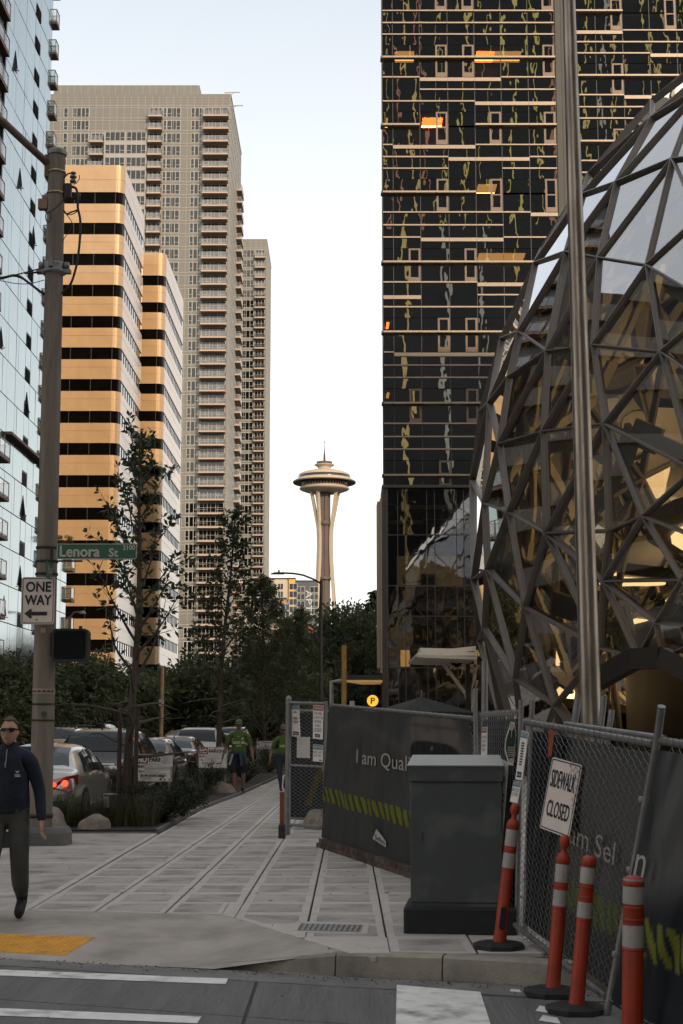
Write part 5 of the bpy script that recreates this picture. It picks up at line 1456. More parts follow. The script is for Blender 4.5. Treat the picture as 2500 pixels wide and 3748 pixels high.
def make_car(name, label, pm, st, suv, loc, rz, lit=False, text=None, scale=1.0, cat='car', badge='ring'):
    T = empty(name, loc, rz, label, cat, 'cars parked along the avenue'); T.scale = (scale, scale, scale)
    b = MB(); rows = []
    for (y, zl, zb, zt, wl, wb, wt) in st:
        half = [(0, zl), (wl * .86, zl), (wl * .97, zl + .07), (wb, zl + (zb - zl) * .55), (wb * .985, zb), ((wb + wt) / 2 + .03, zb + (zt - zb) * .5), (wt, zt - .045 * min(1, (zt - zb) * 3)), (wt * .72, zt), (0, zt + .012)]
        rows.append([(x, y, z) for x, z in half] + [(-x, y, z) for x, z in half[-2:0:-1]])
    n = len(rows[0]); vs = [p for r in rows for p in r]; fs = []
    for i in range(len(rows) - 1):
        for k in range(n): fs.append((i * n + k, (i + 1) * n + k, (i + 1) * n + (k + 1) % n, i * n + (k + 1) % n))
    fs.append(tuple(range(n))); fs.append(tuple((len(rows) - 1) * n + k for k in range(n))[::-1])
    b.add(vs, fs, 0, True)
    o = b.build('body', pm, T); sd = o.modifiers.new('smooth', 'SUBSURF'); sd.levels = 1; sd.render_levels = 2
    def S(y):
        for a, c in zip(st[:-1], st[1:]):
            if a[0] <= y <= c[0]:
                t = (y - a[0]) / (c[0] - a[0]); return [p + (q - p) * t for p, q in zip(a, c)]
    def side(y, t, s, off=.014):       # point on the side glass at station y, t = 0 belt .. 1 roof
        _, zl, zb, zt, wl, wb, wt = S(y)
        xm, zm_ = (wb + wt) / 2 + .03, zb + (zt - zb) * .5
        if t < .5: x, z = wb * .985 + (xm - wb * .985) * t * 2, zb + (zm_ - zb) * t * 2
        else: x, z = xm + (wt - xm) * (t * 2 - 1), zm_ + (zt - .045 - zm_) * (t * 2 - 1)
        return (s * (x + off), y, z)
    if suv: wins = [[(.55, .12), (1.25, .10), (1.25, .86), (.85, .84)], [(1.33, .10), (2.2, .10), (2.2, .88), (1.33, .87)], [(2.28, .10), (3.3, .10), (2.92, .82), (2.28, .88)]]
    else: wins = [[(.98, .14), (2.0, .10), (2.0, .88), (1.5, .82)], [(2.08, .10), (3.22, .10), (2.72, .84), (2.08, .88)]]
    for s in (-1, 1):
        for w in wins:
            m = MB(); (ya, ta), (yb_, tb_), (yc, tc_), (yd, td) = w; G_ = []
            for i in range(4):
                f = i / 3; row = []
                for j in range(4):
                    h = j / 3; row.append(side((ya + (yd - ya) * f) + ((yb_ + (yc - yb_) * f) - (ya + (yd - ya) * f)) * h, (ta + (td - ta) * f) + ((tb_ + (tc_ - tb_) * f) - (ta + (td - ta) * f)) * h, s))
                G_.append(row)
            for i in range(3):
                for j in range(3):
                    q4 = (G_[i][j], G_[i][j + 1], G_[i + 1][j + 1], G_[i + 1][j]); m.quad(*(q4 if s > 0 else q4[::-1]))
            m.build('side_window', M['car_glass'], T)
    m = MB(); yb, yt = ((.15, .52) if suv else (.66, 1.40))
    rws = []
    for k in range(6):
        y = yb + (yt - yb) * k / 5; _, zl, zb, zt, wl, wb, wt = S(y)
        rws.append([(wt * .93 * q, y - (.018 if suv else .004), zt + .016 - .03 * abs(q) ** 3) for q in (-1, -.6, -.2, .2, .6, 1)])
    for a, c in zip(rws[:-1], rws[1:]):
        for k in range(5): m.quad(a[k], a[k + 1], c[k + 1], c[k])
    m.build('rear_window', M['car_glass'], T)
    m = MB(); yb, yt = ((2.92, 3.6) if suv else (2.78, 3.42)); rws = []
    for k in range(6):
        y = yb + (yt - yb) * k / 5; _, zl, zb, zt, wl, wb, wt = S(y)
        rws.append([(wt * .93 * q, y + .004, zt + .016 - .03 * abs(q) ** 3) for q in (-1, -.6, -.2, .2, .6, 1)])
    for a, c in zip(rws[:-1], rws[1:]):
        for k in range(5): m.quad(a[k], a[k + 1], c[k + 1], c[k])
    m.build('windscreen', M['car_glass'], T)
    # tail lamps wrap round the corner
    for s in (-1, 1):
        m = MB()
        if suv: P = [(.48, -.012, .98), (.80, .025, .99), (.915, .16, 1.02), (.90, .16, .88), (.80, .03, .84), (.50, -.012, .88)]
        else: P = [(.38, .0, .87), (.68, .02, .93), (.885, .20, .97), (.885, .20, .80), (.76, .02, .69), (.44, -.01, .73)]
        P = [(s * x, y - .02, z) for x, y, z in P]
        m.prism(P if s < 0 else P[::-1], (0, .05, 0)); tl = m.build('tail_lamp', M['tail_red'], T)
        m = MB()
        if lit:
            for (cx_, cz, r_) in ((.52, .80, .042), (.70, .82, .058)):
                yo = -.045 if cx_ < .6 else -.03
                m.lathe([(r_, 0), (r_ * .8, -.012), (0.01, -.014)], (0, 0, 0), 16)
                for q in range(len(m.v) - 48 - 16 * 0 - 0, len(m.v)): pass
                k0 = len(m.v) - (48 + 32)
                for q in range(k0, len(m.v)):
                    x, y, z = m.v[q]; m.v[q] = (s * cx_ + x, yo + z, cz + y)
            m.build('lit_bulb', M['tail_lit'], tl)
        m = MB()
        P = [(.50, -.0, .62), (.76, -.06, .63), (.84, -.22, .66), (.82, -.22, .54), (.60, -.02, .52)]
        L = st[-1][0]; P = [(s * x, L + y + (-.10 if not suv else -.12), z + (.22 if suv else .08)) for x, y, z in P]
        m.prism(P if s > 0 else P[::-1], (0, .06, 0)); m.build('headlight', M['headlamp'], T)
        m = MB(); yy = 2.95 if not suv else 3.2
        m.lathe([(.01, -.09), (.07, -.07), (.095, 0), (.09, .03), (.01, .035)], (0, 0, 0), 12, sx=1.2, sy=.75)
        m.xf(Matrix.Translation((s * 1.03, yy, (.98 if not suv else 1.12))) @ Matrix.Rotation(math.pi / 2, 4, 'X') @ Matrix.Rotation(0, 4, 'Z'))
        m.beam((s * .86, yy + .03, (.93 if not suv else 1.07)), (s * .98, yy + .02, (.95 if not suv else 1.09)), .06, .04)
        m.build('wing_mirror', M['black'] if suv else pm, T)
        for yw in ((.92, 3.62) if not suv else (.98, 3.82)):
            wr = .325 if not suv else .37; wb = S(yw)[5]
            a = MB(); a.disc((s * (wb + .004), yw, wr + .02), wr + .06, 24, 'x'); a.build('wheel_arch', M['black'], T)
            w = empty('wheel', (s * (wb - .085), yw, wr)); w.parent = T
            t = MB(); t.lathe([(wr * .62, -.10), (wr * .93, -.11), (wr, -.07), (wr, .07), (wr * .93, .11), (wr * .62, .10)], n=24, caps=False); t.xf(Matrix.Rotation(math.pi / 2, 4, 'Y')); t.build('tyre', M['tyre'], w)
            t = MB()
            for k in range(5):
                an = 2 * math.pi * k / 5; t.beam((s * .075, 0, 0), (s * .085, math.cos(an) * wr * .62, math.sin(an) * wr * .62), .07, .03, up=(1, 0, 0))
            t.lathe([(wr * .60, -.08), (wr * .65, -.09), (wr * .65, .09), (wr * .60, .08)], n=24, caps=False); v0 = len(t.v)
            for q in range(v0 - 96, v0): x, y, z = t.v[q]; t.v[q] = (z, x, y)
            t.build('rim', M['rim'], w)
    m = MB(); m.box(-.26, -.035 if not suv else -.06, .62 if not suv else .80, .26, .01, .76 if not suv else .93)
    pl = m.build('number_plate', M['plate'], T)
    m = MB(); m.box(-.70, -.03, .40 if not suv else .46, .70, .08, .52 if not suv else .58); m.build('rear_bumper_trim', M['black'], T)
    if suv:
        m = MB(); m.box(-.42, -.05, .955, .42, -.01, .985); m.build('chrome_strip', M['chrome'], T)
        m = MB()
        for s in (-1, 1): m.tube([(s * .60, .85, 1.73), (s * .60, 1.0, 1.79), (s * .60, 2.5, 1.79), (s * .60, 2.75, 1.73)], .02, 6)
        m.build('roof_rail', M['black'], T)
    m = MB(); ye, ze = (-.025, 1.04) if suv else (-.0, .90)
    m.lathe([(.06, -.006), (.068, 0), (.06, .006), (.052, 0), (.06, -.006)], n=20, caps=False); m.xf(Matrix.Translation((0, ye, ze)) @ Matrix.Rotation(math.pi / 2, 4, 'X'))
    if badge == 'A':
        m.beam((-.025, ye - .004, ze - .05), (-.004, ye - .004, ze + .05), .012, .006, up=(0, 1, 0)); m.beam((.025, ye - .004, ze - .05), (.004, ye - .004, ze + .05), .012, .006, up=(0, 1, 0)); m.beam((-.018, ye - .004, ze), (.018, ye - .004, ze), .01, .006, up=(0, 1, 0))
    m.build('emblem', M['chrome'], T)
    if text:
        m = MB(); put_text(m, text[0], (text[1], ye - .035 if suv else -.035, text[2]), (1, 0, 0), (0, 0, 1), text[3], .05); m.build('badge_lettering', M['chrome'], T)
    m = MB(); m.prism([(-.01, .0, 0), (.01, 0, 0), (.01, .14, .0), (-.01, .14, 0)], (0, -.03, .07)); m.build('roof_antenna', pm, T, (0, 1.35 if not suv else .75, 1.43 if not suv else 1.70))
    return T
RZ = -.15
c1 = make_car('parked_car', 'silver sedan nearest the crossing with its tail lamps lit', paint('silver_car_paint', (.42, .40, .37), .6), SED, False, (-5.40, 25.6, RZ), 0, lit=True, text=('LX', .42, .99, .09))
c2 = make_car('parked_car', 'black sport utility car parked ahead of the silver sedan', paint('black_car_paint', (.012, .013, .016)), SUV, True, (-5.34, 32.6, RZ), 0, text=('MDX', .52, 1.02, .20), cat='car', badge='A')
c3 = make_car('parked_car', 'pale grey sedan just ahead of the black sport utility car', paint('grey_car_paint', (.28, .29, .30), .6), SED, False, (-5.25, 38.8, RZ), 0)
c4 = make_car('parked_car', 'dark red-black sedan ahead of the pale grey sedan', paint('maroon_car_paint', (.035, .012, .012)), SED, False, (-5.25, 45.6, RZ), 0, lit=False)
c5 = make_car('parked_car', 'white sport utility car parked behind the second tow-away notice', paint('white_car_paint', (.50, .47, .44), .1), SUV, True, (-5.2, 53.5, RZ), 0)
c6 = make_car('parked_car', 'white sedan glimpsed between the two walkers in green', paint('off_white_car_paint', (.46, .46, .46), .1), SED, False, (-5.2, 62, RZ), 0)
c7 = make_car('parked_car', 'dark hatch far up the near kerb beyond the white sedan', paint('dark_blue_car_paint', (.02, .025, .04)), SUV, True, (-5.2, 71, RZ), 0)
# the opposite kerb, facing the viewer
c8 = make_car('parked_car', 'gold sport utility car facing the viewer on the far kerb behind the pole', paint('gold_car_paint', (.30, .21, .11), .6), SUV, True, (at(185, 2690, 58).x, 62.8, RZ), math.pi)
c9 = make_car('parked_car', 'black estate facing the viewer next to the gold one on the far kerb', paint('ink_car_paint', (.015, .016, .02)), SUV, True, (at(245, 2690, 66).x, 70.8, RZ), math.pi)
c10 = make_car('parked_car', 'dark boxy van-like car behind the black estate on the far kerb', paint('deep_grey_car_paint', (.03, .03, .033)), SUV, True, (at(318, 2690, 78).x, 83, RZ), math.pi, scale=1.12)
c11 = make_car('parked_car', 'silver hatchback far off in the road beyond the black sport utility car', paint('light_silver_car_paint', (.42, .43, .45), .5), SED, False, (at(385, 2690, 84).x, 88, RZ), math.pi)
c12 = make_car('moving_car', 'yellowish far car in the road left of the white sport utility car', paint('tan_car_paint', (.34, .22, .10), .3), SED, False, (at(640, 2690, 110).x, 110, RZ), 0)
# ================================================================ people
M['skin'] = mat('warm_skin', (.44, .24, .165), .55, var=.10, scale=14)
M['skin_tan'] = mat('tanned_skin', (.24, .125, .08), .55, var=.12, scale=14)
M['navy'] = mat('navy_fleece', (.011, .017, .031), .9, var=.25, scale=9, bump=1.0, bscale=11)
M['trouser'] = mat('grey_green_trouser_cloth', (.062, .066, .062), .9, var=.18, scale=7, bump=1.0, bscale=9)
M['shoe'] = mat('dark_shoe', (.015, .012, .012), .7, var=.2)
M['hair'] = mat('short_brown_hair', (.10, .065, .042), .8, var=.3, scale=60, bump=.6, bscale=200)
M['hair_blond'] = mat('dusty_blond_hair', (.16, .11, .07), .8, var=.3, scale=40, bump=.6, bscale=120)
M['lens'] = mat('dark_lens', (.006, .006, .007), .1, var=0, coat=1)
M['jersey'] = mat('lime_green_jersey', (.07, .11, .02), .75, var=.18, scale=9, bump=.25, bscale=20)
M['short'] = mat('dark_navy_shorts', (.014, .022, .034), .85, var=.2, scale=8, bump=.3, bscale=18)
M['jean'] = mat('dark_grey_denim', (.035, .042, .055), .9, var=.25, scale=10, bump=.3, bscale=30)
M['sock'] = mat('grey_sock', (.12, .11, .10), .9)
M['white_cloth'] = mat('white_stripe_cloth', (.6, .6, .58), .8)
M['lip'] = mat('lip', (.24, .10, .08), .5, var=.05)
def head_mesh(s=1.0):
    """face looks along -y, centre at the middle of the head; about 0.23 m tall"""
    bm = bmesh.new(); bmesh.ops.create_uvsphere(bm, u_segments=32, v_segments=24, radius=1)
    for v in bm.verts:
        x, y, z = v.co
        X, Y, Z = x * .076, y * .095, z * .118
        if z < 0: X *= 1 - .24 * (-z) ** 1.6; Y = Y * (1 - .10 * (-z)) - .012 * (-z)     # jaw
        if z > .3: Y += .006 * z
        fr = max(0.0, -y)                                         # faces front
        g = lambda cx, cz, sx, sz: math.exp(-((X - cx) / sx) ** 2 - ((Z - cz) / sz) ** 2) * (1 if y < -.2 else 0)
        Y -= .020 * g(0, -.018, .013, .022) + .010 * g(0, .008, .009, .03)          # nose
        Y += .012 * (g(.031, .012, .016, .012) + g(-.031, .012, .016, .012))       # eye sockets
        Y -= .006 * g(0, .034, .05, .010)                                          # brow
        Y -= .007 * g(0, -.058, .022, .012) - .004 * g(0, -.058, .02, .003)        # lips
        Y -= .010 * g(0, -.098, .025, .016)                                        # chin
        v.co = Vector((X, Y, Z)) * s
    me = bpy.data.meshes.new('head'); bm.to_mesh(me); bm.free()
    return [tuple(v.co) for v in me.vertices], [tuple(p.vertices) for p in me.polygons]
def person(name, label, J, bones, mats, loc, rz=0, head_at=None, head_tilt=0, head_scale=1.0, skin='skin', group=None, hands=True, waist=None):
    """J: joint -> (position, radius or (rx, ry)); bones: (a, b, material); one skinned surface grown over the joints"""
    T = empty(name, loc, rz, label, 'person', group)
    keys = list(J); idx = {k: i for i, k in enumerate(keys)}
    verts = [J[k][0] for k in keys]; rad = [J[k][1] for k in keys]; edges = [(idx[a], idx[b]) for a, b, m in bones]
    fing = []
    if hands:
        for sd in ('L', 'R'):
            w, h = Vector(J['wrist' + sd][0]), Vector(J['palm' + sd][0]); d = (h - w).normalized()
            fw = Vector((0, -1, 0)); side = d.cross(fw).normalized(); sgn = 1 if sd == 'L' else -1
            # palm plane faces the thigh: fingers spread front to back
            b = fw - d * fw.dot(d); b.normalize(); inn = d.cross(b).normalized() * (-sgn)
            for k, (off, ln) in enumerate(((.030, .072), (.010, .082), (-.010, .076), (-.029, .060))):
                root = h + b * off * .8; p1 = root + d * ln * .45 + b * off * .25; p2 = p1 + d * ln * .40 + inn * .012; p3 = p2 + d * ln * .30 + inn * .02
                fing.append((sd, [h + b * off * .4 - d * .02, root + d * .012, p1, p2, p3], .0085))
            tb = w.lerp(h, .45) + b * .02; fing.append((sd, [tb, tb + b * .022 + d * .02, tb + b * .034 + d * .05 + inn * .01, tb + b * .034 + d * .075 + inn * .016], .0095))
    me = bpy.data.meshes.new('body'); me.from_pydata(verts, edges, [])
    o = bpy.data.objects.new('body', me); col.objects.link(o)
    o.modifiers.new('skin', 'SKIN'); 
    sl = me.skin_vertices[0].data
    for i, r in enumerate(rad):
        sl[i].radius = r if isinstance(r, tuple) else (r, r); sl[i].use_root = (keys[i] == 'pelvis')
    sd_ = o.modifiers.new('sub', 'SUBSURF'); sd_.levels = 2; sd_.render_levels = 2
    bpy.context.view_layer.update(); dg = bpy.context.evaluated_depsgraph_get()
    src = bpy.data.meshes.new_from_object(o.evaluated_get(dg)); bpy.data.objects.remove(o)
    V = [v.co.copy() for v in src.vertices]; Fc = [tuple(p.vertices) for p in src.polygons]
    bpy.data.meshes.remove(src)
    names = []
    for a, b, m in bones:
        if m not in names: names.append(m)
    if skin not in names: names.append(skin)
    mi = []
    for f in Fc:
        c = sum((V[i] for i in f), Vector()) / len(f); best = (9e9, 0)
        for a, b, m in bones:
            A, B = Vector(J[a][0]), Vector(J[b][0]); ab = B - A; t = max(0, min(1, (c - A).dot(ab) / max(ab.length_squared, 1e-9)))
            ra = J[a][1] if not isinstance(J[a][1], tuple) else sum(J[a][1]) / 2; rb = J[b][1] if not isinstance(J[b][1], tuple) else sum(J[b][1]) / 2
            d = (c - A - ab * t).length - (ra + (rb - ra) * t) * .9
            if d < best[0]: best = (d, names.index(m))
        if waist and c.z < waist[0] and abs(c.x) < .21 and names[best[1]] == waist[1]: best = (0, names.index(waist[2]))
        if waist and c.z >= waist[0] and abs(c.x) < .21 and names[best[1]] == waist[2]: best = (0, names.index(waist[1]))
        mi.append(best[1])
    B = MB(); B.v = [tuple(v) for v in V]; B.f = Fc; B.m = mi; B.sm = [True] * len(Fc)
    hv, hf = head_mesh(head_scale); Rm = Matrix.Rotation(head_tilt, 4, 'X'); hp = Vector(head_at)
    B.add([hp + Rm @ Vector(v) for v in hv], hf, names.index(skin), True)
    for s in (-1, 1):                                               # ears
        B.lathe([(.004, -.008), (.016, -.004), (.018, .002), (.01, .006), (.003, .004)], (0, 0, 0), 10, names.index(skin), sx=1, sy=1.7)
        n = 50
        for q in range(len(B.v) - n - 20, len(B.v)):
            x, y, z = B.v[q]; B.v[q] = tuple(hp + Vector((s * (.074 + z), .012 + x, y - .006)) * head_scale)
    for sd, P, r in fing: B.tube(P, [r * 1.1, r * 1.1, r, r * .9, r * .7][:len(P)], 7, names.index(skin))
    B.build('body', [M[k] for k in names], T)
    return T
# ---- man with sunglasses striding toward the viewer at the left edge
z0 = -.02
J = {
 'pelvis': ((0, .02, .93), (.178, .135)), 'belly': ((0, .0, 1.08), (.195, .155)), 'chest': ((0, .0, 1.27), (.205, .148)), 'neckb': ((0, .0, 1.42), (.10, .085)), 'neck': ((0, -.005, 1.50), (.062, .062)), 'skull': ((0, -.01, 1.58), (.055, .06)),
 'shL': ((.185, .0, 1.375), (.078, .078)), 'elL': ((.265, .05, 1.10), (.058, .058)), 'wristL': ((.305, -.02, .86), (.046, .046)), 'cuffL': ((.308, -.03, .835), (.032, .026)), 'palmL': ((.315, -.045, .765), (.036, .020)),
 'shR': ((-.185, .0, 1.375), (.078, .078)), 'elR': ((-.255, -.04, 1.10), (.058, .058)), 'wristR': ((-.26, -.20, .89), (.046, .046)), 'cuffR': ((-.26, -.22, .87), (.032, .026)), 'palmR': ((-.262, -.26, .805), (.036, .020)),
 'hipL': ((.095, .02, .87), (.105, .11)), 'knL': ((.125, -.04, .50), (.082, .088)), 'shinL': ((.120, .04, .28), (.076, .082)), 'anL': ((.112, .13, .20), (.056, .062)), 'heelL': ((.112, .16, .13), (.050, .048)), 'ballL': ((.122, .03, .062), (.064, .046)), 'toeL': ((.130, -.07, .038), (.056, .036)),
 'hipR': ((-.095, .02, .87), (.105, .11)), 'knR': ((-.10, -.20, .48), (.082, .088)), 'anR': ((-.09, -.34, .12), (.062, .068)), 'heelR': ((-.09, -.33, .06), (.040, .04)), 'toeR': ((-.10, -.56, .045), (.045, .026)),
}
bones = [('pelvis', 'belly', 'navy'), ('belly', 'chest', 'navy'), ('chest', 'neckb', 'navy'), ('neckb', 'neck', 'navy'), ('neck', 'skull', 'skin'),
 ('neckb', 'shL', 'navy'), ('shL', 'elL', 'navy'), ('elL', 'wristL', 'navy'), ('wristL', 'cuffL', 'skin'), ('cuffL', 'palmL', 'skin'),
 ('neckb', 'shR', 'navy'), ('shR', 'elR', 'navy'), ('elR', 'wristR', 'navy'), ('wristR', 'cuffR', 'skin'), ('cuffR', 'palmR', 'skin'),
 ('pelvis', 'hipL', 'trouser'), ('hipL', 'knL', 'trouser'), ('knL', 'shinL', 'trouser'), ('shinL', 'anL', 'trouser'), ('anL', 'heelL', 'shoe'), ('heelL', 'ballL', 'shoe'), ('ballL', 'toeL', 'shoe'),
 ('pelvis', 'hipR', 'trouser'), ('hipR', 'knR', 'trouser'), ('knR', 'anR', 'trouser'), ('anR', 'heelR', 'shoe'), ('heelR', 'toeR', 'shoe')]
MX = at(24, 2700, 13.2).x
man = person('person', 'man in dark sunglasses, navy quarter-zip fleece and grey trousers walking toward the crossing', J, bones, M, (MX, 13.35, z0), -.03, head_at=(0, -.035, 1.615), head_scale=1.02, waist=(.93, 'navy', 'trouser'))
hp = Vector((0, -.035, 1.615))
def hair_cap(parent, hp, m, s=1.0, low=-.1, front=.35, thick=.010, long=0):
    """hair shell: skull shape a little larger, cut along a hairline that is high in front and low behind"""
    bm = bmesh.new(); bmesh.ops.create_uvsphere(bm, u_segments=36, v_segments=26, radius=1)
    dead = []
    for v in bm.verts:
        x, y, z = v.co; line = front if y < -.55 else (low + (front - low) * max(0, (-y + .25) / .8) if y < .25 else low - .45 * (y - .25))
        if z < line: dead.append(v)
        n = .003 * mnoise.noise(v.co * 9)
        v.co = Vector((x * (.076 + thick + n), y * (.095 + thick + n), z * (.118 + thick + n))) * s
    bmesh.ops.delete(bm, geom=dead, context='VERTS')
    me = bpy.data.meshes.new('hair'); bm.to_mesh(me); bm.free(); me.materials.append(m)
    for p in me.polygons: p.use_smooth = True
    return link('hair', me, parent, hp)
hair_cap(man, hp + Vector((0, .004, .004)), M['hair'], 1.02, low=-.02, front=.74)
m = MB()
for s in (-1, 1):
    P = [Vector((s * x, y, z)) for x, y, z in ((.006, -.112, .030), (.045, -.106, .034), (.068, -.088, .030), (.066, -.090, .004), (.040, -.108, -.008), (.010, -.113, .002))]
    m.prism([hp + p for p in (P if s > 0 else P[::-1])], (0, .006, 0)); m.beam(hp + Vector((s * .067, -.088, .024)), hp + Vector((s * .080, .015, .016)), .006, .012)
m.beam(hp + Vector((-.01, -.112, .024)), hp + Vector((.01, -.112, .024)), .006, .008)
m.build('sunglasses', M['lens'], man)
m = MB(); m.prism([hp + Vector(p) for p in ((-.024, -.099, -.058), (0, -.106, -.055), (.024, -.099, -.058), (0, -.104, -.064))], (0, .004, 0)); m.build('mouth', M['lip'], man)
m = MB(); m.lathe([(.088, 1.435), (.074, 1.50), (.070, 1.525), (.064, 1.52), (.066, 1.49)], (0, .0, 0), 24, caps=False); m.build('collar', M['navy'], man)
m = MB(); m.lathe([(.172, .90), (.181, .905), (.184, .945), (.178, .96)], (0, .018, 0), 32, caps=False, sy=.735); m.build('fleece_hem', M['navy'], man)
m = MB(); m.beam((.0, -.098, 1.46), (.0, -.138, 1.30), .010, .006, up=(0, -1, 0)); m.beam((.0, -.142, 1.345), (.0, -.144, 1.315), .012, .008, up=(0, -1, 0)); m.build('zip', M['chrome'], man)
m = MB(); put_text(m, 'W', (.095, -.148, 1.255), (1, .15, 0), (0, -.05, 1), .030, .020, bold=.002); m.box(.085, -.149, 1.236, .135, -.146, 1.243); m.box(.09, -.149, 1.224, .137, -.146, 1.231)
m.build('chest_emblem', M['white_cloth'], man)
# ---- man in green football jersey and shorts
Jg = {
 'pelvis': ((0, .02, .95), (.165, .13)), 'belly': ((0, -.03, 1.10), (.185, .17)), 'chest': ((0, .0, 1.30), (.185, .145)), 'neckb': ((0, .0, 1.46), (.10, .085)), 'neck': ((0, -.005, 1.54), (.062, .062)), 'skull': ((0, -.01, 1.62), (.055, .06)),
 'shL': ((.20, .0, 1.41), (.080, .080)), 'slvL': ((.275, .0, 1.20), (.074, .074)), 'elL': ((.30, .01, 1.12), (.042, .042)), 'wristL': ((.345, -.08, .90), (.030, .030)), 'palmL': ((.35, -.10, .81), (.036, .020)),
 'shR': ((-.20, .0, 1.41), (.080, .080)), 'slvR': ((-.285, .0, 1.20), (.074, .074)), 'elR': ((-.315, .01, 1.12), (.042, .042)), 'wristR': ((-.385, -.06, .90), (.030, .030)), 'palmR': ((-.395, -.08, .81), (.036, .020)),
 'hipL': ((.11, .02, .88), (.12, .125)), 'hemL': ((.125, -.02, .58), (.115, .115)), 'knL': ((.12, -.03, .50), (.056, .06)), 'cfL': ((.115, .02, .34), (.058, .06)), 'anL': ((.105, .06, .13), (.036, .04)), 'heelL': ((.105, .08, .06), (.042, .04)), 'toeL': ((.12, -.13, .04), (.046, .03)),
 'hipR': ((-.11, .02, .88), (.12, .125)), 'hemR': ((-.12, -.05, .58), (.115, .115)), 'knR': ((-.11, -.07, .50), (.056, .06)), 'cfR': ((-.10, -.06, .34), (.058, .06)), 'anR': ((-.085, -.07, .13), (.036, .04)), 'heelR': ((-.085, -.05, .06), (.042, .04)), 'toeR': ((-.10, -.27, .04), (.046, .03)),
}
def bl(s): return [('neckb', 'sh' + s, 'jersey'), ('sh' + s, 'slv' + s, 'jersey'), ('slv' + s, 'el' + s, 'skin_tan'), ('el' + s, 'wrist' + s, 'skin_tan'), ('wrist' + s, 'palm' + s, 'skin_tan'), ('pelvis', 'hip' + s, 'short'), ('hip' + s, 'hem' + s, 'short'), ('hem' + s, 'kn' + s, 'skin_tan'), ('kn' + s, 'cf' + s, 'skin_tan'), ('cf' + s, 'an' + s, 'skin_tan'), ('an' + s, 'heel' + s, 'shoe'), ('heel' + s, 'toe' + s, 'shoe')]
bones = [('pelvis', 'belly', 'jersey'), ('belly', 'chest', 'jersey'), ('chest', 'neckb', 'jersey'), ('neckb', 'neck', 'skin_tan'), ('neck', 'skull', 'skin_tan')] + bl('L') + bl('R')
GX = gr(872, 2905)
gman = person('person', 'man in green jersey, cap and dark shorts strolling toward the viewer', Jg, bones, M, (GX.x, GX.y, 0), .04, head_at=(0, -.04, 1.66), skin='skin_tan', group='people in green jerseys', waist=(.985, 'jersey', 'short'))
hp2 = Vector((0, -.04, 1.66))
def cap(parent, hp, m):
    b = MB(); b.lathe([(.092, .0), (.094, .03), (.088, .07), (.065, .10), (.03, .115), (.004, .118)], hp + Vector((0, .005, .03)), 20, sx=.95, sy=1.1)
    b.prism([hp + Vector(p) for p in ((-.07, -.085, .04), (-.055, -.16, .022), (0, -.185, .018), (.055, -.16, .022), (.07, -.085, .04))], (0, 0, .008)); b.build('cap', m, parent)
M['cap_green'] = mat('green_cap_cloth', (.10, .14, .06), .85, var=.2, scale=20)
cap(gman, hp2, M['cap_green'])
m = MB()
for s in (-1, 1):
    for k in range(3): m.tube([(s * (.10 + k * .022), -.02 + k * .022, 1.508 - k * .004), (s * .20, -.045 + k * .03, 1.488), (s * (.285), -.045 + k * .03, 1.28)], .007, 5)
m.build('sleeve_stripe', M['white_cloth'], gman)
m = MB(); put_text(m, 'XBOX 360', (-.15, -.212, 1.205), (1, 0, 0), (0, .12, 1), .30, .062, bold=.004); put_text(m, 'LIVE', (-.055, -.214, 1.135), (1, 0, 0), (0, .06, 1), .12, .042, bold=.003)
m.prism([(.07, -.158, 1.345), (.115, -.154, 1.36), (.125, -.152, 1.335), (.10, -.168, 1.29), (.075, -.165, 1.315)], (0, .01, 0)); m.prism([(-.03, -.158, 1.375), (-.0, -.158, 1.40), (.03, -.158, 1.375)], (0, .01, 0))
m.build('shirt_lettering', mat('cream_print', (.42, .44, .20), .7), gman)
m = MB(); m.lathe([(.192, .955), (.205, .99), (.200, 1.035), (.185, 1.05)], (0, .0, 0), 28, caps=False, sy=.88); m.prism([(.02, -.205, 1.0), (.09, -.20, .99), (.13, -.185, .70), (.05, -.205, .66)], (0, .03, 0)); m.prism([(.10, -.19, 1.0), (.18, -.13, 1.0), (.235, -.10, .75), (.17, -.15, .70)], (0, .03, 0)); m.build('tied_jacket', mat('blue_grey_jacket', (.04, .06, .07), .85, var=.2, scale=8), gman)
m = MB()
for k in range(3): m.tube([(-.12 - k * .022, -.165 + k * .02, .96), (-.20 - k * .016, -.15 + k * .02, .70)], .008, 5)
m.build('short_stripe', M['white_cloth'], gman)
m = MB(); m.cbox(hp2 + Vector((0, -.095, .012)), (.12, .02, .022)); m.build('brow_shade', M['hair'], gman)  # dark bar across the eyes in place of cap-brim shade
# ---- woman behind the gate
Jw = {k: (tuple(Vector(v[0]) * .92), v[1] if not isinstance(v[1], tuple) else (v[1][0] * .88, v[1][1] * .86)) for k, v in Jg.items()}
def setj(k, p, r=None): Jw[k] = (p, r or Jw[k][1])
setj('knL', (.10, -.12, .46), (.068, .07)); setj('hemL', (.11, -.06, .60), (.082, .085)); setj('cfL', (.09, .02, .30), (.060, .06)); setj('anL', (.08, .16, .14), (.042, .045)); setj('heelL', (.08, .20, .09)); setj('toeL', (.085, .02, .03))
setj('hemR', (-.10, -.0, .60), (.082, .085)); setj('knR', (-.10, -.04, .46), (.068, .07)); setj('cfR', (-.09, -.06, .30), (.060, .06)); setj('elR', (-.29, .03, 1.02)); setj('wristR', (-.36, -.08, .83)); setj('palmR', (-.37, -.10, .74))
bw = [(a, b, ('jean' if m == 'short' or (m == 'skin_tan' and a[:2] in ('he', 'kn', 'cf')) else m)) for a, b, m in bones]
WXp = gr(1036, 2895)
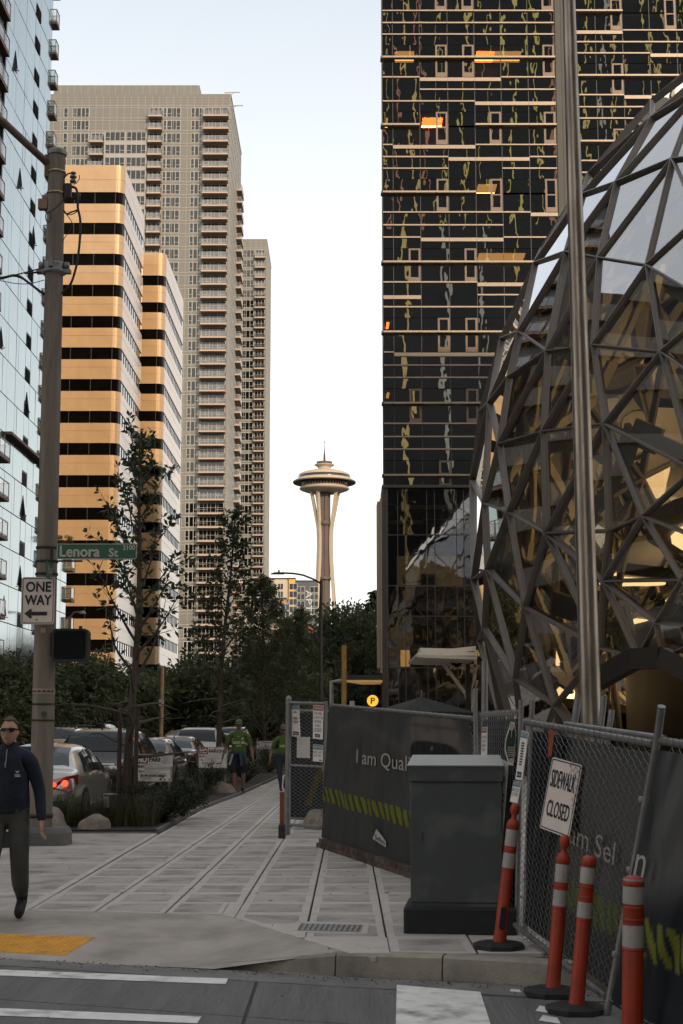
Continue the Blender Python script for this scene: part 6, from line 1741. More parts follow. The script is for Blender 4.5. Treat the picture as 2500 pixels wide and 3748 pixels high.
wom = person('person', 'woman in green jersey, cap and grey jeans half hidden by the chain-link gate', Jw, bw, M, (WXp.x, WXp.y, 0), .25, head_at=(0, -.035, 1.53), skin='skin_tan', group='people in green jerseys', waist=(.92, 'jersey', 'jean'))
hp3 = Vector((0, -.035, 1.53)); cap(wom, hp3, mat('tan_cap_cloth', (.16, .12, .09), .85, var=.2, scale=20))
m = MB(); m.lathe([(.075, -.22), (.10, -.15), (.098, -.05), (.09, .03)], hp3 + Vector((0, .03, 0)), 20, caps=False, sy=.9); v = m.v; m.f = [f for f in m.f if sum(v[i][1] for i in f) / 4 > hp3.y - .02]; m.m = [0] * len(m.f); m.sm = [True] * len(m.f); m.build('hair', M['hair_blond'], wom)
m = MB(); m.cbox(hp3 + Vector((0, -.095, .012)), (.13, .02, .03)); m.build('sunglasses', M['lens'], wom)
m = MB(); put_text(m, 'XBOX', (-.14, -.195, 1.10), (1, 0, 0), (0, .1, 1), .28, .06, bold=.004); m.build('shirt_lettering', bpy.data.materials['cream_print'], wom)
# ================================================================ street furniture
M['pole_wood'] = mat('weathered_pole_timber', (.23, .19, .155), .9, var=.3, scale=6, bump=.5, bscale=16, stretch=(3, 3, .25), dark=((.05, .04, .033), .5, 3))
# ---------------------------------------------------------------- timber utility pole, left
YP = 21.2
base, top_ = at(147, 3060, YP), at(209, 560, YP)
PX0 = base.x; PTOP = top_.z; PTX = top_.x - base.x
UP = empty('utility_pole', (PX0, YP, 0), 0, 'weathered timber utility pole with bands, insulators and a concrete collar at its foot', 'pole')
def pc(z): t = z / PTOP; return Vector((PTX * t, 0, z))
def prd(z): return .165 - .040 * z / PTOP
m = MB(); m.tube([pc(PTOP * k / 24) for k in range(25)], [prd(PTOP * k / 24) for k in range(25)], 20); m.build('shaft', M['pole_wood'], UP)
m = MB(); m.lathe([(prd(9.4) + .015, -.02), (prd(9.4) + .022, .03), (prd(9.4) + .01, .06)], pc(PTOP - .02), 20); m.build('cap', M['galv_dull'], UP)
m = MB(); pts = rrect((-.38, -.30, 0), (1, 0, 0), (0, 1, 0), .80, .62, .16)
for (z0, z1, s0, s1) in ((0, .17, 1, .99), (.17, .24, .99, .90)):
    a = [Vector((p.x * s0, p.y * s0, z0)) for p in pts]; b = [Vector((p.x * s1, p.y * s1, z1)) for p in pts]; ring(m, a, b)
m.poly([Vector((p.x * .9, p.y * .9, .24)) for p in pts]); m.build('concrete_collar', M['concrete_dark'], UP)
def zp(v): return at(150, v, YP).z
def band(v, h=.03, mt='black', name='steel_band'):
    z = zp(v); m = MB(); r_ = prd(z) + .008; m.lathe([(r_, -h / 2), (r_ + .006, -h / 2), (r_ + .006, h / 2), (r_, h / 2)], pc(z), 20, caps=False); return m.build(name, M[mt], UP)
for v, h in ((2006, .035), (2056, .03), (2102, .035), (2577, .02), (2636, .02), (2985, .05)): band(v, h)
M['brass'] = mat('tarnished_strap', (.42, .30, .19), .35, .8, var=.2, scale=12)
for v in (632, 710): band(v, .03, 'brass')
m = MB(); z = zp(2530); r_ = prd(z) + .004
m.lathe([(r_, -.04), (r_, .04)], pc(z), 24, caps=False); st = m.build('paper_band', mat('beige_paper_band', (.33, .26, .20), .8, var=.15), UP)
m = MB()
for k in range(6):
    a = R(-150 + k * 24); c = pc(z) + Vector((math.cos(a) * (r_ + .003), math.sin(a) * (r_ + .003), -.015)); t = Vector((-math.sin(a), math.cos(a), 0))
    m.poly([c - t * .03, c - t * .012 + Vector((0, 0, .03)), c + Vector((0, 0, .012)), c + t * .012 + Vector((0, 0, .035)), c + t * .03])
m.build('band_print', M['sign_black'], st)
m = MB(); z = zp(2614); m.disc((pc(z).x + .045, -prd(z) - .012, z), .042, 18); m.build('round_tag', mat('dark_green_tag', (.03, .05, .04), .25, .4, var=.4, scale=60), UP)
m = MB(); z = zp(2309); m.quad((pc(z).x - .035, -prd(z) - .006, z - .035), (pc(z).x + .035, -prd(z) - .006, z - .035), (pc(z).x + .035, -prd(z) - .006, z + .035), (pc(z).x - .035, -prd(z) - .006, z + .035)); m.build('small_sticker', mat('pale_sticker', (.42, .33, .27), .7, var=.4, scale=80), UP)
# clamp and hardware half way up
z = zp(985); c = pc(z); r_ = prd(z)
m = MB(); m.lathe([(r_, -.09), (r_ + .04, -.07), (r_ + .04, -.02), (r_ + .01, -.01), (r_ + .025, .05), (r_ + .025, .09), (r_, .10)], c, 20, caps=False)
for s in (-1, 1): m.cbox(c + Vector((s * (r_ + .06), -.02, -.045)), (.12, .10, .06)); m.lathe([(.01, -.05), (.05, -.04), (.05, .04), (.01, .05)], c + Vector((s * (r_ + .05), -.02, .05)), 10)
m.cbox(c + Vector((-.02, -r_ - .03, .06)), (.06, .07, .14)); m.build('guy_clamp', M['galv_dull'], UP)
# insulator bracket on the right near the top, street light arm to the left
z = zp(650); c = pc(z); r_ = prd(z)
m = MB(); m.tube([c + Vector((r_ - .01, -.02, -.01)), c + Vector((r_ + .05, -.03, .05)), c + Vector((r_ + .13, -.03, .06))], .014, 6)
m.lathe([(.01, -.13), (.045, -.12), (.05, -.09), (.03, -.075), (.03, -.06), (.052, -.045), (.052, -.02), (.03, -.01), (.03, .01), (.045, .02), (.04, .04), (.01, .045)], c + Vector((r_ + .13, -.03, .03)), 14)
m.build('insulator', mat('brown_porcelain', (.10, .06, .045), .3, var=.2, coat=1), UP)
m = MB(); m.cbox(c + Vector((r_ + .06, -.03, -.22)), (.10, .07, .22)); m.tube([c + Vector((r_, -.03, -.36)), c + Vector((r_ + .20, -.03, -.32))], .028, 8); m.lathe([(.01, -.05), (.05, -.04), (.05, .04), (.01, .05)], c + Vector((r_ + .2, -.03, -.30)), 10); m.build('cable_bracket', M['black'], UP)
z = zp(752); c = pc(z); m = MB(); m.cbox(c + Vector((-prd(z) - .05, -.03, 0)), (.14, .12, .15)); m.cbox(c + Vector((-prd(z) - .02, -.03, .12)), (.10, .05, .05)); m.build('junction_box', mat('copper_box', (.22, .14, .10), .5, .5, var=.2), UP)
A0 = at(172, 600, YP) - Vector((PX0, YP, 0)); A1 = at(-60, 395, YP - 1.2) - Vector((PX0, YP, 0))
m = MB(); m.tube([A0 + Vector((.04, 0, -.02)), A0.lerp(A1, .3) + Vector((0, 0, .03)), A0.lerp(A1, .7) + Vector((0, 0, .05)), A1, A1 + (A1 - A0) * .9], .055, 10); m.cbox(A0 + Vector((.03, 0, -.05)), (.10, .16, .34)); m.build('lamp_arm', mat('brown_painted_arm', (.15, .10, .07), .6, .3, var=.2), UP)
# cables
def cable(pts, r_=.016): 
    out = []
    P = [at(u, v, YP - .22 + dy) - Vector((PX0, YP, 0)) for u, v, dy in pts]
    for i in range(len(P) - 1):
        a, b, c_, d = P[max(i - 1, 0)], P[i], P[i + 1], P[min(i + 2, len(P) - 1)]
        for k in range(5):
            t = k / 5; out.append(.5 * ((2 * b) + (c_ - a) * t + (2 * a - 5 * b + 4 * c_ - d) * t * t + (3 * b - a - 3 * c_ + d) * t ** 3))
    out.append(P[-1]); m = MB(); m.tube(out, r_, 6); return m.build('cable', M['black'], UP)
cable([(262, 682, 0), (278, 690, 0), (285, 720, 0), (285, 760, 0), (293, 800, 0), (294, 850, 0), (288, 920, 0), (278, 980, 0), (258, 1040, 0), (226, 1074, .1)], .018)
cable([(262, 685, 0), (283, 700, 0), (284, 760, 0), (296, 810, 0), (293, 870, 0), (286, 930, 0), (275, 990, 0)], .010)
cable([(285, 768, 0), (262, 776, 0), (243, 782, 0), (232, 768, 0)], .013); cable([(285, 772, 0), (265, 784, 0), (245, 786, 0)], .008)
cable([(290, 640, 0), (290, 655, 0), (280, 670, 0), (268, 675, 0)], .006)
cable([(260, 690, 0), (225, 740, 0), (185, 775, 0), (168, 785, 0), (170, 808, 0), (180, 812, 0), (186, 790, 0), (178, 774, 0)], .008)
cable([(243, 784, 0), (262, 812, 0), (262, 835, 0), (240, 865, 0), (228, 885, .1)], .006)
cable([(-80, 1035, -1), (0, 1020, 0), (60, 1008, 0), (105, 1035, 0), (140, 1062, 0), (160, 1077, .1)], .020); cable([(-80, 1045, -1), (0, 1019, 0), (55, 1011, 0), (100, 1031, 0), (160, 1074, .1)], .012)
cable([(-60, 1020, -1), (5, 1028, 0), (60, 1038, 0), (110, 1038, 0), (162, 1025, .1)], .006)
cable([(-60, 1025, -1), (60, 1005, 0), (120, 990, 0), (150, 983, 0)], .010); cable([(90, 1000, 0), (150, 996, 0)], .016)
# ---- signs on the pole: each is a thing
def sheet(o, ux, uz, w, h, r, t=.004):
    m = MB(); m.prism(rrect(o, ux, uz, w, h, r), (0, t, 0)); return m
def sign_frame(m, o, w, h, r, b, inset, mi=0):
    A = rrect(Vector(o) + Vector((inset, 0, inset)), (1, 0, 0), (0, 0, 1), w - 2 * inset, h - 2 * inset, r)
    B = rrect(Vector(o) + Vector((inset + b, 0, inset + b)), (1, 0, 0), (0, 0, 1), w - 2 * (inset + b), h - 2 * (inset + b), max(r - b, .002))
    ring(m, A, B, mi)
ys = YP - .24
a, b = at(206, 2048, ys), at(502, 1989, ys)
LS = empty('street_name_sign', (a.x, ys, a.z), 0, 'green street name sign lettered Lenora St 2100 on the timber pole', 'sign')
w, h = b.x - a.x, b.z - a.z
M['sign_green'] = mat('green_sign_sheet', (.012, .105, .052), .45, var=.08, scale=5)
sheet((0, 0, 0), (1, 0, 0), (0, 0, 1), w, h, .03).build('plate', M['sign_green'], LS)
m = MB(); sign_frame(m, (0, -.003, 0), w, h, .03, .010, .004); m.build('border', mat('pale_sign_ink', (.50, .47, .41), .5, var=.05), LS)
INK = bpy.data.materials['pale_sign_ink']
m = MB(); put_text(m, 'Lenora', (w * .045, -.004, h * .18), (1, 0, 0), (0, 0, 1), w * .49, h * .66, bold=.006); put_text(m, 'St', (w * .655, -.004, h * .18), (1, 0, 0), (0, 0, 1), w * .11, h * .50, bold=.005); put_text(m, '2100', (w * .825, -.004, h * .60), (1, 0, 0), (0, 0, 1), w * .15, h * .29, bold=.003); m.build('lettering', INK, LS)
m = MB(); m.box(-.06, .02, -.03, w * .32, .05, -.005); m.box(-.09, .0, -.04, -.055, .08, h * .8); m.build('bracket', M['black'], LS)
a2 = at(196, 2065, YP); av = empty('street_name_sign', (a2.x, YP - .02, at(193, 2128, YP).z), 0, 'green avenue sign seen almost edge on between the pole and the one way sign', 'sign')
RA = Matrix.Rotation(.02, 4, 'Z')
m = MB(); m.box(-.003, -.55, 0, .003, 0, .245); m.xf(RA); m.build('plate', M['sign_green'], av)
m = MB(); put_text(m, '7th Av', (.006, -.48, .07), (0, 1, 0), (0, 0, 1), .42, .12, bold=.003); put_text(m, '7th Av', (-.006, -.07, .07), (0, -1, 0), (0, 0, 1), .42, .12, bold=.003); m.xf(RA); m.build('lettering', INK, av)
ys = YP - .30
a, b = at(75, 2285, ys), at(202, 2112, ys)
OW = empty('one_way_sign', (a.x, ys, a.z), 0, 'white ONE WAY sign with black arrow pointing left on the timber pole', 'sign'); w, h = b.x - a.x, b.z - a.z
M['beige_sheet'] = mat('warm_white_sign_sheet', (.72, .62, .55), .5, var=.06, scale=8)  # one even warm white for the sign sheets
sheet((0, 0, 0), (1, 0, 0), (0, 0, 1), w, h, .035).build('plate', M['beige_sheet'], OW)
def ow_print(m, w, h, left=True):
    sign_frame(m, (0, -.003, 0), w, h, .03, .010, .014)
    put_text(m, 'ONE', (w * .14, -.004, h * .69), (1, 0, 0), (0, 0, 1), w * .74, h * .205, bold=w * .012); put_text(m, 'WAY', (w * .12, -.004, h * .41), (1, 0, 0), (0, 0, 1), w * .78, h * .205, bold=w * .012)
    P = [(.10, .225), (.30, .33), (.34, .30), (.315, .265), (.79, .265), (.79, .185), (.315, .185), (.34, .15), (.30, .115)]
    if not left: P = [(1 - x, z) for x, z in P][::-1]
    m.poly([(w * x, -.004, h * z) for x, z in P][::-1] if left else [(w * x, -.004, h * z) for x, z in P][::-1])
m = MB(); ow_print(m, w, h); m.build('lettering', M['sign_black'], OW)
m = MB()
for zz in (.10, .88): m.lathe([(.016, 0), (.012, -.006), (.002, -.008)], (0, 0, 0), 10); 
for q in range(len(m.v)): x, y, z = m.v[q]; k = 0 if q < len(m.v) // 2 else 1; m.v[q] = (w * .48 + x, z - .004, h * (.10, .88)[k] + y)
m.build('bolt', M['galv_dull'], OW)
# pedestrian signal with egg-crate visor, seen from its dark front
yg = YP - .15; a, b = at(192, 2421, yg), at(326, 2302, yg)
PS = empty('pedestrian_signal', (a.x, yg, a.z), 0, 'black pedestrian signal box with dark mesh visor bolted to the timber pole', 'signal'); w, h = b.x - a.x, b.z - a.z
m = MB(); m.prism(rrect((0, 0, 0), (1, 0, 0), (0, 0, 1), w, h, .06), (0, .16, 0)); m.build('housing', M['black'], PS)
m = MB(); A = rrect((0, 0, 0), (1, 0, 0), (0, 0, 1), w, h, .06); B = rrect((.03, 0, .03), (1, 0, 0), (0, 0, 1), w - .06, h - .06, .04)
ring(m, [p + Vector((0, -.07, 0)) for p in A], [p + Vector((0, -.07, 0)) for p in B]); ring(m, [p + Vector((0, 0, 0)) for p in A], [p + Vector((0, -.07, 0)) for p in A]); ring(m, [p + Vector((0, -.07, 0)) for p in B], [p + Vector((0, 0, 0)) for p in B]); m.build('visor_frame', M['black'], PS)
m = MB()
for k in range(-14, 15):
    for s in (1, -1):
        x0, x1 = w / 2 + k * .042 - s * h / 2, w / 2 + k * .042 + s * h / 2; z0, z1 = .03, h - .03
        # clip to the frame
        def cl(xa, za, xb, zb):
            lo, hi = .035, w - .035; 
            if max(xa, xb) < lo or min(xa, xb) > hi: return None
            def cut(x, z, x2, z2):
                for lim in (lo, hi):
                    if (x < lo and lim == lo) or (x > hi and lim == hi): t = (lim - x) / (x2 - x); x, z = lim, z + (z2 - z) * t
                return x, z
            xa2, za2 = cut(xa, za, xb, zb); xb2, zb2 = cut(xb, zb, xa, za); return xa2, za2, xb2, zb2
        c = cl(x0, z0, x1, z1)
        if c: m.beam((c[0], -.03, c[1]), (c[2], -.03, c[3]), .003, .05, up=(0, 1, 0))
m.build('visor_mesh', mat('dull_visor_mesh', (.03, .034, .038), .6), PS)
m = MB(); m.box(-.11, .03, .08, -.0, .12, h - .06); m.box(w * .70, .04, h, w * .78, .09, h + .045); m.build('bracket', M['black'], PS)

# ---------------------------------------------------------------- tall tapered metal pole, right
YM = 16.3
b0, t0 = at(2162, 2600, YM), at(2082, 0, YM)
MP = empty('steel_pole', (b0.x, YM, 0), 0, 'tall tapered brown steel pole with weathered streaks in front of the glass sphere', 'pole')
M['pole_steel'] = mat('weathered_bare_steel', (.34, .285, .24), .36, .85, var=.35, scale=3.5, bump=.12, bscale=9, stretch=(4, 4, .35), dark=((.055, .045, .04), .65, 2.6))
sl = (t0.x - b0.x) / (t0.z - b0.z); zb = b0.z
def mp(z): return Vector((sl * (z - zb), 0, z))
m = MB(); m.tube([mp(k * .6) for k in range(24)], [.128 - .0052 * k * .6 for k in range(24)], 28); m.build('shaft', M['pole_steel'], MP)
m = MB(); m.lathe([(.20, 0), (.20, .03), (.15, .05), (.15, .3), (.135, .34)], (mp(0).x, 0, 0), 20); m.build('base_flange', M['galv_dull'], MP)
m = MB(); c = mp(13.8); m.tube([c, c + Vector((-.6, -.4, .5)), c + Vector((-2.2, -1.0, .7))], .05, 10); m.prism([c + Vector(p) for p in ((-2.1, -1.1, .62), (-2.1, -.8, .62), (-2.9, -1.15, .62), (-2.85, -1.4, .62))], (0, 0, .16)); m.build('luminaire_arm', M['galv_dull'], MP)
m = MB()
for z in (2.2, 4.6, 6.9):
    m.lathe([(.130 - .0052 * z + .001, -.004), (.130 - .0052 * z + .003, 0), (.130 - .0052 * z + .001, .004)], mp(z), 24, caps=False)
m.build('weld_seam', M['pole_steel'], MP)

# ---------------------------------------------------------------- curved street lamp mid street, timber one way pole, small far lamps
ls = at(1176, 2655, 83); L = empty('street_lamp', (ls.x, 83, 0), 0, 'dark street lamp with a long curved arm below the observation tower', 'street lamp')
def lp(u, v): p = at(u, v, 83); return Vector((p.x - ls.x, 0, p.z))
m = MB(); m.tube([(0, 0, 0), lp(1174, 2380), lp(1176, 2122)], [.13, .10, .085], 10); m.build('post', M['dark_pier'], L)
m = MB(); m.tube([lp(1175, 2136), lp(1150, 2121), lp(1110, 2105), lp(1075, 2099), lp(1030, 2097)], .055, 8); m.build('arm', M['dark_pier'], L)
c = lp(1013, 2099); m = MB(); m.prism([c + Vector(p) for p in ((-.35, -.12, -.05), (.42, -.12, -.05), (.42, -.12, .06), (-.1, -.12, .07), (-.35, -.12, -.02))], (0, .26, 0)); m.cbox(c + Vector((.12, 0, .12)), (.1, .1, .14)); m.build('lamp_head', M['dark_pier'], L)
p = at(590, 2655, 95); T2 = empty('utility_pole', (p.x, 95, 0), 0, 'slim tan timber pole with a small ONE WAY sign beyond the cars', 'pole')
m = MB(); m.tube([(0, 0, 0), (.02, 0, zat(2440, 95))], [.14, .12], 10); m.build('shaft', mat('tan_pole_timber', (.34, .22, .12), .8, var=.3, scale=4), T2)
q = at(582, 2583, 94.8); s2 = empty('one_way_sign', (q.x, 94.8, q.z), 0, 'small far ONE WAY sign with arrow pointing right', 'sign'); m = MB(); w, h = .32, .40
sheet((0, 0, 0), (1, 0, 0), (0, 0, 1), w, h, .02).build('plate', M['beige_sheet'], s2); m = MB(); ow_print(m, w, h, False); m.build('lettering', M['sign_black'], s2)
p = at(1259, 2655, 60); T3 = empty('utility_pole', (p.x, 60, 0), 0, 'short amber timber post with a small bracket left of the entrance canopy', 'pole')
m = MB(); m.tube([(0, 0, 0), (0, 0, zat(2362, 60))], .105, 12); m.lathe([(.115, -.03), (.125, 0), (.115, .03)], (0, 0, zat(2420, 60)), 12); m.build('shaft', mat('amber_post', (.50, .29, .09), .7, var=.25, scale=3), T3)
m = MB(); m.lathe([(.01, -.05), (.05, -.03), (.05, .03), (.01, .05)], (-.16, -.02, zat(2385, 60)), 8); m.tube([(-.16, 0, zat(2385, 60)), (-.17, 0, zat(2410, 60)), (-.05, 0, zat(2425, 60))], .012, 5); m.build('bell_bracket', M['black'], T3)
q = at(1280, 2586, 70); s3 = empty('one_way_sign', (q.x, 70, q.z), 0, 'tiny ONE WAY sign beside the amber post under the canopy', 'sign'); m = MB(); w, h = .22, .26
sheet((0, 0, 0), (1, 0, 0), (0, 0, 1), w, h, .01).build('plate', M['beige_sheet'], s3); m = MB(); put_text(m, 'ONE', (.03, -.004, .15), (1, 0, 0), (0, 0, 1), .16, .07); put_text(m, 'WAY', (.03, -.004, .05), (1, 0, 0), (0, 0, 1), .16, .07); m.build('lettering', M['sign_black'], s3)
m = MB(); m.beam((w / 2, .03, -q.z), (w / 2, .03, .2), .05, .05, up=(0, 1, 0)); m.build('post', M['galv_dull'], s3)
p = at(246, 2655, 120); L2 = empty('street_lamp', (p.x, 120, 0), 0, 'small cream street lamp by the foot of the near ochre tower', 'street lamp'); zt = zat(2262, 120)
m = MB(); m.tube([(0, 0, 0), (0, 0, zt)], .12, 8); m.tube([(0, 0, zt), (.3, 0, zt + .45), (.9, 0, zt + .5)], .06, 6); m.lathe([(.3, -.1), (.2, .05), (.05, .15)], (1.0, 0, zt + .45), 10); m.build('post', M['fin_tan'], L2)
# no-parking notices on the strip
def tow_sign(label, u0, v0, u1, v1, Y, full, note=False, rot=0.0):
    a, b = at(u0, v1, Y), at(u1, v0, Y); w, h = b.x - a.x, b.z - a.z
    o = empty('no_parking_sign', (a.x, Y, a.z), rot, label, 'sign', 'tow-away notices along the kerb')
    m = MB(); m.box(0, 0, 0, w, .012, h); m.build('board', M['white_sheet'], o)
    m = MB(); m.box(w * .02, -.003, h * .66, w * .33, -.001, h * .97); m.build('no_panel', M['sign_darkred'], o)
    m = MB(); put_text(m, 'NO', (w * .05, -.005, h * .70), (1, 0, 0), (0, 0, 1), w * .25, h * .22, bold=.008); m.build('no_lettering', M['white_sheet'], o)
    m = MB(); put_text(m, 'PARKING', (w * .37, -.004, h * .72), (1, 0, 0), (0, 0, 1), w * .60, h * .17, bold=.003); put_text(m, 'FROM', (w * .03, -.004, h * .515), (1, 0, 0), (0, 0, 1), w * .19, h * .085, bold=.002); put_text(m, 'TO', (w * .08, -.004, h * .33), (1, 0, 0), (0, 0, 1), w * .09, h * .085, bold=.002); put_text(m, 'TOW-AWAY AREA', (w * .14, -.004, h * .185), (1, 0, 0), (0, 0, 1), w * .66, h * .08, bold=.002); put_text(m, 'PHONE', (w * .25, -.004, h * .10), (1, 0, 0), (0, 0, 1), w * .18, h * .05)
    for (x0, z0, x1, z1) in ((.25, .48, .97, .63), (.25, .29, .97, .44)): sign_frame(m, (w * x0, -.004, h * z0), w * (x1 - x0), h * (z1 - z0), .004, .004, 0)
    sign_frame(m, (0, -.003, 0), w, h, .004, .006, .008)
    m.build('lettering', M['sign_black'], o)
    m = MB(); r2 = random.Random(4)
    for zc in (.545, .355):
        x = w * .29
        while x < w * .68:
            L_ = r2.uniform(.02, .04); m.beam((x, -.004, h * zc + r2.uniform(-.012, .012)), (x + L_, -.004, h * zc + r2.uniform(-.012, .012)), .001, .006, up=(0, 0, 1)); x += L_ + .008
    m.build('handwriting', M['sign_grey'], o)
    if note:
        m = MB(); m.box(w * .68, -.012, h * .54, w * 1.02, -.006, h * 1.0); n = m.build('pinned_note', mat('white_paper', (.66, .64, .62), .7, var=.04), o)
        m = MB()
        for k in range(9): m.box(w * .73, -.0135, h * (.90 - k * .033), w * (.97 - .06 * (k % 3)), -.0125, h * (.907 - k * .033))
        m.build('note_print', M['sign_grey'], n)
    m = MB()
    for x in (w * .04, w * .93): m.beam((x, .02, -a.z), (x, .02, h + .06), .035, .02, up=(0, 1, 0))
    m.build('stake', mat('pale_lath', (.34, .27, .20), .8, var=.2) if 'pale_lath' not in bpy.data.materials else bpy.data.materials['pale_lath'], o)
    return o
tow_sign('NO PARKING tow-away notice with a white note pinned on it beside the slim young tree', 496, 2760, 630, 2862, 26.6, True, True)
tow_sign('NO PARKING tow-away notice with its right side behind the second young tree', 726, 2734, 832, 2812, 39, True)
tow_sign('NO PARKING tow-away notice glimpsed between the two walkers in green', 939, 2712, 1005, 2742, 55, True)
m = MB(); m.box(-.14, -.12, 0, .14, .12, .42); o = m.build('lettered_board', M['black'], None, tuple(gr(8, 3100))); tag(o, 'low dark lettered board behind the walking man at the left edge', 'bin')  # dark lettered board built as a plain box
m = MB(); put_text(m, 'E.C', (-.06, -.122, .22), (1, 0, 0), (0, 0, 1), .17, .10, bold=.004); m.build('lettering', M['white_sheet'], o)
# ================================================================ fences, gate, cabinet, delineators
M['mesh_wire'] = mat('galvanised_wire', (.27, .265, .25), .55, .5, var=.25, scale=9)
M['banner_back'] = mat('dark_fence_cloth', (.020, .023, .026), .9, var=.25, scale=4, bump=.3, bscale=8)
def bil(P, s, t):
    """P = bottom-left, bottom-right, top-right, top-left"""
    return (P[0] * (1 - s) + P[1] * s) * (1 - t) + (P[3] * (1 - s) + P[2] * s) * t
def chain_link(P, pitch=.055, r=.0026, off=(0, 0, 0), top_tails=True):
    L = ((P[1] - P[0]).length + (P[2] - P[3]).length) / 2; H = ((P[3] - P[0]).length + (P[2] - P[1]).length) / 2
    n = max(2, int(L / pitch)); k = max(2, int(H / pitch)); m = MB(); off = Vector(off)
    nrm = (P[1] - P[0]).cross(P[3] - P[0]).normalized()
    for i in range(n):
        pts = []
        for j in range(2 * k + 1):
            s = (i + (-.04 if (i + j) % 2 == 0 else 1.04)) / n
            pts.append(bil(P, max(0, min(s, 1)), j / (2 * k)) + off + nrm * (r if i % 2 else -r))
        if top_tails: pts.append(pts[-1] + (P[3] - P[0]).normalized() * .03 + nrm * rnd.uniform(-.01, .01))
        m.tube(pts, r, 3, caps=False, smooth=False)
    return m
def frame_tubes(T, P, r=.022, mid=None, rails=('top', 'bottom')):
    m = MB(); m.tube([P[3], P[2]], r, 10); m.build('top_rail', M['galv'], T)
    if 'bottom' in rails: m = MB(); m.tube([P[0] + (P[3] - P[0]) * .03, P[1] + (P[2] - P[1]) * .03], r * .9, 10); m.build('bottom_rail', M['galv_dull'], T)
    if mid: m = MB(); m.tube([bil(P, 0, mid), bil(P, 1, mid)], r * .8, 8); m.build('mid_rail', M['galv_dull'], T)
def ties(T, P, n, t=1.0):
    m = MB()
    for k in range(n):
        p = bil(P, (k + .5) / n, t); d = (P[2] - P[3]).normalized(); u = d.orthogonal().normalized(); v = d.cross(u)
        m.tube([p + (u * math.cos(a) + v * math.sin(a)) * .027 + d * (a * .004) for a in [q * .8 for q in range(10)]], .003, 4)
    o = m.build('wire_tie', M['mesh_wire'], T); o['kind'] = 'stuff'
def printed_cloth(name, P, nu, nv, colfn, T, wob=.012, off=0.0):
    """fence banner: a slack cloth with its print held as a colour per vertex"""
    nrm = (P[1] - P[0]).cross(P[3] - P[0]).normalized(); m = MB(); vs = []; cs = []
    for j in range(nv + 1):
        for i in range(nu + 1):
            s, t = i / nu, j / nv; w = wob * (mnoise.noise(Vector((s * 9, t * 3, off * 10))) + .5 * mnoise.noise(Vector((s * 30, t * 5, 2)))) * (1 - abs(2 * t - 1) ** 4)
            vs.append(bil(P, s, t) + nrm * (off + w)); cs.append(colfn(s, t))
    fs = [(j * (nu + 1) + i, j * (nu + 1) + i + 1, (j + 1) * (nu + 1) + i + 1, (j + 1) * (nu + 1) + i) for j in range(nv) for i in range(nu)]
    m.add(vs, fs, 0, True); me = m.mesh(name, [])
    ca = me.color_attributes.new('print', 'FLOAT_COLOR', 'POINT')
    ca.data.foreach_set('color', [x for c in cs for x in (c[0], c[1], c[2], 1)])
    if 'banner_print' not in bpy.data.materials:
        mt = bpy.data.materials.new('banner_print'); mt.use_nodes = True; nt = mt.node_tree; b = nt.nodes['Principled BSDF']; b.inputs['Roughness'].default_value = .8; b.inputs['Specular IOR Level'].default_value = .2
        a = nt.nodes.new('ShaderNodeAttribute'); a.attribute_name = 'print'
        nz = nt.nodes.new('ShaderNodeTexNoise'); nz.inputs['Scale'].default_value = 90; nz.inputs['Detail'].default_value = 3
        mr = nt.nodes.new('ShaderNodeMapRange'); mr.inputs[3].default_value = .7; mr.inputs[4].default_value = 1.3; nt.links.new(nz.outputs[0], mr.inputs[0])
        tc = nt.nodes.new('ShaderNodeTexCoord'); nt.links.new(tc.outputs['Object'], nz.inputs[0])
        vmn = nt.nodes.new('ShaderNodeVectorMath'); vmn.operation = 'SCALE'; nt.links.new(a.outputs['Color'], vmn.inputs[0]); nt.links.new(mr.outputs[0], vmn.inputs['Scale'])
        nt.links.new(vmn.outputs[0], b.inputs['Base Color'])
    me.materials.append(bpy.data.materials['banner_print'])
    return link(name, me, T)
def blob(s, t, cs, ct, a, b, p=2.0): return max(0.0, 1 - (abs((s - cs) / a) ** p + abs((t - ct) / b) ** p))
def mixc(a, b, f): f = max(0, min(1, f)); return tuple(x + (y - x) * f for x, y in zip(a, b))
def sst(a, b, x): t = max(0, min(1, (x - a) / (b - a))); return t * t * (3 - 2 * t)
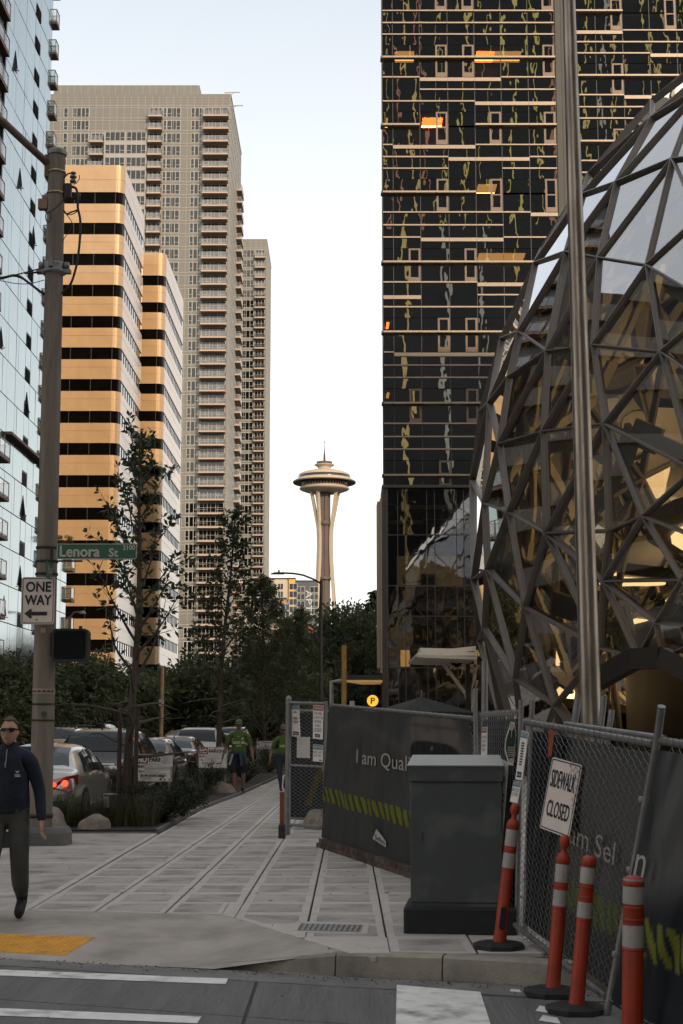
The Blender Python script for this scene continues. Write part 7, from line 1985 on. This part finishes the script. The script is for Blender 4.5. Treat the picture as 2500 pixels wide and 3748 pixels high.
def portrait(s, t):
    base = (.052, .052, .051); sk = (.15, .125, .105)
    c = base
    c = mixc(c, (.065, .058, .054), .8 * blob(s, t, .30, .72, .16, .35) ** .7)
    c = mixc(c, (.085, .074, .066), .7 * math.exp(-((t - (.92 - .45 * abs(s - .28))) / .035) ** 2) * (1 if .1 < s < .62 else 0))
    c = mixc(c, (.090, .080, .072), .8 * sst(0, .4, blob(s, t, .80, .70, .22, .46)))
    # hard hat, its brim, dark glasses, cheeks
    h = blob(s, t, .80, .90, .15, .16); c = mixc(c, (.12, .102, .088), sst(.02, .25, h))
    c = mixc(c, (.050, .045, .042), .7 * math.exp(-((t - .94) / .012) ** 2) * sst(0, .1, h)); c = mixc(c, (.05, .044, .04), .6 * (1 if .72 < s < .80 and .895 < t < .93 and int(s * 160) % 2 else 0))
    c = mixc(c, (.11, .095, .08), .8 * math.exp(-((t - (.865 - 2.2 * (s - .80) ** 2)) / .012) ** 2) * (1 if .65 < s < .95 else 0))
    g = blob(s, t, .80, .765, .150, .085, 3); c = mixc(c, (.010, .011, .013), sst(.0, .35, g))
    c = mixc(c, (.15, .14, .13), .9 * blob(s, t, .80, .80, .012, .016))
    c = mixc(c, sk, .7 * sst(0, .5, blob(s, t, .84, .65, .06, .07))); c = mixc(c, (.075, .065, .06), .5 * blob(s, t, .80, .55, .13, .12))
    c = mixc(c, (.022, .024, .027), .6 * max(0, mnoise.noise(Vector((s * 22, t * 2.5, 4)))))
    # yellow and dark hazard stripe
    lo, hi = .275 - .02 * s, .385 - .02 * s
    if lo < t < hi:
        q = (s * 23 + (t - lo) * 7) % 1
        if q < .60: c = (.14, .145, .018)
        else: c = (.035, .037, .025)
    return c
# ---- banner panel, far left one
A, B = gr(1184, 3098), gr(1502, 3204); d = (B - A)
Bx = A + d * 1.527
P1 = [Vector((A.x, A.y, .06)), Vector((Bx.x, Bx.y, .02)), Vector(at(1730, 2630, Bx.y)), Vector(at(1213, 2582, A.y))]
F1 = empty('construction_fence', (0, 0, 0), 0, 'chain-link fence panel wrapped in a dark printed banner reading I am Quality', 'fence', 'construction fence panels')
o = chain_link(P1, .06).build('chain_link', M['mesh_wire'], F1); o['kind'] = 'stuff'
frame_tubes(F1, P1); ties(F1, P1, 22)
C1 = [p + Vector((0, 0, .0)) for p in P1]; C1[3] = bil(P1, 0, .985); C1[2] = bil(P1, 1, .985); C1[0] = bil(P1, .0, .035); C1[1] = bil(P1, 1, .03)
n1 = (P1[1] - P1[0]).cross(P1[3] - P1[0]).normalized()
sgn = -1 if n1.y > 0 else 1
cl = printed_cloth('banner', C1, 260, 110, portrait, F1, .035, .035 * sgn)
M['banner_ink'] = mat('pale_banner_ink', (.36, .32, .275), .8, var=.12, scale=20)
ux = (C1[1] - C1[0]); uz = (C1[3] - C1[0]); nf = n1 * sgn
def on_banner(s, t, lift=.062): return bil(C1, s, t) + nf * lift
m = MB(); o_ = on_banner(.29, .585); put_text(m, 'I am Quality', o_, on_banner(.755, .598) - o_, on_banner(.29, .715) - o_, 1, 1); m.build('banner_lettering', M['banner_ink'], F1)
m = MB(); m.poly([on_banner(.435, .115), on_banner(.53, .085), on_banner(.528, .125), on_banner(.50, .155), on_banner(.46, .190)]); m.build('banner_logo', mat('pale_logo_patch', (.42, .40, .37), .8), F1)
m = MB(); o_ = on_banner(.452, .118, .066); put_text(m, 'Sellen', o_, on_banner(.520, .098, .066) - o_, on_banner(.455, .152, .066) - o_, 1, 1); m.build('logo_lettering', M['sign_black'], F1)
m = MB(); m.tube([A, P1[3], P1[3] + Vector((0, 0, .33)), P1[3] + Vector((.14, 0, .34))], .03, 10); m.build('fence_post', M['galv'], F1)
for (u, v, Y, r_) in ((1739, 2520, 14.6, .022), (1774, 2420, 14.5, .032)):
    t = at(u, v, Y); m = MB(); m.tube([(Bx.x + (u - 1739) * .0016, Y, 0), t], r_, 10); m.build('fence_post', M['galv'], F1)
# timber and brick blocks holding the foot of the panel
M['foot_brick'] = mat('brown_footing_brick', (.075, .052, .04), .9, var=.3, scale=6, jit=.35, bump=.4, bscale=30)
bm_ = MB(); bm_.bevbox(-.11, -.05, 0, .11, .05, .06, .006); bmsh = bm_.mesh('brick', M['foot_brick'])
an = math.atan2(d.y, d.x); L1 = (Bx - A).length
for k in range(int(L1 / .235)):
    for r in (0, 1):
        p = A + (Bx - A) * ((k + .5 + .5 * r) * .235 / L1) + Vector((-.05, -.05, r * .062)); o = link('brick', bmsh, F1, p, (0, rnd.uniform(-.02, .02), an + rnd.uniform(-.06, .06)))
# ---- gate with notices
GA, GB = gr(1052, 3056), Vector((-.255, 22.45, 0))
PG = [GA + Vector((0, 0, .10)), GB + Vector((0, 0, .10)), Vector(at(1193, 2576, GB.y)), Vector(at(1056, 2572, GA.y))]
G = empty('chain_link_gate', (0, 0, 0), 0, 'open chain-link gate hung with NOTICE and WARNING boards beside the banner', 'gate')
o = chain_link(PG, .055).build('chain_link', M['mesh_wire'], G); o['kind'] = 'stuff'
frame_tubes(G, PG, .022, mid=.50); ties(G, PG, 6)
m = MB(); m.tube([GA, PG[3] + Vector((0, 0, .06))], .045, 12); m.lathe([(.05, 0), (.045, .03), (.02, .055), (.003, .06)], PG[3] + Vector((0, 0, .05)), 12); m.build('gate_post', M['galv_dull'], G)
m = MB(); m.tube([GB, PG[2] + Vector((0, 0, .04))], .028, 10)
for z in (.4, 1.0, 1.75): m.lathe([(.035, -.03), (.04, 0), (.035, .03)], GB + Vector((0, 0, z)), 10)
m.build('gate_post', M['galv_dull'], G)
def board(name, label, P, head, headcol, lines, foot=None, body='white_sheet', group='site notices on the fences', txt='sign_black', hfrac=.16):
    """notice board: P = bl, br, tr, tl"""
    o = empty(name, tuple(P[0]), 0, label, 'sign', group); b0 = P[0]
    P = [p - b0 for p in P]; nrm = (P[1] - P[0]).cross(P[3] - P[0]).normalized(); 
    if nrm.y > 0: nrm = -nrm
    m = MB(); m.prism(P, -nrm * .006); m.build('board', M[body], o)
    def q(s, t, l=.002): return bil(P, s, t) + nrm * l
    if head:
        m = MB(); m.quad(q(.04, 1 - hfrac), q(.96, 1 - hfrac), q(.96, .985), q(.04, .985)); m.build('header', M[headcol], o)
        m = MB(); a = q(.10, 1 - hfrac * .80, .004); put_text(m, head, a, q(.90, 1 - hfrac * .80, .004) - a, q(.10, 1 - hfrac * .22, .004) - a, 1, 1); m.build('header_lettering', M['white_sheet'], o)
    m = MB()
    for (tx, s0, s1, t0, t1) in lines:
        a = q(s0, t0, .003)
        if tx: put_text(m, tx, a, q(s1, t0, .003) - a, q(s0, t1, .003) - a, 1, 1)
        else: m.quad(q(s0, t0, .003), q(s1, t0, .003), q(s1, t1, .003), q(s0, t1, .003))
    if m.v: m.build('lettering', M[txt], o)
    if foot:
        f = foot; m = MB(); m.poly([q(f[0], f[2]), q(f[1], f[2]), q(f[1], f[3] * .9 + f[2] * .1), q(f[0], f[3])]); m.build('logo_patch', M['sign_black'], o)
        m = MB(); a = q(f[0] + .05, f[2] + .25 * (f[3] - f[2]), .004); put_text(m, 'Sellen', a, q(f[1] - .05, f[2] + .25 * (f[3] - f[2]), .004) - a, q(f[0] + .05, f[2] + .7 * (f[3] - f[2]), .004) - a, 1, 1); m.build('logo_lettering', M['white_sheet'], o)
    return o
def pxquad(bl, br, tr, tl, Yl, Yr): return [Vector(at(*bl, Yl)), Vector(at(*br, Yr)), Vector(at(*tr, Yr)), Vector(at(*tl, Yl))]
yl, yr = 23.0, 22.5
sm = [(None, .15, .85, .70 - k * .05, .72 - k * .05) for k in range(9)]
board('notice_board', 'tall NOTICE board with small print and dark logo, top left of the gate', pxquad((1068, 2695), (1099, 2697), (1094, 2578), (1067, 2576), yl, yl - .1), 'NOTICE', 'sign_blue', [(None, .36, .62, .765, .785), (None, .28, .72, .73, .75), (None, .26, .74, .58, .60), (None, .14, .86, .54, .56), (None, .34, .66, .50, .52), (None, .12, .9, .45, .47), (None, .25, .75, .41, .43)], (.14, .86, .04, .16))
board('notice_board', 'red-headed WARNING THIS AREA CLOSED TO GENERAL PUBLIC board, top right of the gate', pxquad((1145, 2703), (1181, 2707), (1184, 2583), (1146, 2580), yr, yr - .08), 'WARNING', 'sign_red', [('THIS AREA', .06, .92, .72, .80), ('CLOSED TO', .05, .94, .60, .68), ('GENERAL', .12, .86, .48, .56), ('PUBLIC', .22, .78, .36, .44)] + [(None, .1, .9, .31 - k * .03, .32 - k * .03) for k in range(4)], (.22, .74, .05, .15))
board('notice_board', 'blue-headed NOTICE KEEP GATE LATCHED board, low on the right of the gate', pxquad((1145, 2786), (1181, 2789), (1183, 2727), (1146, 2724), yr, yr - .08), 'NOTICE', 'sign_blue', [('KEEP GATE', .04, .96, .48, .62), ('LATCHED', .10, .88, .28, .42)], (.62, .92, .05, .13), hfrac=.30)
W_ = pxquad((1086, 2773), (1134, 2775), (1135, 2698), (1087, 2697), yl + .12, yl + .05); m = MB(); m.prism(W_, (0, .008, 0)); o = m.build('blank_panel', M['white_sheet']); tag(o, 'blank white panel seen through the wire of the gate', 'panel')
# brown barricade leg beside the gate
a, b = gr(1032, 3068), at(1031, 2896, 22.6); m = MB(); m.bevbox(-.035, -.03, .18, .035, .03, b.z, .004); o = empty('barricade_post', tuple(a), 0, 'rusty brown barricade post on a dark foot beside the gate', 'post'); m.build('post', mat('rust_brown_paint', (.17, .055, .022), .7, var=.25, scale=7), o); m = MB(); m.bevbox(-.05, -.10, 0, .05, .10, .2, .01); m.build('foot', M['black'], o)
# glimpses behind the gate: rubble stones
for k, (u, v, Y, r_, lb) in enumerate(((1165, 3000, 24.5, .22, 'reddish rubble stone lying behind the gate'), (1178, 2935, 25.2, .16, 'pale rubble stone higher up behind the gate'), (1172, 3050, 24.2, .15, 'flat pale rubble stone low behind the gate'))):
    p = gr(u, v); o = boulder(lb, p.x, Y, r_, r_, r_ * 1.1, 9 + k, z=.05); o['group'] = 'rubble behind the gate'
    o.name = 'rubble_stone'
# dark clothed panel standing behind the gate
P5 = [Vector((-.86, 25.4, .05)), Vector((.55, 24.0, .05)), Vector((.55, 24.0, 1.86)), Vector((-.86, 25.4, 1.90))]
F5 = empty('construction_fence', (0, 0, 0), 0, 'dark clothed fence panel with dull yellow streaks seen through the gate', 'fence', 'construction fence panels')
frame_tubes(F5, P5)
def cloth5(s, t):
    c = (.022, .025, .027)
    if t < .62 and t > .12 and abs((s - .45 * t) * 3.2 % 1 - .5) < .12 and .15 < s < .8: c = (.085, .060, .012)
    return mixc(c, (.04, .042, .042), .6 * max(0, mnoise.noise(Vector((s * 12, t * 3, 1)))))
printed_cloth('fence_cloth', [bil(P5, 0, .03), bil(P5, 1, .03), bil(P5, 1, .97), bil(P5, 0, .97)], 80, 50, cloth5, F5, .03, 0)
# ---- short returned panel with notices, then the near right panels
PA, PB_ = Vector((1.34, 14.55, 0)), Vector((1.40, 12.2, 0))
P2 = [PA + Vector((0, 0, .05)), PB_ + Vector((0, 0, .05)), Vector(at(1908, 2608, 12.1)), Vector(at(1766, 2615, 14.5))]
F2 = empty('construction_fence', (0, 0, 0), 0, 'short dark-clothed fence panel with notices between the banner and the near panel', 'fence', 'construction fence panels')
frame_tubes(F2, P2); ties(F2, P2, 8)
printed_cloth('fence_cloth', [bil(P2, 0, .03), bil(P2, 1, .03), bil(P2, 1, .97), bil(P2, 0, .97)], 20, 20, lambda s, t: (.014, .017, .02), F2, .02, 0)
o = chain_link([p + Vector((-.04, 0, 0)) for p in P2], .06).build('chain_link', M['mesh_wire'], F2); o['kind'] = 'stuff'
m = MB(); m.tube([PB_, P2[2] + Vector((.0, 0, .10))], .022, 8); m.tube([PB_ + Vector((.06, -.06, 0)), P2[2] + Vector((.08, -.08, .10))], .022, 8); m.build('fence_post', M['galv'], F2)
board('notice_board', 'narrow red-headed WARNING board beyond the steel fence posts', pxquad((1760, 2790), (1781, 2792), (1783, 2660), (1763, 2662), 13.25, 13.1), 'WARNING', 'sign_red', [('THIS AREA', .08, .92, .68, .76), ('CLOSED TO', .08, .92, .56, .64), ('GENERAL', .12, .86, .44, .52), ('PUBLIC', .2, .8, .32, .40)], None)
gs = [Vector(at(u, v, 12.15)) for u, v in ((1862, 2800), (1878, 2802), (1889, 2700), (1890, 2690), (1884, 2645), (1870, 2641), (1850, 2706), (1847, 2745))]
G2 = empty('garden_sign', tuple(gs[0]), 0, 'dark green elongated sign with white rim and a tree emblem above the utility cabinet', 'sign')
gl_ = [p - gs[0] for p in gs]; c = sum(gl_, Vector()) / len(gl_)
m = MB(); m.prism(gl_, (0, .008, 0)); m.build('rim', M['white_sheet'], G2)
m = MB(); m.poly([c + (p - c) * .86 + Vector((0, -.003, 0)) for p in gl_]); m.build('face', mat('bottle_green_ink', (.015, .04, .018), .5, var=.05), G2)
m = MB(); 
for k in range(6): a = c + Vector((-.033 + .001 * k, -.005, -.045 - k * .014)); m.quad(a, a + Vector((.062, 0, 0)), a + Vector((.062, 0, .006)), a + Vector((0, 0, .006)))
m.poly([c + Vector((x, -.005, z)) for x, z in ((-.012, .10), (.012, .09), (.026, .12), (.02, .15), (-.004, .155), (-.02, .13))]); m.beam(c + Vector((.004, -.005, .10)), c + Vector((.002, -.005, .04)), .004, .003, up=(0, 1, 0)); m.quad(*(c + Vector((x, -.005, z)) for x, z in ((-.018, -.165), (.02, -.165), (.02, -.13), (-.018, -.13)))); m.build('emblem', INK, G2)
board('notice_board', 'tall tilted NOTICE board on the corner post above the orange post', pxquad((1886, 2852), (1911, 2856), (1934, 2680), (1908, 2673), 11.72, 11.6), 'NOTICE', 'sign_blue', [(None, .3, .7, .74 - k * .055, .77 - k * .055) for k in range(9)], (.18, .82, .05, .17), hfrac=.14)
board('notice_board', 'tilted NOTICE KEEP GATE LATCHED board on the corner post behind the orange post', pxquad((1866, 2934), (1893, 2940), (1908, 2862), (1881, 2856), 11.7, 11.6), 'NOTICE', 'sign_blue', [('KEEP GATE', .05, .95, .50, .66), ('LATCHED', .1, .9, .30, .46)], None, hfrac=.26)
ws = board('site_sign', 'white builder sign with its edge behind the cabinet and orange post', pxquad((1790, 3060), (1838, 3070), (1860, 2792), (1812, 2765), 12.5, 12.3), None, None, [('Sellen', .15, .95, .74, .84), (None, .1, .95, .55, .57), (None, .1, .95, .48, .50), ('SAFETY FIRST', .08, .95, .34, .40), (None, .1, .95, .2, .22)], None)
# near panel 1
NA, NB = Vector((1.37, 12.05, -.0)), gr(2210, 3712, -.15)
P3 = [NA + Vector((0, 0, .04)), NB + Vector((0, 0, .06)), Vector(at(2388, 2722, 9.5)), Vector(at(1922, 2642, 11.95))]
F3 = empty('construction_fence', (0, 0, 0), 0, 'leaning galvanised chain-link panel carrying the SIDEWALK CLOSED sign', 'fence', 'construction fence panels')
o = chain_link(P3, .056, .0025).build('chain_link', M['mesh_wire'], F3); o['kind'] = 'stuff'
frame_tubes(F3, P3, .024); ties(F3, P3, 24)
n3 = (P3[1] - P3[0]).cross(P3[3] - P3[0]).normalized(); n3 = n3 if n3.x < 0 else -n3
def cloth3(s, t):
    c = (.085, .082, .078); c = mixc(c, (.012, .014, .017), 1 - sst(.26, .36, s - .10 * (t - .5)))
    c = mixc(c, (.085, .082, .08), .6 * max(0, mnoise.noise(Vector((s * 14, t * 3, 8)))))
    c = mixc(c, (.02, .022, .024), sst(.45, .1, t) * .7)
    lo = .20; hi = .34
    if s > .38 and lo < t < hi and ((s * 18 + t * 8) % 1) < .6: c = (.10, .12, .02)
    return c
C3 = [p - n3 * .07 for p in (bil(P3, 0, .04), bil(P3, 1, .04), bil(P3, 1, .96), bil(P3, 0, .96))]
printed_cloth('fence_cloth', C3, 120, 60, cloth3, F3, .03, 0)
m = MB(); a = bil(C3, .40, .52) + n3 * .045; put_text(m, 'I am Sel', a, bil(C3, .86, .50) + n3 * .045 - a, bil(C3, .40, .62) + n3 * .045 - a, 1, 1); m.build('banner_lettering', M['banner_ink'], F3)
postb, postt = NB + Vector((.0, -.03, -.06)), Vector(at(2422, 2585, 9.35))
m = MB(); m.tube([postb, P3[2] + Vector((.02, -.03, 0)), postt], .026, 12)
for t in (.25, .55, .80): m.lathe([(.03, -.02), (.036, 0), (.03, .02)], postb.lerp(P3[2], t), 10)
m.build('fence_post', M['galv'], F3)
for (u, v, ub, Y) in ((2118, 2540, 2096, 12.6), (2212, 2545, 2196, 12.4), (2240, 2598, 2226, 12.2)):
    t = at(u, v, Y); b_ = at(ub, 2690, Y); m = MB(); m.tube([b_ + (b_ - t) * 4.0, b_, t], .032 if u < 2150 else .026, 10); m.build('fence_post', M['galv_dull'], F3)
# rail of a second panel stacked behind it
m = MB(); m.tube([P3[3] + Vector((.35, .15, -.02)), P3[2] + Vector((.13, .25, .03))], .024, 8); m.build('rear_rail', M['galv_dull'], F3)
# near panel 2 with a slack banner
P4 = [NB + Vector((.03, -.06, .05)), Vector((2.02, 7.1, -.10)), Vector((2.40, 7.1, 1.44)), P3[2] + Vector((.04, -.05, .02))]
F4 = empty('construction_fence', (0, 0, 0), 0, 'nearest fence panel at the right edge with a slack grey banner and yellow stripe', 'fence', 'construction fence panels')
frame_tubes(F4, P4, .024); ties(F4, P4, 26)
n4 = (P4[1] - P4[0]).cross(P4[3] - P4[0]).normalized(); n4 = n4 if n4.x < 0 else -n4
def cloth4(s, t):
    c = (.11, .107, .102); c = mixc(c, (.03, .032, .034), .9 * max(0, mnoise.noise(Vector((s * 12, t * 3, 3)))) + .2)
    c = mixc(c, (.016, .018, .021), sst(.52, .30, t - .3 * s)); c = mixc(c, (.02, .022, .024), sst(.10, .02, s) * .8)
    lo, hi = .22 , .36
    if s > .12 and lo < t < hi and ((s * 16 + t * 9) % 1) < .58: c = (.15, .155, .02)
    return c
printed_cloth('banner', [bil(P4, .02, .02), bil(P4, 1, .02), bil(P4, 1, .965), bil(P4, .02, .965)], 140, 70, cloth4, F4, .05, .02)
m = MB(); a = bil(P4, .08, .50) + n4 * .085; put_text(m, 'n', a, bil(P4, .15, .50) + n4 * .085 - a, bil(P4, .08, .58) + n4 * .085 - a, 1, 1); m.build('banner_lettering', M['banner_ink'], F4)
o = chain_link([p - n4 * .06 for p in P4], .06, .0025).build('chain_link', M['mesh_wire'], F4); o['kind'] = 'stuff'
# SIDEWALK CLOSED
Q = [Vector(at(1974, 3029, 11.15)), Vector(at(2082, 3069, 10.75)), Vector(at(2124, 2791, 10.75)), Vector(at(2022, 2770, 11.15))]
SC_ = empty('sidewalk_closed_sign', tuple(Q[0]), 0, 'white SIDEWALK CLOSED sign hung tilted on the near chain-link panel', 'sign'); Qs = [p - Q[0] for p in Q]
nq = (Qs[1] - Qs[0]).cross(Qs[3] - Qs[0]).normalized(); nq = nq if nq.y < 0 else -nq
ex, ez = Qs[1] - Qs[0], Qs[3] - Qs[0]; w, h = ex.length, ez.length
pl = rrect((0, 0, 0), ex / w, ez / h, w, h, .025); m = MB(); m.prism(pl, -nq * .004); m.build('plate', M['beige_sheet'], SC_)
m = MB(); A_ = rrect((ex / w + ez / h) * .010 + nq * .002, ex / w, ez / h, w - .02, h - .02, .02); B_ = rrect((ex / w + ez / h) * .018 + nq * .002, ex / w, ez / h, w - .036, h - .036, .015); ring(m, A_, B_)
for tx, s0, s1, t0, t1 in (('SIDEWALK', .10, .90, .60, .84), ('CLOSED', .14, .88, .20, .42)):
    a = ex * s0 + ez * t0 + nq * .003; put_text(m, tx, a, ex / w, ez / h, w * (s1 - s0), h * (t1 - t0), bold=.0012)
m.build('lettering', M['sign_black'], SC_)
m = MB(); p = bil(P3, .27, .86) - n3 * .0; m.poly([bil(P3, .25, .99) + n3 * .02, bil(P3, .31, .985) + n3 * .03, bil(P3, .305, .87) + n3 * .03, bil(P3, .26, .86) + n3 * .02]); o = m.build('safety_flag', mat('orange_flag_cloth', (.30, .06, .02), .8, var=.25, scale=20)); tag(o, 'crumpled orange cloth tied behind the wire above the SIDEWALK CLOSED sign', 'cloth')

# ---------------------------------------------------------------- utility cabinet
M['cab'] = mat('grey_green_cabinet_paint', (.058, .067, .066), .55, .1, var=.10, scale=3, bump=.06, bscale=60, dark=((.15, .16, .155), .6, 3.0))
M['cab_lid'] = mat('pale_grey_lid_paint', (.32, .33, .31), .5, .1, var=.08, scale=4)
M['plinth'] = mat('black_painted_plinth', (.014, .016, .018), .8, var=.3, scale=5, bump=.3)
CB = gr(1477, 3418); CA = empty('utility_cabinet', (CB.x, CB.y, 0), -.10, 'grey-green steel utility cabinet with pale lid on a black plinth', 'cabinet')
wd = .80; ht = at(1500, 2790, CB.y + .05).z
m = MB(); m.bevbox(0, 0, 0, wd + .10, .72, .21, .02); m.build('plinth', M['plinth'], CA)
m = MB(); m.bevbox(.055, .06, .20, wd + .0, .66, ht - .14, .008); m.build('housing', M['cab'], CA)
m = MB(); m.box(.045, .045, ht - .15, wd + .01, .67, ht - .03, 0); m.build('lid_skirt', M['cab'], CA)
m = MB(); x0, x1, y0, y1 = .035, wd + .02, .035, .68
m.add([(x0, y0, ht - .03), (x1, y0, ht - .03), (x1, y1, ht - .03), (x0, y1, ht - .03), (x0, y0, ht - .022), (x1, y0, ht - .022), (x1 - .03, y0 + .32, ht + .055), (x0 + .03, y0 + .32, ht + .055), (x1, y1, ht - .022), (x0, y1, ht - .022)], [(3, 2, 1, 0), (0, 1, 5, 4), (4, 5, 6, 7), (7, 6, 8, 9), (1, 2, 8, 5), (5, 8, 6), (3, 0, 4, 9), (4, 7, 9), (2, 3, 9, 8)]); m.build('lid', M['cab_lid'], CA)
m = MB(); m.box(.058, .056, .235, wd - .003, .059, .245); m.box(.072, .056, ht - .165, wd - .02, .059, ht - .157); m.build('door_seam', M['black'], CA)
m = MB()
for z in (.40, .75, 1.1): m = MB(); m.tube([(wd - .002, .055, z - .05), (wd - .002, .055, z + .05)], .008, 6); m.build('hinge', M['cab'], CA)
m = MB(); m.box(.12, .045, .70, .15, .058, .80); m.build('handle', M['cab'], CA)
# ---------------------------------------------------------------- orange delineator posts
M['orange'] = mat('orange_plastic', (.36, .038, .012), .5, var=.14, scale=8, dark=((.14, .03, .015), .75, 5))
M['band'] = mat('reflective_white_band', (.38, .355, .33), .45, var=.15, scale=10, dark=((.25, .2, .18), .5, 5))
def delineator(label, base, top, loop=True, r=.050, slot=False, bands=(.80, .93, .63, .745), rz=0.0):
    base, top = Vector(base), Vector(top); ax = top - base; L = ax.length
    T = empty('delineator_post', tuple(base), 0, label, 'traffic post', 'orange delineator posts by the fence')
    Q_ = Vector((0, 0, 1)).rotation_difference(ax.normalized()).to_matrix().to_4x4()
    hb = L - (.13 if loop else .0)
    m = MB()
    prof = [(r * 1.15, .03), (r * 1.02, .10), (r, .16), (r, hb * .60), (r * .99, hb * .605), (r * .99, hb - .06)]
    if loop: prof += [(r * 1.06, hb - .055), (r * 1.08, hb - .03), (r * .9, hb - .0), (r * .45, hb + .012), (r * .40, hb + .04), (r * .72, hb + .06), (r * .75, hb + .10), (r * .55, hb + .125), (.004, hb + .13)]
    else: prof += [(r * 1.05, hb - .055), (r * 1.05, hb - .03), (r * .9, hb - .012), (r * .5, hb), (.004, hb + .002)]
    m.lathe(prof, n=24)
    for z in (bands[2] * hb - .012, bands[0] * hb - .02, bands[3] * hb + .03): m.lathe([(r, z - .008), (r * 1.07, z), (r, z + .008)], n=24, caps=False)
    m.xf(Q_); m.build('tube', M['orange'], T)
    for a, b in ((bands[0], bands[1]), (bands[2], bands[3])):
        m = MB(); m.lathe([(r * 1.012, a * hb), (r * 1.02, a * hb + .004), (r * 1.02, b * hb - .004), (r * 1.012, b * hb)], n=24, caps=False); m.xf(Q_); m.build('reflective_band', M['band'], T)
    if slot:
        m = MB(); m.prism(rrect((-.022, -r * 1.02, .14), (1, 0, 0), (0, 0, 1), .044, .17, .02), (0, .01, 0)); m.xf(Q_); m.build('slot', M['plinth'], T)
    m = MB(); n = 8
    a = [Vector((.20 * math.cos(R(22.5 + 45 * k) + rz), .20 * math.sin(R(22.5 + 45 * k) + rz), 0)) for k in range(n)]
    ring(m, a, [p + Vector((0, 0, .030)) for p in a]); ring(m, [p + Vector((0, 0, .030)) for p in a], [p * .82 + Vector((0, 0, .042)) for p in a]); ring(m, [p * .82 + Vector((0, 0, .042)) for p in a], [p * .36 + Vector((0, 0, .05)) for p in a]); m.poly([p * .36 + Vector((0, 0, .05)) for p in a])
    m.build('rubber_base', M['rubber'], T); return T
b1 = gr(1826, 3470); delineator('leaning orange post with looped top on the pavement beside the utility cabinet', b1, at(1887, 2940, b1.y - .02), True, .047, slot=True)
b2 = gr(2022, 3640, -.145); delineator('orange post with looped top in the gutter below the SIDEWALK CLOSED sign', b2, at(2068, 3056, b2.y), True, .047)
b3 = gr(2108, 3702, -.145); delineator('orange post with domed top standing right of the looped one in the gutter', b3, at(2157, 3132, b3.y), False, .047, bands=(.82, .925, .60, .70))
t4 = at(2319, 3205, 8.7); delineator('nearest orange post with its top broken off open, cut by the lower edge', (t4.x - .03, 8.72, -.145), t4, False, .060, bands=(.835, .985, .58, .71))
